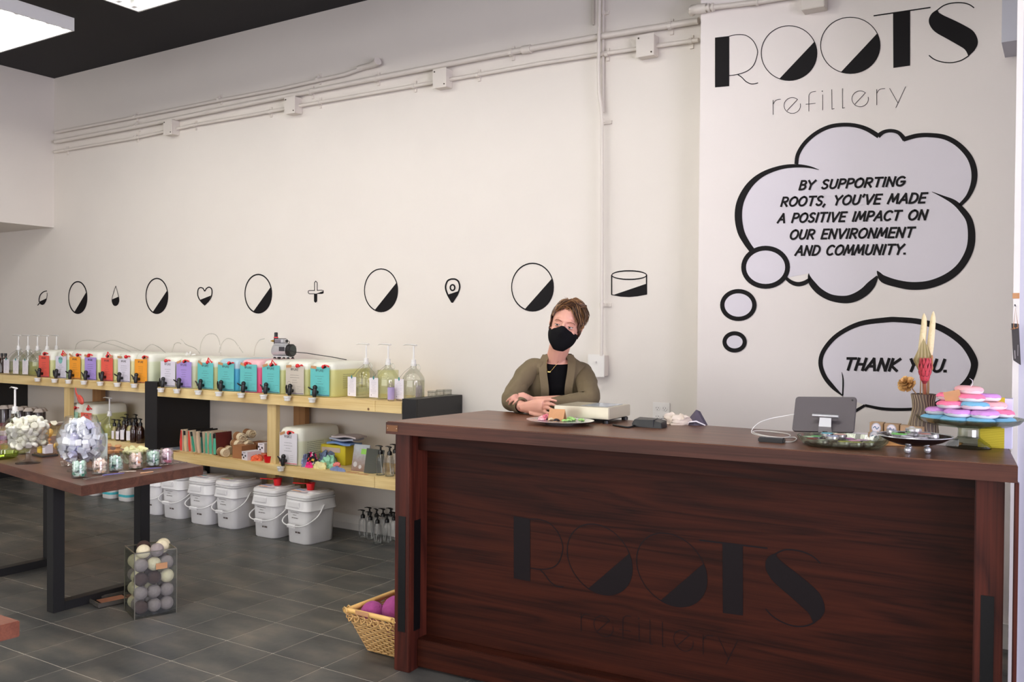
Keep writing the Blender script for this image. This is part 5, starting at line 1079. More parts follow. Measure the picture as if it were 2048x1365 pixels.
for i in range(60): a_ = rnd(0, 6.28); r_ = .045*math.sqrt(random.random()); m.ball((r_*math.cos(a_), r_*math.sin(a_), .045+rnd(0, .014)), .008, 6)
o = obj('beads', m, mat('mauve_bead', rgb(190, 180, 200), .4), t); o['kind'] = 'stuff'
# things at the back of the table
def on_t(px, py, dy=0): v = onZ(HT, px, py); return Vector((v.x, v.y+dy, HT))
def inside_t(v): return v
p = on_t(30, 908); growler(p, 'large glass pump jar with a white pump on the table, far left', ('b', rgb(206,210,90)), .06, r=.078, h=.25, tag_=True, group=None, tagdx=-.07, stem=.10, rot=-.2)
# yellow-green glass dish under the pump jar tag
p = on_t(8, 918); t = thing('green_dish', 'shallow yellow-green glass dish at the left edge', 'dish', p+Vector((-.03, .0, 0)))
obj('dish', MB().lathe([(.07, 0), (.085, .01), (.09, .035), (.087, .035), (.08, .012), (.001, .008)], k=12), glass('yellow_green_glass', (.86, .94, .55), (.5, .62, .2), .2), t, smooth=30)
wood_lt = mat('beech_wood', rgb(214, 158, 106), .6, noise=.08); brist = mat('bristles', rgb(206, 176, 130), .8)
def brush_thing(v, label, r=.028, h=.05, knob=True, rot=0):
    t = thing('dish_brush', label, 'brush', v, rot, 'wooden dish brushes on the table')
    m = MB()
    for k in range(40): a_ = k*2.4; r_ = r*.8*math.sqrt(k/40); m.tube([(r_*math.cos(a_), r_*math.sin(a_), 0), (r_*.9*math.cos(a_), r_*.9*math.sin(a_), h*.5)], .0016, 4)
    obj('bristles', m, brist, t)['kind'] = 'stuff'
    obj('handle', MB().lathe([(r, h*.5), (r*1.02, h*.55), (r*1.02, h*.8), (r*.5, h*.95), (r*.45, h*1.2), (r*.8, h*1.35), (r*.6, h*1.6), (.001, h*1.65)], k=18), wood_lt, t, smooth=45)
brush_thing(on_t(101, 900, -.02), 'wooden dish brush under the yellow sponge', .03, .045)
brush_thing(on_t(214, 916), 'wooden dish brush right of the frosted card', .034, .05)
brush_thing(on_t(236, 912), 'small wooden dish brush at the table\'s far edge', .026, .04)
def sponge(v, s_, label):
    o = obj('natural_sponge', MB().ball((0, 0, 0), s_, 14, rz=.85, jit=.13), mat('sponge_yellow', rgb(224, 178, 92), .9, bump=1, nscale=90), smooth=60, loc=v); tag(o, label, 'sponge', 'yellow sponges on the table')
sponge(on_t(101, 900, -.02)+Vector((0, 0, .074+.03)), .032, 'yellow sponge sitting on the wooden brush'); sponge(on_t(110, 903, .02)+Vector((0, 0, .03)), .026, 'yellow sponge peeping behind the big round bowl')
p = on_t(90, 912); t = thing('slate_tray', 'dark slate tray holding soap beside the footed bowl', 'tray', p, -.1); obj('tray', MB().box(-.07, .07, -.045, .045, 0, .010), mat('dark_slate', rgb(60, 54, 50), .6), t, bevel=.002); obj('soap_dish', MB().box(-.06, .06, -.036, .036, .010, .018), mat('dish_brown', rgb(100, 76, 58), .6), t)
carton(p.x-.015, p.y-.028, HT+.018, .045, .045, .05, mat('honey_soap', rgb(222, 186, 72), .5), 'honey yellow soap block on the slate tray', 'soap', rot=-.1); carton(p.x+.034, p.y-.028, HT+.018, .035, .045, .05, paper, 'white soap box beside the honey soap block', 'box', rot=-.1)
p = on_t(72, 900, .03); t = thing('clip_jar', 'tall clear clip jar with a red lid behind the footed bowl', 'jar', p)
obj('glass', MB().lathe([(.03, 0), (.034, .005), (.034, .13), (.03, .14)], k=20), clear_b, t, smooth=50); obj('lid', MB().loft([rrect(.07, .05, .01, z) for z in (.141, .158)]), red_pl, t, bevel=.002, rot=(0, .12, .3)); obj('wire_clip', MB().tube([(.036, 0, .10), (.044, 0, .13), (.034, 0, .155)], .0018, 5), silver, t)
p = on_t(108, 892, .02); t = thing('white_dish', 'small curved white dish on a clear stand behind the sponge', 'dish', p)
obj('stand', MB().lathe([(.03, 0), (.03, .004), (.006, .01), (.006, .12), (.02, .128)], k=18), clear_b, t, smooth=50); obj('dish', MB().loft([[(-.045+.09*i/8, y, .128+.02*((i/4-1)**2)+z) for y, z in ((-.02, 0), (.02, 0), (.02, .004), (-.02, .004))] for i in range(9)]), mat('cream_ceramic', rgb(226, 220, 200), .4), t, smooth=50)
p = on_t(203, 920); t = thing('frosted_card', 'frosted upright card standing behind the big round bowl', 'card', p, .5)
obj('sheet', MB().box(-.035, .035, -.002, .002, .004, .15), cloudy('frosted_sheet', rgb(196, 206, 202), .85), t); obj('base', MB().box(-.035, .035, -.015, .015, 0, .006), clear_b, t); obj('green_mark', MB().box(-.034, -.026, -.003, -.002, .135, .15), flat_mat((80, 190, 90)), t)
p = on_t(172, 922, .0); t = thing('nail_brush', 'long wooden scrubbing brush lying behind the big bowl', 'brush', p, .1)
m = MB()
for i in range(17):
    for j in range(3): m.tube([(-.06+i*.0075, -.012+.012*j, 0), (-.06+i*.0075, -.012+.012*j, .016)], .0022, 4)
obj('bristles', m, brist, t)['kind'] = 'stuff'; obj('back', MB().loft([rrect(.14, .04, .018, z, 4) for z in (.016, .03)]), wood_lt, t, bevel=.003)
p = on_t(127, 934); t = thing('crystal_dish', 'small cut crystal dish left of the big bowl\'s foot', 'dish', p+Vector((0,.02,0)))
obj('dish', MB().lathe([(.02, 0), (.03, .006), (.036, .026), (.033, .026), (.026, .01), (.001, .006)], k=10), clear_b, t, smooth=20)
p = on_t(4, 880, .05)
for i, (dx, z, c, l) in enumerate(((-.02, 0, (238,120,120), 'coral jar'), (.0, .12, (240,130,150), 'pink')) ): pass
t = thing('soap_jar', 'glass jar of coral and pink bars at the left edge of the table', 'jar', on_t(3, 905, .0)+Vector((-.05, .03, 0)))
obj('glass', MB().lathe([(.04, 0), (.045, .005), (.045, .12), (.038, .13), (.038, .15), (.042, .152), (.042, .16)], k=20), clear_b, t, smooth=50)
for k, c in enumerate(((226,120,80), (240,140,150), (190,120,190), (236,214,220))): obj('soap_bar', MB().cbox((.006*(-1)**k, 0, .025+.028*k), (.05, .04, .022), Matrix.Rotation(.3*k, 3, 'Z')), flat_mat(c), t, bevel=.003)

# ================================================================== FLOOR: BALL VASE, TRAY, BASKET
N_, R_, L2 = onZ(0, 269, 1241), onZ(0, 353, 1226), onZ(0, 243, 1215)
rot_ = math.atan2(R_.y-N_.y, R_.x-N_.x); Wd = (R_-N_).length; Dp = .2; Hh = .325
t = thing('glass_vase', 'square glass vase on the floor full of wool balls', 'vase', (N_.x, N_.y, 0), rot_)
ge = glass('vase_glass', (.95, .97, .95), (.5, .52, .48), .04)
fr_ = mat('vase_edge', rgb(96, 92, 78), .25, spec=.8)
def walls(m, a_, b_, c_, d_, z0, z1, th):
    m.box(a_, b_, c_, c_+th, z0, z1).box(a_, b_, d_-th, d_, z0, z1).box(a_, a_+th, c_+th, d_-th, z0, z1).box(b_-th, b_, c_+th, d_-th, z0, z1); return m
obj('glass_wall', walls(MB(), 0, Wd, 0, Dp, .012, Hh, .004), ge, t); obj('glass_bottom', MB().box(0, Wd, 0, Dp, 0, .012), ge, t)
obj('rim', walls(MB(), -.001, Wd+.001, -.001, Dp+.001, Hh, Hh+.005, .006), fr_, t)
for x, y in ((0, 0), (Wd, 0), (Wd, Dp), (0, Dp)): obj('glass_edge', MB().box(x-.002, x+.002, y-.002, y+.002, .0, Hh), fr_, t)
vM = Matrix.Translation((N_.x, N_.y, 0)) @ Matrix.Rotation(rot_, 4, 'Z')
obj('kraft_label', MB().box(Wd*.5, Wd*.5+.055, -.002, -.0005, .235, .265), kraft, t, rot=(0, 0, 0))
wool = {'c': mat('wool_cream', rgb(226, 214, 180), .95, bump=.8, nscale=70, noise=.06), 'g': mat('wool_grey', rgb(148, 136, 134), .95, bump=.8, nscale=70, noise=.15), 'b': mat('wool_brown', rgb(70, 50, 44), .95, bump=.8, nscale=70, noise=.12)}
wb = {k_: mesh_of('wool_ball', MB().ball((0, 0, 0), .0345, 18), m_, smooth=80) for k_, m_ in wool.items()}
wn = {'c': 'cream', 'g': 'grey', 'b': 'brown'}
front = ['bgg', 'ggg', 'bbc', 'gcg']; left_ = ['gc', 'cc', 'cg', 'cc']
for L_ in range(4):
    for i in range(3):
        for j in range(3):
            if j > 0 and i > 0 and L_ < 3 and (i+j) == 4: pass
            k_ = front[L_][i] if j == 0 else (left_[L_][j-1] if i == 0 else 'gcb'[(i*2+j+L_) % 3])
            o = bpy.data.objects.new('wool_ball', wb[k_]); COL.objects.link(o)
            o.location = vM @ Vector((.039+i*(Wd-.078)/2+rnd(-.0015, .0015), .0395+j*(Dp-.079)/2, .048+.0695*L_)); o.rotation_euler = (rnd(0, 3),)*3
            tag(o, '%s wool ball %s' % (wn[k_], ('in the bottom layer of the square vase', 'in the second layer of the square vase', 'in the third layer of the square vase', 'in the upper layer of the square vase')[L_]+', '+('left', 'middle', 'right')[i]+(' front', ' centre', ' back')[j]), 'ball', 'wool balls in the square glass vase')
for x, y, z, k_, l in ((.055,.055,.322,'c','heaped at the left of the vase\'s top'), (.15,.075,.330,'c','highest of the heap on the vase'), (.115,.035,.325,'g','lilac grey, nestling at the front of the vase\'s top'), (.175,.14,.322,'c','heaped at the back right of the vase\'s top'), (.075,.13,.325,'b','heaped at the back left of the vase\'s top')):
    o = bpy.data.objects.new('wool_ball', wb[k_]); COL.objects.link(o); o.location = vM @ Vector((x, y, z)); tag(o, '%s wool ball %s' % (wn[k_], l), 'ball', 'wool balls in the square glass vase')
p = onZ(0, 216, 1206); t = thing('sign_tray', 'dark rimmed glass tray with a kraft sign lying beside the vase', 'tray', (p.x+.01, p.y+.01, 0), rot_+.15)
obj('tray_base', MB().box(-.08, .09, -.06, .07, .0, .012), mat('dark_glass_tray', rgb(52, 46, 40), .15), t, bevel=.003); obj('tray_rim', walls(MB(), -.09, .10, -.07, .08, .004, .026, .010), mat('dark_glass_rim', rgb(80, 76, 70), .12, spec=.8), t, bevel=.003)
obj('kraft_sign', MB().box(-.055, .075, -.04, .05, .0125, .0145), mat('kraft_rust', rgb(150, 96, 70), .8, noise=.25, nscale=40), t)

# wicker basket
cane = mat('cane', rgb(204, 164, 104), .55, noise=.15, nscale=30); cane_lt = mat('cane_rod', rgb(222, 178, 104), .45, noise=.06)
bk0 = onZ(.2, 690, 1222)
t = thing('wicker_basket', 'wicker basket with thick cane rods on the floor left of the counter', 'basket', (bk0.x+.14, bk0.y+.20, 0))
def peri(f, n):        # perimeter of the flared rectangle at height fraction f
    hw, hd = .088+.045*f, .105+.08*f; out = []
    for k in range(n):
        s_ = k/n*4; e_ = int(s_); q = s_-e_
        out.append([(-hw+2*hw*q, -hd), (hw, -hd+2*hd*q), (hw-2*hw*q, hd), (-hw, hd-2*hd*q)][e_])
    return out
NP = 72; m = MB()
for row in range(15):
    f = row/14; pts = []
    for k, (x, y) in enumerate(peri(f, NP)):
        L_ = math.hypot(x, y); w_ = .0035*(1 if (k//2+row) % 2 else -1); pts.append((x*(1+w_/L_), y*(1+w_/L_), .012+.165*f))
    pts.append(pts[0]); m.tube(pts, .0042, 5, (False, False))
obj('weave', m, cane, t, smooth=60)['kind'] = 'stuff'
m = MB()
for k in range(0, NP, 2):
    a_, b_ = peri(0, NP)[k], peri(1.05, NP)[k]; m.tube([(a_[0], a_[1], .005), (b_[0], b_[1], .185)], .0024, 5)
obj('stakes', m, cane, t)['kind'] = 'stuff'
obj('basket_floor', MB().box(-.088, .088, -.105, .105, .004, .010), cane, t)
m = MB()
for k in range(30):     # looped border under the rods
    x, y = peri(1, 30)[k]; x2, y2 = peri(1, 30)[(k+1) % 30]; m.tube(spline([(x, y, .17), ((x+x2)/2*1.05, (y+y2)/2*1.05, .155), (x2*1.04, y2*1.04, .178), (x*.99, y*.99, .19)], 3), .003, 5)
obj('looped_border', m, cane, t, smooth=60)['kind'] = 'stuff'
for x0, y0, x1, y1 in ((-.15, -.19, .15, -.19), (-.15, .19, .15, .19), (-.138, -.2, -.138, .2), (.138, -.2, .138, .2)):
    obj('rim_rod', MB().tube([(x0, y0, .2), (x0*.99, y0*.99, .2), (x1*.99, y1*.99, .2), (x1, y1, .2)], [.009, .0115, .0115, .009], 10), cane_lt, t, smooth=50)
for sx in (-1, 1):
    for sy in (-1, 1): obj('corner_binding', MB().tube([(sx*.138+.017*math.cos(q*.9), sy*.19+.004*q-.02, .2+.017*math.sin(q*.9)) for q in range(12)], .003, 5), cane, t, smooth=60)
obj('kraft_tag', MB().box(-.075, .0, -.205, -.2035, .196, .214), kraft, t)
plum = mat('wool_plum', rgb(150, 64, 124), .95, bump=.9, nscale=60, noise=.15)
for dx, dy, z, r, l in ((-.075,-.09,.168,.056,'plum felt ball at the basket\'s near left corner'), (.03,-.05,.19,.066,'large plum felt ball against the counter post'), (.04,.09,.215,.06,'plum felt ball highest in the basket'), (-.06,.08,.14,.056,'plum felt ball deeper in the basket'), (.0,-.0,.08,.06,'plum felt ball at the bottom of the basket')):
    tag(obj('felt_ball', MB().ball((0,0,0), r, 20), plum, smooth=80, loc=(bk0.x+.14+dx, bk0.y+.2+dy, z)), l, 'ball', 'plum felt balls in the wicker basket')

# ================================================================== ON THE COUNTER
def on_c(px, py, dy=0): v = onZ(HC, px, py); return Vector((v.x, v.y+dy, HC))
# platter with soaps
p = on_c(1120, 849); xp, yp = p.x, p.y+.0
t = thing('silver_platter', 'oval silver platter of small soaps on the counter', 'platter', p); chrome = mat('polished_silver', rgb(226, 228, 230), .18, metal=.55)
obj('dish', MB().lathe([(.055, .0), (.06, .004), (.085, .008), (.108, .015), (.128, .017), (.129, .0185), (.107, .018), (.084, .011), (.001, .010)], k=36, a=1.12, b=.95), chrome, t, smooth=50)
def rose(v, s_, m_, label, seed):
    rr = random.Random(seed); mb = MB()
    for i in range(9):
        a_ = i*2.4; r_ = s_*.55*math.sqrt(i/9); mb.ball((r_*math.cos(a_), r_*math.sin(a_), s_*(.55-.25*i/9)), s_*.42, 7, rz=.55, M=Matrix.Rotation(rr.uniform(-.7, .7), 3, 'X'))
    tag(obj('soap_rose', mb, m_, smooth=60, loc=v), label, 'soap', 'little shaped soaps on the silver platter')
pk, pk2, gr2, crm, blk = (mat(n_, rgb(*c), .5) for n_, c in (('soap_pink',(232,128,146)), ('soap_light_pink',(240,186,190)), ('soap_green',(160,206,120)), ('soap_cream',(226,204,170)), ('soap_black',(40,34,36))))
zb = HC+.011
for i, (px, py, s_, m_, nm) in enumerate(((1072,845,.016,pk2,'light pink rose soap at the platter\'s left end'), (1081,843,.018,pk,'pink rose soap second from the left'), (1088,841,.02,pk,'pink rose soap at the top of the pink heap'), (1094,846,.018,pk,'pink rose soap touching the kraft tent card'), (1084,849,.015,pk,'pink rose soap at the front of the pink heap'), (1079,850,.014,pk2,'light pink rose soap at the front left'),
      (1103,849,.013,crm,'cream soap before the tent card'), (1112,851,.013,blk,'black soap before the tent card'), (1133,845,.013,blk,'black soap behind the green ones'), (1143,845,.014,pk2,'light pink soap right of the black one'), (1150,849,.015,gr2,'green soap in the middle right of the platter'), (1160,845,.017,gr2,'green soap highest at the right'), (1139,851,.013,gr2,'green soap at the front'), (1167,850,.014,gr2,'green soap at the right end'), (1128,852,.012,gr2,'green soap foremost on the platter'), (1121,848,.011,crm,'cream soap in the middle of the platter'))):
    v = on_c(px, py-2); v.x = xp+max(-.105, min(.105, v.x-xp)); v.y = yp+max(-.07, min(.07, (v.y-yp)*.7)); rose(Vector((v.x, v.y, zb)), s_*1.22, m_, nm, i)
def tent(v, w_, h_, label, rot=0, base=0):
    t = tag(obj('tent_card', MB().loft([[(-w_/2, -.02, base), (-w_/2, 0, base+h_), (-w_/2, .02, base), (-w_/2, .0185, base), (-w_/2, 0, base+h_-.003), (-w_/2, -.0185, base)], [(w_/2, -.02, base), (w_/2, 0, base+h_), (w_/2, .02, base), (w_/2, .0185, base), (w_/2, 0, base+h_-.003), (w_/2, -.0185, base)]]), kraft, loc=v, rot=rot), label, 'card'); return t
v = onY(yp+.02, 1112, 846); tent(Vector((v.x, yp+.03, HC+.011)), .07, .048, 'kraft tent card standing among the soaps on the platter', .1)
# platform scale
steel = mat('stainless_platter', rgb(206, 198, 176), .3, metal=.45)
cFR, cBR = on_c(1215, 849), on_c(1257, 840); wS = cFR.x-onY(cFR.y, 1107, 830).x; aS = math.radians(2)
t = thing('platform_scale', 'square stainless platform scale on the counter before the person', 'scale', (cFR.x-wS/2, cFR.y+.115, HC), aS)
h2 = wS/2
m = MB(); m.loft([rrect(wS, .23, .004, z, 2) for z in (.018, .062, .066)]); obj('weighing_platter', m, steel, t, bevel=.002)
obj('base_frame', MB().box(-h2+.03, h2-.03, -.09, .09, .008, .018), black_pl, t)
for sx in (-1, 1):
    for sy in (-1, 1): obj('foot', MB().lathe([(.014, 0), (.014, .012), (.008, .014)], (sx*(h2-.02), sy*.10, 0), 12), black_pl, t)
obj('film_square', MB().box(-.02, .10, -.07, .10, .0665, .0672), mat('blue_film', rgb(176, 190, 204), .15), t)
# terminal and cable
p = on_c(1291, 856, .03); t = thing('card_terminal', 'black countertop terminal box right of the scale', 'terminal', p, .05); t.scale = (.84, .84, .84)
obj('case', MB().loft([[(-.065, -.035, 0), (-.075, -.03, .012), (-.062, -.028, .036), (.03, -.03, .037), (.076, -.034, .026), (.078, -.036, 0)], [(-.065, .045, 0), (-.075, .045, .014), (-.062, .043, .042), (.03, .045, .041), (.076, .04, .032), (.078, .045, 0)]]), black_pl, t, bevel=.002)
obj('display_ridge', MB().box(.035, .038, -.037, .040, .004, .040), steel_dk, t); obj('port', MB().box(-.006, .008, -.0325, -.028, .012, .02), steel_dk, t)
obj('wire_loop', MB().tube([(.06+.018*math.cos(q*.5), .04, .03+.012*math.sin(q*.5)) for q in range(13)], .0012, 5), black_pl, t, smooth=60)
tag(obj('terminal_cable', MB().tube(spline([on_c(1222, 853)+Vector((0, .02, .004)), on_c(1240, 855)+Vector((0, 0, .004)), on_c(1258, 857)+Vector((0, 0, .004)), on_c(1272, 853)+Vector((0, .0, .006)), on_c(1283, 849)+Vector((0, .0, .009))], 5), .004, 8), black_pl, smooth=60), 'thick black cable between the scale and the terminal', 'cable')
# cloth pad: white folded pad with a dark triangular corner
p = on_c(1352, 850, .02); o = heap('cloth_pad', 'rumpled cream cotton pad on the counter under the outlet', 'cloth', (p.x, p.y, HC), .055, .035, .04, mat('cream_pad', rgb(226, 212, 198), .9, noise=.05, nscale=60), seed=31, folds=.12, k=26)
p = on_c(1388, 851, .015); t = thing('fabric_fold', 'grey triangular fabric fold with a white lining beside the cream pad', 'cloth', p, .1)
obj('grey_fold', MB().loft([[(-.045, -.015, 0), (0.0, .01, .062), (.012, .02, .055), (-.02, .03, 0)], [(.0, -.03, .0), (.004, -.004, .062), (.018, .01, .055), (.01, .02, 0)], [(.044, -.012, 0), (.006, .0, .062), (.02, .012, .05), (.048, .016, 0)]]), mat('charcoal_fabric', rgb(84, 76, 90), .8), t, smooth=40)
obj('white_lining', MB().loft([[(-.04, -.022, 0), (-.04, -.018, .004)], [(-.015, -.032, .012), (-.015, -.028, .017)], [(.012, -.034, .016), (.012, -.03, .021)], [(.046, -.018, .0), (.046, -.014, .004)]], (False, False), False), paper, t, smooth=60)
# tablet on its stand
yT = 3.40
q = [onY(yT-.03, 1585, 864), onY(yT-.03, 1707, 866), onY(yT+.04, 1715, 796), onY(yT+.04, 1591, 793.5)]
c0 = (q[0]+q[1]+q[2]+q[3])/4; ux = ((q[1]-q[0])+(q[2]-q[3])).normalized(); uz = ((q[3]-q[0])+(q[2]-q[1])); uz = (uz-ux*uz.dot(ux)).normalized(); uy = uz.cross(ux)
tw, th = ((q[1]-q[0]).length+(q[2]-q[3]).length)/2, ((q[3]-q[0]).length+(q[2]-q[1]).length)/2
tM = Matrix(((ux.x, uy.x, uz.x, c0.x), (ux.y, uy.y, uz.y, c0.y), (ux.z, uy.z, uz.z, c0.z), (0, 0, 0, 1)))
t = thing('tablet_computer', 'grey tablet seen from the back, propped on a silver stand', 'tablet', (0,0,0)); t.matrix_world = tM
rr_ = lambda s_, y: [(p_[0], y, p_[1]) for p_ in [(a_[0], a_[1]) for a_ in rrect(tw*s_, th*s_, .012, 0, 5)]]
obj('back_shell', MB().loft([rr_(.985, -.004), rr_(1, -.002), rr_(1, .004)]), mat('space_grey_aluminium', rgb(86, 80, 84), .4, metal=.4), t, smooth=40)
obj('screen', MB().box(-tw/2+.008, tw/2-.008, .004, .0048, -th/2+.008, th/2-.008), mat('dark_screen', rgb(16, 16, 18), .1), t)
obj('camera_lens', MB().tube([(tw/2-.014, -.0055, th/2-.014), (tw/2-.014, -.004, th/2-.014)], .0035, 10), black_pl, t)
bx_ = onZ(HC, 1655, 869); bs = Vector((onY(yT-.0, 1655, 850).x, yT-.0, HC)); t = thing('tablet_stand', 'silver arm stand holding the tablet', 'stand', bs, math.atan2(ux.y, ux.x))
alu = mat('aluminium', rgb(196, 196, 200), .3, metal=.7); zz = c0.z-HC
obj('base_plate', MB().box(-.05, .05, -.065, .04, 0, .006), mat('dark_base', rgb(52, 48, 54), .4), t, bevel=.002)
obj('arm', MB().loft([[(-.026, -.035, .006), (.026, -.035, .006), (.026, -.031, .006), (-.026, -.031, .006)], [(-.022, -.042, zz*.5), (.022, -.042, zz*.5), (.022, -.038, zz*.5), (-.022, -.038, zz*.5)], [(-.02, -.034, zz*.95), (.02, -.034, zz*.95), (.02, -.03, zz*.95), (-.02, -.03, zz*.95)]]), alu, t)
obj('hinge', MB().tube([(-.046, -.034, zz*.98), (.046, -.034, zz*.98)], .007, 12), alu, t, smooth=50); obj('cable_hole', MB().tube([(0, -.0385, .022), (0, -.0375, .022)], .009, 14), black_pl, t)
# charging cable and battery pack
pts = [(1588,829),(1566,833),(1540,838),(1515,848),(1500,858),(1496,865)]; zs_ = [c0.z-.0, c0.z-.004, c0.z-.018, HC+.02, HC+.006, HC+.003]
path = [onY(yT+.0, *pts[0]), onY(yT, *pts[1]), onY(yT-.02, *pts[2]), onY(yT-.05, *pts[3])]+[onZ(HC+.003, *p_) for p_ in ((1503,866),(1530,873),(1560,876),(1580,873),(1574,868),(1545,864),(1515,862),(1506,865),(1530,872),(1565,876),(1588,875),(1593,879),(1585,884),(1566,884))]
tag(obj('charging_cable', MB().tube(spline(path, 4), .0018, 6), white_pl, smooth=60), 'thin white charging cable looping from the tablet', 'cable')
p = on_c(1541, 886, .012); t = thing('battery_pack', 'small black battery pack at the end of the white cable', 'battery', p, .03)
obj('case', MB().box(-.044, .044, -.013, .02, 0, .016), black_pl, t, bevel=.003); obj('top_plate', MB().box(-.04, .04, -.010, .017, .016, .0168), steel_dk, t)
# crystal tray of tins
crys = glass('cut_crystal', (.84, .88, .80), (.5, .56, .46), .5, .1)
p = on_c(1682, 895, .02); t = thing('crystal_tray', 'round cut-crystal tray of flat tins on the counter', 'tray', p); rings = []
for r, z in ((.09, 0), (.12, .004), (.138, .018), (.146, .034), (.140, .034), (.13, .018), (.11, .009), (.002, .008)):
    rings.append([((r+(.004 if (j % 2 and r > .1) else 0))*math.cos(2*PI*j/48), (r+(.004 if (j % 2 and r > .1) else 0))*.8*math.sin(2*PI*j/48), z) for j in range(48)])
obj('tray', MB().loft(rings), crys, t)
tin_m = mat('tin_metal', rgb(190, 188, 190), .25, metal=.8)
def tin(v, label, c, r=.021, h=.014, tilt=(0, 0), grp='flat tins'):
    t = thing('flat_tin', label, 'tin', v, (tilt[0], tilt[1], 0), grp); obj('tin_body', MB().lathe([(r*.97, 0), (r, .002), (r, h-.003)], k=20), tin_m, t, smooth=40)
    obj('lid', MB().lathe([(r+.0012, h*.45), (r+.0012, h-.001), (r, h)], k=20), tin_m, t, smooth=40); obj('lid_sticker', MB().lathe([(r*.9, h), (r*.9, h+.0006)], k=20), flat_mat(c), t); return t
C0 = p
g1 = 'flat tins on the crystal tray'
for i, (px, dy, dz, c, l) in enumerate(((1616,.02,0,(176,206,170),'tin with a pale green lid at the left rim'), (1625,-.03,0,(206,60,60),'tin with a red and white lid at the left front'), (1633,.05,.0,(110,190,110),'tin with a green lid at the back left'), (1645,-.05,0,(196,206,196),'tin with a pale lid at the front'), (1654,.04,.014,(90,180,200),'tin with a bright blue lid at the back'), (1664,-.035,.014,(150,160,190),'tin standing proud with a grey-blue side'),
       (1680,.03,.014,(206,160,150),'tin with a pinkish lid at the back middle'), (1688,-.05,0,(206,206,110),'tin with a yellow lid at the front'), (1697,.045,.0,(206,130,190),'tin with a magenta lid at the back'), (1709,-.005,.0,(210,150,180),'tin with a pink lid right of the middle'), (1712,-.05,0,(206,206,130),'tin with a yellow-green lid at the front right'), (1725,.03,0,(200,170,190),'tin with a mauve lid at the back right'), (1738,-.02,0,(196,206,150),'tin with a lime lid at the right rim'))):
    tin(Vector((onY(C0.y+dy, px, 870).x, C0.y+dy, HC+.0095+dz)), l+' of the crystal tray', c, grp=g1)
# black footed bowl of tins
p = on_c(1826, 908, .03); t = thing('black_bowl', 'shallow black bowl on silver ball feet, holding tins', 'bowl', p)
obj('bowl', MB().lathe([(.02, .022), (.05, .026), (.085, .038), (.112, .054), (.113, .056), (.084, .042), (.05, .031), (.001, .028)], k=34), mat('black_lacquer', rgb(22, 18, 20), .15, coat=.6), t, smooth=50)
obj('rim_ring', MB().tube([(.1125*math.cos(2*PI*j/36), .1125*math.sin(2*PI*j/36), .056) for j in range(37)], .0016, 5), chrome, t, smooth=60)
for k in range(3): a_ = -2.0+k*2*PI/3; obj('ball_foot', MB().ball((.038*math.cos(a_), .038*math.sin(a_), .011), .011, 12), chrome, t, smooth=60)
C1 = p; g2 = 'flat tins in the black bowl'
for i, (px, dy, z, c, l, r) in enumerate(((1798,0,.043,(110,196,90),'tin with a bright green lid at the left', .027), (1826,.03,.046,(200,200,196),'tall tin stack\'s lower tin in the middle', .024), (1827,.03,.061,(206,206,190),'tin on top of the middle one', .024), (1848,.03,.046,(206,150,140),'tin with a rosy lid at the right back', .023), (1815,-.05,.041,(196,196,204),'tin lying at the front left', .022), (1842,-.05,.041,(190,186,196),'tin lying at the front right', .022), (1866,-.01,.047,(176,176,180),'tin leaning at the right', .02), (1783,.03,.052,(150,156,176),'tin leaning at the left rim', .018))):
    tin(Vector((onY(C1.y+dy, px, 875).x, C1.y+dy, HC+z)), l+' of the black bowl', c, r, tilt=(0, (.0,0,0,0,.1,-.05,-.3,.25)[i]), grp=g2)
# kraft boxes with round stickers
def sbox(px0, px1, y, d_, zt, label, z0=HC):
    a_, b_ = onY(y, px0, 860), onY(y, px1, 860); zt = zt-z0
    t = carton((a_.x+b_.x)/2, y, z0, b_.x-a_.x, d_, zt, mat('soap_box_kraft', rgb(172, 142, 110), .8), label, 'box', 'kraft boxes with round stickers', rot=0)
    m = MB(); cx = 0; fill(m, ell(cx, zt*.72, .016, .018, 18), lambda u, v: Vector((u, -.0008, v))); s_ = obj('round_sticker', m, paper, t)
    m = MB(); m.brush(spline([(-.01, zt*.7), (-.004, zt*.8), (.002, zt*.66), (.009, zt*.78)], 3), .003, lambda u, v: Vector((u, -.0018, v))); m.brush(ell(0, zt*.72, .0145, .0165, 16), .0012, lambda u, v: Vector((u, -.0018, v)), True); obj('print', m, flat_mat((90, 120, 150)), s_)
yk = 3.36
sbox(1739, 1766, yk, .05, onY(yk, 1750, 846).z, 'kraft box at the left of the sticker row'); sbox(1768, 1798, yk-.01, .05, onY(yk-.01, 1780, 849).z, 'kraft box in the middle of the sticker row'); sbox(1800, 1848, yk-.02, .05, onY(yk-.02, 1820, 853).z, 'longer kraft box at the right of the sticker row')
sbox(1736, 1762, yk-.13, .045, onY(yk-.13, 1748, 866).z, 'kraft box standing in front, beside the crystal tray')
o = obj('envelope', MB().cbox((0, 0, .004), (.15, .10, .006), Matrix.Rotation(.5, 3, 'Z')), mat('manila', rgb(206, 150, 84), .7)); o.location = on_c(1781, 892, .05); tag(o, 'manila envelope under the black bowl\'s left side', 'envelope', 'manila envelopes on the counter')
o = obj('envelope', MB().cbox((0, 0, .004), (.12, .07, .006), Matrix.Rotation(-.2, 3, 'Z')), MATS['manila']); o.location = on_c(1880, 890, .03); tag(o, 'manila envelope between the black bowl and the cake stand', 'envelope', 'manila envelopes on the counter')
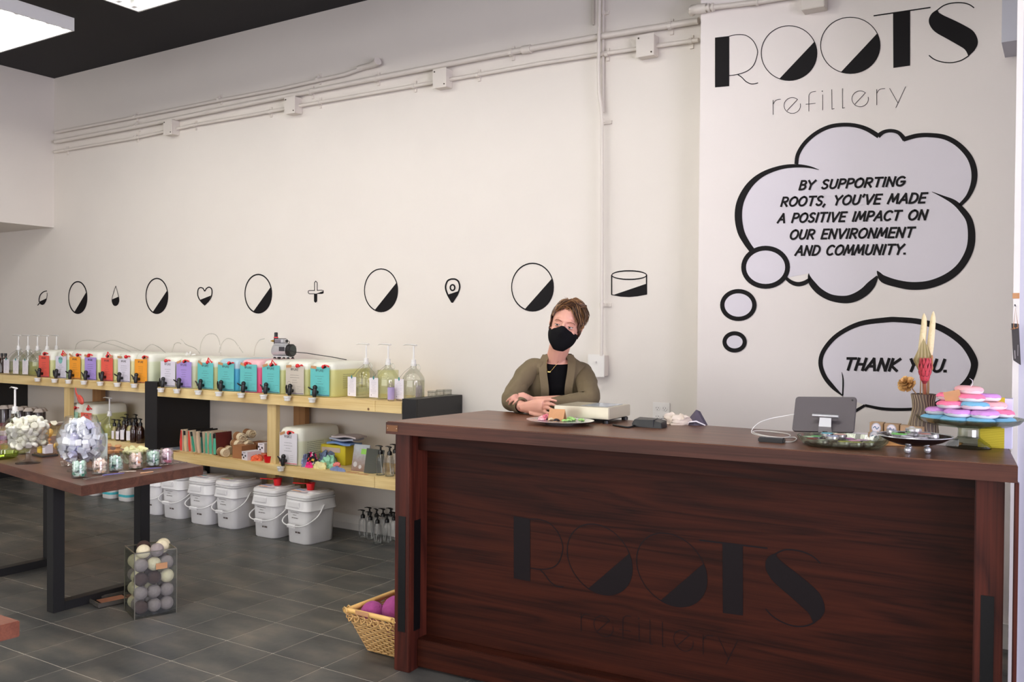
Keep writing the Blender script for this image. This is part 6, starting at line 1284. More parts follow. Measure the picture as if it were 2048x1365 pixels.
for px, y, w_, l in ((1722, 3.38, .09, 'white paper lying behind the crystal tray'), (1885, 3.38, .10, 'white paper propped behind the black bowl')):
    o = obj('paper_sheet', MB().cbox((0, 0, .012), (w_, .02, .022), Matrix.Rotation(.15, 3, 'X')), paper); o.location = (onY(y, px, 870).x, y, HC); tag(o, l, 'paper', 'white papers at the back of the counter')
# vase with dried flowers
yV = 3.40; v0 = onY(yV, 1846, 860); zt = onY(yV, 1843, 788).z-HC; t = thing('flower_vase', 'waisted brown vase with wavy cream stripes', 'vase', (v0.x, yV, HC))
rv = [(.040, 0), (.047, .02*zt/.16), (.050, zt*.22), (.047, zt*.38), (.038, zt*.56), (.034, zt*.7), (.036, zt*.86), (.040, zt), (.036, zt), (.030, zt*.8)]
rv = [(r*1.0, z) for r, z in rv]
obj('vase_body', MB().lathe(rv, k=32, caps=(True, True)), mat('vase_brown', rgb(92, 76, 66), .6), t, smooth=50)
m = MB()
def rad_at(z):
    for (r0, z0), (r1, z1) in zip(rv[:8], rv[1:8]):
        if z0 <= z <= z1: return r0+(r1-r0)*(z-z0)/(z1-z0)
    return rv[7][0]
for k in range(22):
    a0 = 2*PI*k/22; m.tube([((rad_at(z)+.0004)*math.cos(a0+.10*math.sin(z*60+k*.4)), (rad_at(z)+.0004)*math.sin(a0+.10*math.sin(z*60+k*.4)), z) for z in [zt*(.01+.98*q/16) for q in range(17)]], .0013, 4)
obj('stripes', m, mat('stripe_cream', rgb(176, 158, 130), .6), t, smooth=60)
def stem_thing(name, label, cat='dried flower'):
    return thing(name, label, cat, (v0.x, yV, HC), 0, 'dried flowers in the striped vase')
def V_(px, py, dy=0): return onY(yV+dy, px, py)-Vector((v0.x, yV, HC))
beige = mat('dried_stem', rgb(176, 140, 104), .8); plume = mat('plume_cream', rgb(226, 208, 166), .95, bump=1.0, nscale=120, noise=.08)
for a_, l in (([(1840,790),(1842,745),(1843,700),(1848,650),(1848,627)],'left cream plume rising from the striped vase'), ([(1854,790),(1856,745),(1860,700),(1865,650),(1867,623)],'right cream plume, the tallest stem in the vase')):
    t = stem_thing('cream_plume', l); P = [V_(*q_, .022) for q_ in a_]; P[0].z = zt*.5
    obj('stem', MB().tube([P[0], P[1], P[2]], .0022, 6), beige, t)
    s_ = spline([(*P[2],), (*P[3],), (*P[4],)], 6); obj('plume', MB().tube([P[1]+(P[2]-P[1])*.5]+s_, [.007]+[.011, .0112, .011, .0108, .0105, .010, .0095, .009, .0085, .007, .005, .003, .001][:len(s_)], 12), plume, t, smooth=60)
t = stem_thing('palm_spear', 'pale green palm spear behind the red flower'); tip = V_(1846, 679, .0); bs_ = V_(1846, 762, .0)
m = MB(); nf = 11
for k in range(nf):
    s_ = (k/(nf-1)-.5)*2; side = V_(1846+s_*20, 724-abs(s_)*4, .0+.006*(k % 2)); top = V_(1847+s_*13, 677+abs(s_)*27, .0)
    s2 = (min(nf-1, k+1)/(nf-1)-.5)*2; side2 = V_(1846+s2*20, 724-abs(s2)*4, .0+.006*((k+1) % 2)); top2 = V_(1847+s2*13, 677+abs(s2)*27, .0)
    if k < nf-1: m.loft([[bs_, bs_+Vector((0, .002, 0)), bs_+Vector((.001, .002, 0)), bs_+Vector((.001, 0, 0))], [side, side+Vector((0, .0015, 0)), side2+Vector((0, .0015, 0)), side2], [top, top+Vector((0, .0015, 0)), top2+Vector((0, .0015, 0)), top2]])
obj('leaf_blade', m, mat('palm_green', rgb(160, 146, 104), .7, noise=.1), t); obj('stem', MB().tube([V_(1847, 800, .01)*1.0, bs_], .003, 6), beige, t)
t = stem_thing('red_protea', 'dried red cone-shaped flower above the striped vase'); P = [V_(1850, 787, -.02), V_(1849, 768, -.024), V_(1850, 745, -.026), V_(1851, 717, -.026)]
obj('stem', MB().tube([Vector((P[0].x, P[0].y, zt*.6)), P[0], P[1]], [.004, .005, .006], 8), mat('stem_rust', rgb(150, 84, 60), .8), t, smooth=60)
obj('flower_core', MB().tube([P[1], P[1]+(P[2]-P[1])*.4, P[2], P[2]+(P[3]-P[2])*.6, P[3]], [.006, .013, .018, .015, .005], 14), mat('protea_dark', rgb(130, 36, 44), .7), t, smooth=60)
pet = mat('protea_red', rgb(176, 52, 64), .65, noise=.2, nscale=40); ax = (P[3]-P[1])
for row in range(4):
    for k in range(9):
        a_ = 2*PI*(k+.5*(row % 2))/9; f = .12+row*.2; c = P[1]+ax*f; r0_ = (.011, .016, .017, .014)[row]; dr = Vector((math.cos(a_), math.sin(a_), 0))
        tp_ = c+dr*(r0_+.003)+ax*.30; sd = Vector((-dr.y, dr.x, 0))
        obj('petal', MB().loft([[c+dr*r0_-sd*.004, c+dr*(r0_+.002), c+dr*r0_+sd*.004], [c+dr*(r0_+.003)+ax*.14-sd*.0055, c+dr*(r0_+.006)+ax*.14, c+dr*(r0_+.003)+ax*.14+sd*.0055], [tp_-sd*.001, tp_+dr*.001, tp_+sd*.001]]), pet, t, smooth=60)
t = stem_thing('gold_rose', 'gold-painted wooden rose leaning left of the vase'); gc_ = V_(1813, 769, -.01)
obj('stem', MB().tube([Vector((-.01, 0, zt*.8)), V_(1832, 788, -.005), V_(1823, 776, -.008), gc_], .0022, 6), beige, t, smooth=60)
gold = mat('gold_paint', rgb(196, 150, 92), .35, metal=.5); face = Vector((-.25, -.8, .55)).normalized(); u_ = face.cross(Vector((0, 0, 1))).normalized(); w2 = u_.cross(face)
for row, (n_, r_, op) in enumerate(((9, .031, -.004), (8, .025, .004), (6, .018, .010), (5, .011, .015))):
    for k in range(n_):
        a_ = 2*PI*k/n_+row*.5; d_ = u_*math.cos(a_)+w2*math.sin(a_); sd = face.cross(d_); b_ = gc_+face*(op-.006); e_ = gc_+face*(op+.002+.007*row*.5+.004*(k % 2))+d_*r_; mid = (b_+e_)/2+face*.004
        th_ = face*.0012; obj('petal', MB().loft([[b_-sd*.003, b_+sd*.003, b_+sd*.003+th_, b_-sd*.003+th_], [mid-sd*r_*.30, mid+sd*r_*.30, mid+sd*r_*.30+th_, mid-sd*r_*.30+th_], [e_-sd*r_*.26, e_+sd*r_*.26, e_+sd*r_*.26+th_, e_-sd*r_*.26+th_]]), gold, t, smooth=50)
t = stem_thing('dried_sprig', 'thin rusty sprig at the right of the bouquet'); obj('stem', MB().tube([Vector((.012, 0, zt*.6)), V_(1857, 780, 0), V_(1858, 745, 0), V_(1862, 718, 0)], [.0025, .003, .002, .001], 6), beige, t)
for k in range(5): c_ = V_(1861+(-1)**k*3, 716+k*5, .0); obj('bract', MB().ball(c_, .008, 7, rx=.5, ry=.4, rz=1.3), mat('bract_tan', rgb(170, 120, 80), .8), t, smooth=60)
# cake stand with ring soaps
p = on_c(1936, 897, .02); CS = p; t = thing('cake_stand', 'pressed glass cake stand stacked with pastel ring soaps', 'cake stand', p); zp = onY(p.y-.13, 1936, 851).z-HC-.010
obj('foot', MB().lathe([(.068, 0), (.070, .004), (.062, .014), (.046, .026), (.036, .034)], k=30), crys, t, smooth=40)
obj('column', MB().lathe([(.036, .034), (.034, zp*.5), (.033, zp*.8), (.040, zp-.002)], k=16), crys, t, smooth=10)
obj('plate', MB().lathe([(.04, zp-.002), (.12, zp), (.150, zp+.010), (.163, zp+.024), (.165, zp+.026), (.160, zp+.026), (.148, zp+.014), (.118, zp+.006), (.001, zp+.005)], k=44), crys, t, smooth=40)
obj('plate_ribs', MB().lathe([(.1205, zp-.001), (.1505, zp+.009), (.1635, zp+.023)], k=88, caps=(False, False)), crys, t)
def donut(v, c, label):
    t = thing('ring_soap', label, 'soap', v, (rnd(-.04, .04), rnd(-.04, .04), rnd(0, 3)), 'ring-shaped soaps on the cake stand'); R, r = .0275, .0175; n1, n2 = 26, 10
    def tor(sc, z0, lo, hi, wob):
        rg = []
        for j in range(n1+0):
            a_ = 2*PI*j/n1; ring = []
            for i in range(n2): b_ = 2*PI*i/n2; zz_ = .0128*sc*math.sin(b_); ring.append(((R+r*sc*math.cos(b_))*math.cos(a_), (R+r*sc*math.cos(b_))*math.sin(a_), z0*.885+max(lo+wob*math.sin(a_*7), min(hi, zz_))))
            rg.append(ring)
        rg.append(rg[0]); return MB().loft(rg, (False, False))
    obj('soap_ring', tor(1, .0138, -1, .002, 0), mat('soap_white', rgb(242, 232, 230), .6), t, smooth=50); obj('icing', tor(1.04, .0140, -.001, 1, .0035), mat('icing_%d_%d_%d' % c, rgb(*c), .5, noise=.08, nscale=90), t, smooth=50)
BL, PU, PI_, LP = (116,180,214), (206,146,214), (248,122,160), (246,182,188)
zl = [HC+zp+.0065+.0248*k for k in range(5)]
D = [(1869,-.03,0,BL,'blue ring soap at the left of the bottom tier'), (1909,-.085,0,BL,'blue ring soap left of centre in the bottom tier'), (1961,-.085,0,BL,'blue ring soap right of centre in the bottom tier'), (2003,-.03,0,BL,'blue ring soap at the right of the bottom tier'),
     (1890,.07,0,PU,'hidden violet ring soap at the back left, bottom tier'), (1940,.095,0,BL,'hidden blue ring soap at the back, bottom tier'), (1985,.07,0,PI_,'hidden pink ring soap at the back right, bottom tier'), (1936,.005,0,LP,'hidden pale ring soap in the middle, bottom tier'),
     (1879,-.01,1,PU,'violet ring soap at the left of the second tier'), (1917,-.065,1,PU,'violet ring soap left of centre in the second tier'), (1969,-.065,1,PU,'violet ring soap right of centre in the second tier'), (1999,.0,1,PI_,'hot pink ring soap at the right of the second tier'), (1925,.06,1,BL,'hidden blue ring soap behind in the second tier'), (1972,.07,1,LP,'hidden pale ring soap behind in the second tier'),
     (1902,-.04,2,PI_,'hot pink ring soap at the left of the third tier'), (1949,-.05,2,BL,'blue ring soap in the middle of the third tier'), (1984,-.005,2,LP,'pale pink ring soap at the right of the third tier'), (1935,.04,2,PU,'hidden violet ring soap behind in the third tier'),
     (1901,.0,3,PI_,'pink ring soap under the kraft tag in the fourth tier'), (1940,-.035,3,PI_,'pink ring soap at the front of the fourth tier'), (1972,.02,3,PU,'violet ring soap at the right of the fourth tier'), (1937,-.012,4,LP,'pale pink ring soap on the very top')]
for px, dy, k_, c, l in D: donut(Vector((onY(CS.y+dy, px, 820).x, CS.y+dy, zl[k_])), c, l)
v = onY(CS.y-.065, 1905, 793); o = obj('kraft_tag', MB().cbox((0, 0, 0), (.05, .0015, .036), Matrix.Rotation(-.25, 3, 'Y')), kraft); o.location = v; tag(o, 'kraft tag leaning on the pink ring soaps', 'tag')
v = onY(CS.y-.01, 1943, 768); m = MB().tube([v+Vector((-.004, 0, -.012)), v+Vector((.004, 0, 0)), v+Vector((.002, 0, .012)), v+Vector((-.006, 0, .018))], [.006, .003, .004, .002], 6, flat=.3); tag(obj('ribbon_end', m, paper, smooth=60), 'white twist of ribbon on top of the ring soaps', 'ribbon')
# yellow box behind the stand
yy = 3.40; a_, b_ = onY(yy, 1956, 860), onY(yy, 2009, 860); zt_ = onY(yy, 1990, 795).z
def stripes_y():
    m = mat('yellow_woven', rgb(200, 182, 40), .7); nt = m.node_tree; b = nt.nodes['Principled BSDF']; tc = nt.nodes.new('ShaderNodeTexCoord'); w_ = nt.nodes.new('ShaderNodeTexWave'); w_.bands_direction = 'Z'; w_.inputs['Scale'].default_value = 55
    nt.links.new(tc.outputs['Object'], w_.inputs[0]); mx = nt.nodes.new('ShaderNodeMix'); mx.data_type = 'RGBA'; mx.inputs[6].default_value = (*rgb(184, 166, 30), 1); mx.inputs[7].default_value = (*rgb(214, 198, 56), 1); nt.links.new(w_.outputs[0], mx.inputs[0]); nt.links.new(mx.outputs[2], b.inputs['Base Color']); return m
t = thing('yellow_packet', 'upright yellow packet behind the cake stand', 'packet', (a_.x, yy, HC)); obj('front', MB().box(0, b_.x-a_.x, 0, .003, 0, zt_-HC), stripes_y(), t); obj('white_side', MB().box(b_.x-a_.x, b_.x-a_.x+.022, 0, .05, 0, zt_-HC-.004).box(0, b_.x-a_.x, .0032, .05, 0, zt_-HC-.004), mat('packet_white', rgb(214, 212, 236), .7), t)
# hanging slate sign and paper tag on the casing
yS = YR-.05; s0 = onY(yS, 2031, 690); t = thing('slate_sign', 'little slate board hanging by twine from the cream casing', 'sign', (s0.x, yS, s0.z))
sp = [(p_.x-s0.x, p_.z-s0.z) for p_ in (onY(yS, *q_) for q_ in ((2022.5,647),(2037.5,648),(2041.5,731),(2026.5,721)))]
obj('board', MB().prism(sp, lambda u, v: (u, .0, v), lambda u, v: (u, .012, v)), mat('slate_black', rgb(58, 54, 54), .6, noise=.2, nscale=60), t, bevel=.001)
tw_ = mat('twine', rgb(170, 120, 80), .8); kp = onY(yS-.004, 2031, 615)-s0
obj('twine', MB().tube([onY(yS-.003, 2027, 655)-s0, kp, onY(yS-.003, 2036, 655)-s0], .0013, 5), tw_, t); obj('knot', MB().ball(onY(yS-.004, 2028, 657)-s0, .004, 7).ball(onY(yS-.004, 2034, 656)-s0, .003, 7).tube([onY(yS-.004, 2021, 659)-s0, onY(yS-.004, 2036, 656)-s0], .0012, 5), tw_, t)
obj('chalk_writing', MB().brush([(sp[0][0]+.012, -.02), (sp[0][0]+.014, -.05)], .003, lambda u, v: Vector((u, -.0006, v))).brush([(sp[0][0]+.022, -.0), (sp[0][0]+.022, -.04)], .002, lambda u, v: Vector((u, -.0006, v))), mat('chalk', rgb(150, 146, 146), .9), t)
s1 = onY(YR-.014, 2032, 592); tag(obj('kraft_tag', MB().cbox((s1.x, YR-.0145, s1.z), (.022, .002, .02)), kraft), 'small kraft tag pinned on the cream casing', 'tag')
pn = onY(YR-.02, 2031, 614); tag(obj('wall_hook', MB().tube([(pn.x, YR-.012, pn.z+.003), (pn.x, yS-.006, pn.z+.003), (pn.x, yS-.006, pn.z+.008)], .002, 6), steel_dk), 'small metal hook holding the slate sign', 'hook')
# ================================================================== THE PERSON BEHIND THE COUNTER
def Q(px, py, y): return onY(y, px, py)
person = thing('person', 'person in an olive cardigan and black face mask leaning on the counter with folded arms', 'person', (-2.13, 3.86, 0))
PO = Vector(person.location)
skin = mat('skin', rgb(214, 158, 138), .5, noise=.05, nscale=12); skin.node_tree.nodes['Principled BSDF'].inputs['Subsurface Weight'].default_value = .08
skin.node_tree.nodes['Principled BSDF'].inputs['Subsurface Radius'].default_value = (.02, .008, .004)
bodyf = Vector((.42, -.907, 0)); bodyr = Vector((.907, .42, 0))      # facing and sideways directions of the trunk
neck = Q(1113, 716, 3.80); shL = Q(1066, 736, 3.74); shR = Q(1162, 743, 3.90); headc = Q(1131, 654, 3.74)
elL = Q(1025, 801, 3.60); elR = Q(1176, 803, 3.70); wrL = Q(1046, 815, 3.47); wrR = Q(1066, 804, 3.56)
elL.z = max(elL.z, HC+.05); elR.z = max(elR.z, HC+.055)
def tr(v): return Vector(v)-PO
def ring_b(c, a_, b_, n=20, tilt=0):
    return [tr(c)+bodyr*a_*math.cos(2*PI*k/n)+bodyf*b_*math.sin(2*PI*k/n)+Vector((0, 0, tilt*math.sin(2*PI*k/n))) for k in range(n)]
zN = neck.z; pel = Vector((-2.17, 3.93, .80))
def spine(z):
    f = (z-.80)/(zN-.80); return Vector((pel.x+(neck.x-pel.x)*f, pel.y+(neck.y+.02-pel.y)*f, z))
LV = [(.74, .165, .12), (.84, .175, .125), (.96, .145, .105), (1.06, .140, .105), (1.14, .152, .118), (zN-.13, .158, .112), (zN-.07, .155, .092), (zN-.035, .115, .072), (zN-.01, .072, .058)]
body = MB(); body.loft([ring_b(spine(z), a_*.93, b_*.93) for z, a_, b_ in LV])
hd = (headc-neck).normalized()
body.tube([tr(spine(zN-.05)), tr(neck), tr(headc-hd*.05)], [.058, .050, .052], 14)
for sg, hipx in ((-1, -.085), (1, .085)):       # legs
    h_ = spine(.80)+bodyr*hipx; kn = Vector((h_.x, h_.y-.02, .45)); an = Vector((h_.x+.0, h_.y+.03, .09)); toe = an+bodyf*.16+Vector((0, 0, -.055))
    body.tube([tr(h_), tr((h_+kn)/2), tr(kn), tr((kn+an)/2+Vector((0, .02, .06))), tr(an)], [.088, .075, .055, .052, .036], 12); body.tube([tr(an+Vector((0, .03, -.05))), tr(an+Vector((0, 0, -.04))), tr(toe)], [.035, .042, .028], 10)
def limb(P, R): body.tube([tr(p) for p in P], R, 12)
limb([shL+bodyr*.03, shL, (shL+elL)/2, elL, (elL*.5+wrL*.5), wrL], [.040, .038, .030, .030, .029, .024])
limb([shR-bodyr*.03, shR, (shR+elR)/2, elR, elR*.45+wrR*.55, wrR], [.040, .038, .030, .030, .029, .024])
# hands: palm, four fingers, thumb
def finger(pts, r0): body.tube([tr(p) for p in pts], [r0*(1-.10*i) for i in range(len(pts))], 8)
kL = Q(1088, 813.5, 3.43)
def palm(cs, ab):
    rg = []
    for i, c in enumerate(cs):
        t = (cs[min(i+1, len(cs)-1)]-cs[max(0, i-1)]).normalized(); u = Vector((0, 0, 1)); u = (u-t*u.dot(t)).normalized(); d = t.cross(u)
        rg.append([tr(c)+u*ab[i][0]*math.cos(2*PI*k/12)+d*ab[i][1]*math.sin(2*PI*k/12) for k in range(12)])
    body.loft(rg)
palm([wrL, Q(1056, 815, 3.455), Q(1068, 814, 3.445), Q(1080, 813, 3.435), kL], [(.024, .020), (.028, .020), (.033, .019), (.035, .017), (.032, .013)])
for b0, m0, t0 in (((1086,802.5),(1100,799.5),(1114,803)), ((1089,809),(1104,809),(1118,814.5)), ((1089,816.5),(1101,818),(1111,822.5)), ((1086,824),(1096,827),(1104,829.5))):
    finger([Q(*b0, 3.437), Q((b0[0]+m0[0])/2, (b0[1]+m0[1])/2-.8, 3.428), Q(*m0, 3.424), Q((m0[0]+t0[0])/2, (m0[1]+t0[1])/2-.3, 3.424), Q(*t0, 3.43)], .0086)
finger([Q(1060, 826, 3.44), Q(1072, 830.5, 3.43), Q(1083, 831, 3.43), Q(1092, 830, 3.435)], .0100)
kR = Q(1036, 795.5, 3.50)
palm([wrR, Q(1054, 798.5, 3.53), Q(1045, 795.5, 3.515), kR], [(.021, .018), (.023, .018), (.026, .016), (.021, .012)])
for b0, m0, t0 in (((1034,791),(1023,795),(1013,804)), ((1035,796),(1024.5,800.5),(1017.5,810)), ((1038,800),(1030.5,804.5),(1025.5,811.5)), ((1042,803),(1037.5,808),(1034,813))):
    finger([Q(*b0, 3.49), Q((b0[0]+m0[0])/2, (b0[1]+m0[1])/2-1.4, 3.474), Q(*m0, 3.468), Q((m0[0]+t0[0])/2-.6, (m0[1]+t0[1])/2-.6, 3.47), Q(*t0, 3.482)], .0080)
finger([Q(1052, 795, 3.53), Q(1046, 793, 3.535), Q(1040, 793, 3.535)], .0090)
# head, in its own frame: x to the picture's right, y out of the face, z to the crown
hz = Vector((.235*.848, .235*.53, 1)).normalized(); hy = (Vector((0, -.1, 1.42))-headc); hy = (hy-hz*hy.dot(hz)).normalized()
hx = hy.cross(hz).normalized(); hx = -hx if hx.dot(Vector((.848, .53, 0))) < 0 else hx
hy = (hy-hx*.10).normalized(); hx = (hx-hy*hx.dot(hy)).normalized()
hs = .98
def H(x, y, z): return tr(headc+hx*x*hs+hy*y*hs+hz*z*hs)
HR = [(-.118, .018, .014, .052), (-.112, .032, .028, .045), (-.095, .046, .050, .028), (-.07, .057, .070, .014), (-.04, .064, .080, .006), (-.01, .067, .086, .0), (.02, .069, .091, -.003), (.05, .070, .092, -.006), (.075, .066, .086, -.008), (.098, .054, .070, -.010), (.113, .036, .046, -.010), (.120, .014, .018, -.010)]
def hr(z, grow=0, n=28, a0=0, a1=2*PI, close=True):
    for (z0, a_, b_, o_), (z1, c_, d_, p_) in zip(HR, HR[1:]):
        if z0 <= z <= z1+1e-9:
            f = (z-z0)/(z1-z0); A, B_, O = a_+(c_-a_)*f, b_+(d_-b_)*f, o_+(p_-o_)*f; break
    else: A, B_, O = HR[0][1:] if z < HR[0][0] else HR[-1][1:]
    m_ = n if close else n+1
    return [((A+grow)*math.cos(a0+(a1-a0)*k/n), O+(B_+grow)*math.sin(a0+(a1-a0)*k/n), z) for k in range(m_)]
body.loft([[H(*p) for p in hr(r[0])] for r in HR])
body.tube([H(0, .082, .022), H(0, .094, .004), H(0, .106, -.016), H(0, .098, -.026)], [.006, .0080, .0110, .009], 10)          # nose
body.tube([H(-.048, .064, .020), H(-.026, .082, .027), H(0, .087, .023), H(.026, .082, .027), H(.048, .064, .020)], [.006, .009, .006, .009, .006], 8)   # brow ridge
for s_ in (-1, 1):
    body.tube([H(s_*.050, .058, -.022), H(s_*.034, .072, -.026)], [.016, .012], 8)     # cheek
    body.tube([H(s_*.066, -.004, .024), H(s_*.076, -.012, .020), H(s_*.077, -.012, 0), H(s_*.070, -.002, -.024)], [.006, .009, .008, .006], 8)   # ear
bo = obj('body', body, skin, person)
md = bo.modifiers.new('join', 'REMESH'); md.mode = 'VOXEL'; md.voxel_size = .0033; md.use_smooth_shade = True
ms_ = bo.modifiers.new('soft', 'SMOOTH'); ms_.factor = .5; ms_.iterations = 3
# eyes, lids, brows
eye_w, iris_, brow = mat('eye_white', rgb(190, 178, 172), .2), mat('iris_dark', rgb(58, 44, 38), .15), mat('brow_brown', rgb(138, 92, 72), .9)
lid_m = mat('eyelid_skin', rgb(202, 146, 126), .5)
for s_ in (-1, 1):
    c = (s_*.031, .0732, -.0005); e = obj('eye', MB().ball(H(*c), .0118, 14), eye_w, person, smooth=80)
    obj('iris', MB().ball(H(c[0]-.001, c[1]+.0072, c[2]-.0006), .0060, 10, ry=1), iris_, e, smooth=80)
    lid = MB(); R = Matrix((hx, hy, hz)).transposed()
    for z0, z1, g in ((.0026, .0125, .0128), (-.0125, -.0046, .0124)):
        rows = []
        for q in range(5):
            z = z0+(z1-z0)*q/4; rr_ = math.sqrt(max(1e-6, g*g-z*z)); rows.append([H(c[0]+rr_*math.cos(a_)*1.15, c[1]+rr_*math.sin(a_), c[2]+z) for a_ in [PI*(.06+.88*k/10) for k in range(11)]])
        lid.loft(rows, (False, False), False)
    obj('eyelid', lid, lid_m, e, smooth=80)
    obj('eyelashes', MB().tube([H(c[0]+.0142*math.cos(a_)*1.1, c[1]+.0132*math.sin(a_), c[2]+.0030) for a_ in [PI*(.08+.84*k/8) for k in range(9)]], .0009, 4), iris_, e)
    obj('eyebrow', MB().tube([H(s_*.014, .0900, .019), H(s_*.028, .0895, .0240), H(s_*.042, .0775, .0225), H(s_*.051, .066, .016)], [.0026, .0032, .0026, .0010], 6, flat=.6), brow, person, smooth=60)
# mask
mk = MB(); rows = []
for z, g, a_ in ((-.122, .010, 1.0), (-.108, .012, 1.12), (-.085, .012, 1.22), (-.058, .013, 1.25), (-.035, .013, 1.22), (-.024, .010, 1.12), (-.014, .006, .92)):
    row = hr(max(z, -.118), g, 18, PI/2-a_, PI/2+a_, False); rows.append([H(x, y+(.025*math.exp(-((x)/.020)**2) if z > -.05 else .006*math.exp(-(x/.03)**2))*(1 if z > -.1 else .5), z-(.010*(x/.05)**2 if z > -.02 else 0)+(.014*math.exp(-(x/.022)**2) if z > -.03 else 0)+(.012*(abs(x)/.05)**2 if z < -.1 else 0)) for x, y, _ in row])
mk.loft(rows, (False, False), False)
mo = obj('face_mask', mk, mat('mask_black', rgb(9, 8, 12), .75, spec=.15), person, smooth=80); sm_ = mo.modifiers.new('thick', 'SOLIDIFY'); sm_.thickness = .002; sm_.offset = 1
sb_ = mo.modifiers.new('sub', 'SUBSURF'); sb_.levels = sb_.render_levels = 1
for s_ in (-1, 1):
    obj('ear_loop', MB().tube([H(s_*.066, .028, -.016), H(s_*.074, .012, .006), H(s_*.080, -.012, .026), H(s_*.082, -.022, .004), H(s_*.074, -.004, -.028), H(s_*.060, .030, -.062)], .0013, 5), MATS['mask_black'], mo, smooth=60)
obj('mask_pleat', MB().tube([H(-.052, .066, -.030), H(-.03, .096, -.040), H(0, .112, -.040), H(.03, .096, -.036), H(.052, .066, -.028)], .0022, 6), MATS['mask_black'], mo, smooth=60)
# hair: short sides, longer waves swept to the picture's right
def hair_mat(name, a_, b_):
    m = mat(name, rgb(*a_), .45); nt = m.node_tree; b = nt.nodes['Principled BSDF']; tc = nt.nodes.new('ShaderNodeTexCoord'); n = nt.nodes.new('ShaderNodeTexNoise'); n.inputs['Scale'].default_value = 60
    mx = nt.nodes.new('ShaderNodeMix'); mx.data_type = 'RGBA'; mx.inputs[6].default_value = (*rgb(*a_), 1); mx.inputs[7].default_value = (*rgb(*b_), 1); nt.links.new(tc.outputs['Object'], n.inputs['Vector']); nt.links.new(n.outputs[0], mx.inputs[0]); nt.links.new(mx.outputs[2], b.inputs['Base Color']); return m
hb, ht_ = hair_mat('hair_brown', (62, 44, 34), (98, 70, 52)), hair_mat('hair_light_brown', (104, 72, 46), (168, 124, 80))
cap = MB(); rows = []
for z in (-.045, -.02, .01, .035, .06, .08, .098, .113, .1199):
    g = .006 if z < .02 else .010; a_ = 2.9 if z < -.03 else 2.45 if z < 0 else (1.5 if z < .045 else (1.15 if z < .065 else (.75 if z < .085 else 0)))
    rows.append([H(*p) for p in hr(z, g, 30, PI/2+.12+a_*.5*(1 if a_ else 0)+(.35 if a_ else 0), PI/2+.12+2*PI-a_*.5*(1 if a_ else 0)-(.35 if a_ else 0), False)])
cap.loft(rows, (False, True), False)
hc_ = obj('hair', cap, hb, person, smooth=80); s1 = hc_.modifiers.new('thick', 'SOLIDIFY'); s1.thickness = .004; s1.offset = 1
rr = random.Random(5)
def lock(pts, r, mb): mb.tube([H(*p) for p in spline(pts, 3)], [r*math.sin(PI*(.12+.86*k/(3*(len(pts)-1)))) for k in range(3*(len(pts)-1)+1)], 6, flat=.6)
top, dark = MB(), MB()
for k in range(430):       # swept top: root along the parting (picture left), arcs up and falls right
    y0 = rr.uniform(-.07, .075); x0 = rr.uniform(-.064, .0); L_ = rr.uniform(.85, 1.1); up_ = rr.uniform(.020, .050)
    z0 = .088-.25*abs(y0)*.6-.55*max(0, abs(x0)-.02); y1 = y0+rr.uniform(.0, .022); j = lambda s_: rr.uniform(-s_, s_)
    lock([(x0, y0, z0), (x0+.028*L_, y1+.006, z0+up_+.006), (x0+.062*L_, y1+j(.006), z0+up_*1.0+.002), (x0+.092*L_, y1-.006+j(.008), z0+up_*.2-.014+j(.006)), (min(.088, x0+.112*L_), y1-.014+j(.01), z0-.040+j(.012))], rr.uniform(.0024, .0040), top if rr.random() < .68 else dark)
for k in range(80):       # fringe lifted off the forehead
    x0 = rr.uniform(-.04, .045); lock([(x0, .060+rr.uniform(-.006, .006), .078), (x0+.012, .080, .102+rr.uniform(0, .012)), (x0+.038, .078, .112+rr.uniform(-.006, .012)), (min(.084, x0+.070), .058, .088+rr.uniform(-.012, .008))], rr.uniform(.0024, .0038), top if rr.random() < .2 else dark)
for k in range(16):       # curls beside the temple at the picture's right
    z0 = .062-k*.0022; c0_ = .078+rr.uniform(-.004, .006); lock([(c0_-.010, .030+rr.uniform(-.02, .02), z0+.02), (c0_+.004, .034+rr.uniform(-.01, .01), z0), (c0_+.006+rr.uniform(-.004, .006), .030, z0-.018), (c0_-.002, .026, z0-.030), (c0_-.010, .030, z0-.022)], .0030, top if k % 2 else dark)
for k in range(150):      # picture-left side brushed up
    y0 = rr.uniform(-.06, .055); z0 = rr.uniform(.035, .10); xx = -.074*math.sqrt(max(.05, 1-((z0-.03)/.098)**2))*math.sqrt(max(.1, 1-(y0/.1)**2)); lock([(xx, y0, z0), (xx-.002, y0, z0+.014), (xx+.012, y0-.004, z0+.028), (xx+.030, y0-.006, min(.135, z0+.036))], rr.uniform(.0024, .0036), dark if rr.random() < .7 else top)
for k in range(60):       # short side and back hair
    s_ = -1 if k % 2 else 1; z0 = rr.uniform(-.01, .07); y0 = rr.uniform(-.06, .028); q = math.sqrt(max(.05, 1-(y0/.092)**2)); lock([(s_*.071*q, y0, z0), (s_*.077*q, y0-.006, z0-.014), (s_*.076*q, y0-.012, z0-.030)], .0042, dark)
for k in range(10):       # stray wisps on top
    x0 = rr.uniform(-.03, .03); lock([(x0, .03, .11), (x0-.012+rr.uniform(-.01, .02), .035, .132), (x0-.028+rr.uniform(-.01, .03), .04, .140)], .0016, top)
obj('light_locks', top, ht_, hc_, smooth=80)['kind'] = 'stuff'; obj('dark_locks', dark, hb, hc_, smooth=80)['kind'] = 'stuff'
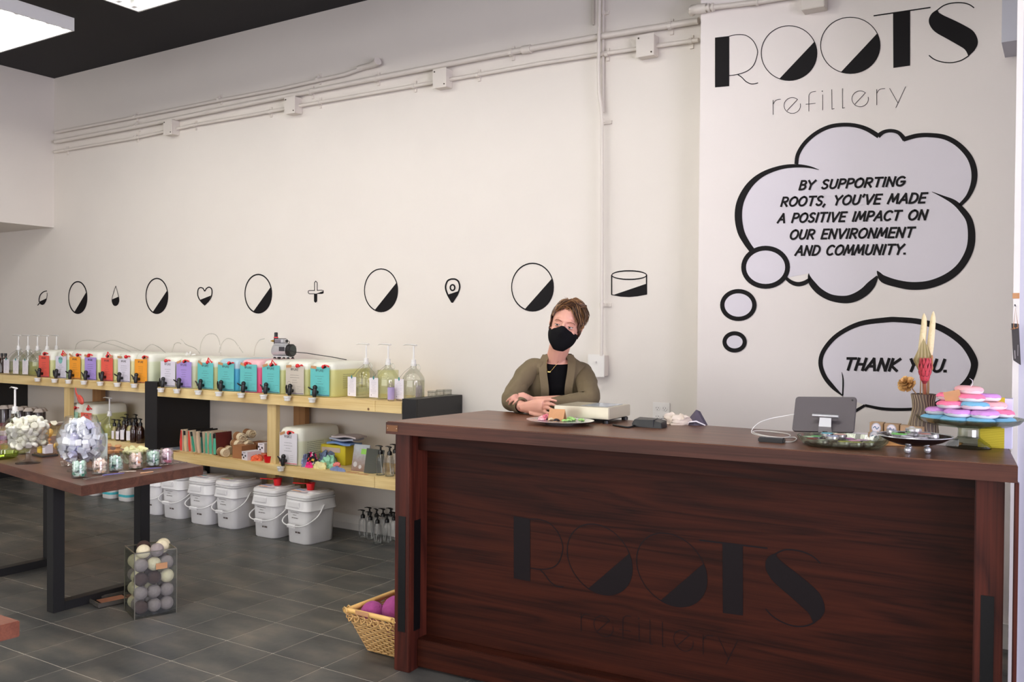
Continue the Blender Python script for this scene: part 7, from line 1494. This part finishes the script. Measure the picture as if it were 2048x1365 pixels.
# clothes: black top, open olive cardigan, dark trousers, shoes
shirt = mat('black_jersey', rgb(12, 11, 13), .9, spec=.1)
sh = MB(); rows = [ring_b(spine(z), a_*.965, b_*.975, 24) for z, a_, b_ in LV[:6]]
rows += [ring_b(spine(zN-.07), .148, .090, 24, 0), ring_b(spine(zN-.040), .120, .080, 24, -.004), ring_b(spine(zN-.018), .082, .068, 24, -.014)]
sh.loft(rows, (False, False)); obj('shirt', sh, shirt, person, smooth=80)
olive = mat('olive_knit', rgb(104, 90, 66), .85, noise=.06, nscale=40, bump=.25)
n_c = 30; open_ = [.50, .50, .46, .40, .34, .34, .40, .55, .85]
def card_rows(extra, sweep=0):
    rows = []
    for (z, a_, b_), w_ in zip(LV, open_):
        a0 = PI/2+w_; c = spine(z); g = .014+extra
        rows.append([tr(c)+bodyr*(a_+g)*math.cos(a0+(2*PI-2*w_)*k/n_c)+bodyf*(b_+g)*math.sin(a0+(2*PI-2*w_)*k/n_c)+Vector((0, 0, .012*(w_ > 1))) for k in range(n_c+1)])
    p_ = rows[-1]; w_ = 1.05; a0 = PI/2+w_; c = spine(zN+.016)
    rows.append([tr(c)+bodyr*(.060+extra)*math.cos(a0+(2*PI-2*w_)*k/n_c)+bodyf*(.056+extra)*math.sin(a0+(2*PI-2*w_)*k/n_c) for k in range(n_c+1)])
    return rows
texf = bpy.data.textures.new('cloth_folds', 'CLOUDS'); texf.noise_scale = .085
def folds(o, s_=.014):
    d_ = o.modifiers.new('folds', 'DISPLACE'); d_.texture = texf; d_.strength = s_; d_.mid_level = .5; d_.texture_coords = 'LOCAL'
cg = obj('cardigan', MB().loft(card_rows(0), (False, False), False), olive, person, smooth=80)
s2 = cg.modifiers.new('sub', 'SUBSURF'); s2.levels = s2.render_levels = 2; folds(cg, .014); s3 = cg.modifiers.new('thick', 'SOLIDIFY'); s3.thickness = .004; s3.offset = 1
for e_ in (0, -1):       # front bands
    P = [r[e_] for r in card_rows(.004)]; P2 = spline([tuple(p) for p in P], 3); mb = MB(); rg = []
    for k, p in enumerate(P2):
        p = Vector(p); d_ = bodyr*(1 if e_ == 0 else -1); rg.append([p-d_*.019+bodyf*.002, p+d_*.019+bodyf*.004, p+d_*.019+bodyf*.010, p-d_*.019+bodyf*.008])
    mb.loft(rg); obj('front_band', mb, olive, cg, smooth=50)
def sleeve(P, R, name='sleeve'):
    s_ = spline([(*tr(p), r) for p, r in zip(P, R)], 5); rj = random.Random(len(P)+3); pp = [Vector(q[:3]) for q in s_]; m = MB(); n = 18
    rr2 = [q[3]*(1+.035*math.sin(i*1.7)+.03*math.sin(i*.9+1)) for i, q in enumerate(s_)]
    m.tube(pp, rr2, n, (True, False)); o = obj(name, m, olive, cg, smooth=80); t_ = o.modifiers.new('thick', 'SOLIDIFY'); t_.thickness = .003; t_.offset = -1
    sb = o.modifiers.new('sub', 'SUBSURF'); sb.levels = sb.render_levels = 1; folds(o, .018); return pp, rr2
pp, r2 = sleeve([shL+bodyr*.05+Vector((0, 0, -.012)), shL+Vector((0, 0, -.004)), shL*.5+elL*.5+Vector((-.012, 0, .008)), elL+Vector((-.006, .0, .006)), elL*.6+wrL*.4+Vector((0, 0, .004)), elL*.1+wrL*.9], [.050, .052, .048, .049, .046, .036])
cuffR = elR*.30+Q(1108, 809, 3.55)*.70
sleeve([shR-bodyr*.05+Vector((0, 0, -.012)), shR+Vector((0, 0, -.004)), shR*.5+elR*.5+Vector((.016, 0, .004)), elR+Vector((.004, 0, .008)), elR*.6+cuffR*.4, Q(1104, 810, 3.555)], [.050, .053, .050, .050, .045, .036])
# necklace
nk = [tr(neck)+Vector((0, 0, -.01))+bodyf*.062-bodyr*.045, tr(neck)+bodyf*.090-bodyr*.020+Vector((0, 0, -.055)), tr(Q(1097, 744, 3.70)), tr(neck)+bodyf*.088+bodyr*.022+Vector((0, 0, -.05)), tr(neck)+Vector((0, 0, -.01))+bodyf*.060+bodyr*.045]
nb = spine(zN-.115); fr0 = [nb+bodyf*.112+bodyr*q+Vector((0, 0, z)) for q, z in ((-.062, .085), (-.040, .045), (-.010, .0), (.0, -.002), (.012, .0), (.042, .045), (.066, .085))]
def on_chest(px, py, d_):
    p0 = spine(zN-.09)+bodyf*d_; r_ = ray(px, py); return CAM+r_*((p0-CAM).dot(bodyf)/r_.dot(bodyf))
fr0 = [on_chest(*q) for q in ((1095,718,.075), (1092.5,728,.100), (1094.3,741,.120), (1098.5,744.3,.122), (1102,742.5,.121), (1112,731,.104), (1119,720,.078))]
obj('necklace', MB().tube([tr(p) for p in fr0], .0007, 5), mat('gold_chain', rgb(206, 176, 110), .25, metal=.8), person, smooth=60); obj('bar_pendant', MB().cbox(tr(fr0[3])+bodyf*.002, (.016, .003, .004)), MATS['gold_chain'], person)
trm = mat('trousers_dark', rgb(34, 34, 42), .8); tm_ = MB()
tm_.loft([ring_b(spine(z), a_*.985, b_*.985, 20) for z, a_, b_ in LV[:2]], (True, True))
obj('trouser_seat', tm_, trm, person, smooth=70)
for hipx in (-.085, .085):
    h_ = spine(.80)+bodyr*hipx; kn = Vector((h_.x, h_.y-.02, .45)); an = Vector((h_.x, h_.y+.03, .09))
    obj('trouser_leg', MB().tube([tr(h_+Vector((0, 0, .02))), tr((h_+kn)/2), tr(kn), tr((kn+an)/2+Vector((0, .02, .06))), tr(an)], [.096, .084, .066, .062, .056], 14), trm, person, smooth=70)
    toe = an+bodyf*.16; obj('shoe', MB().loft([[tr(an+bodyf*f_+bodyr*w_*math.cos(2*PI*k/12)+Vector((0, 0, -an.z+h2_*.5+h2_*.5*math.sin(2*PI*k/12)))) for k in range(12)] for f_, w_, h2_ in ((-.07, .028, .06), (-.05, .038, .09), (.02, .042, .09), (.08, .045, .06), (.14, .042, .045), (.175, .025, .03))]), black_pl, person, smooth=60)
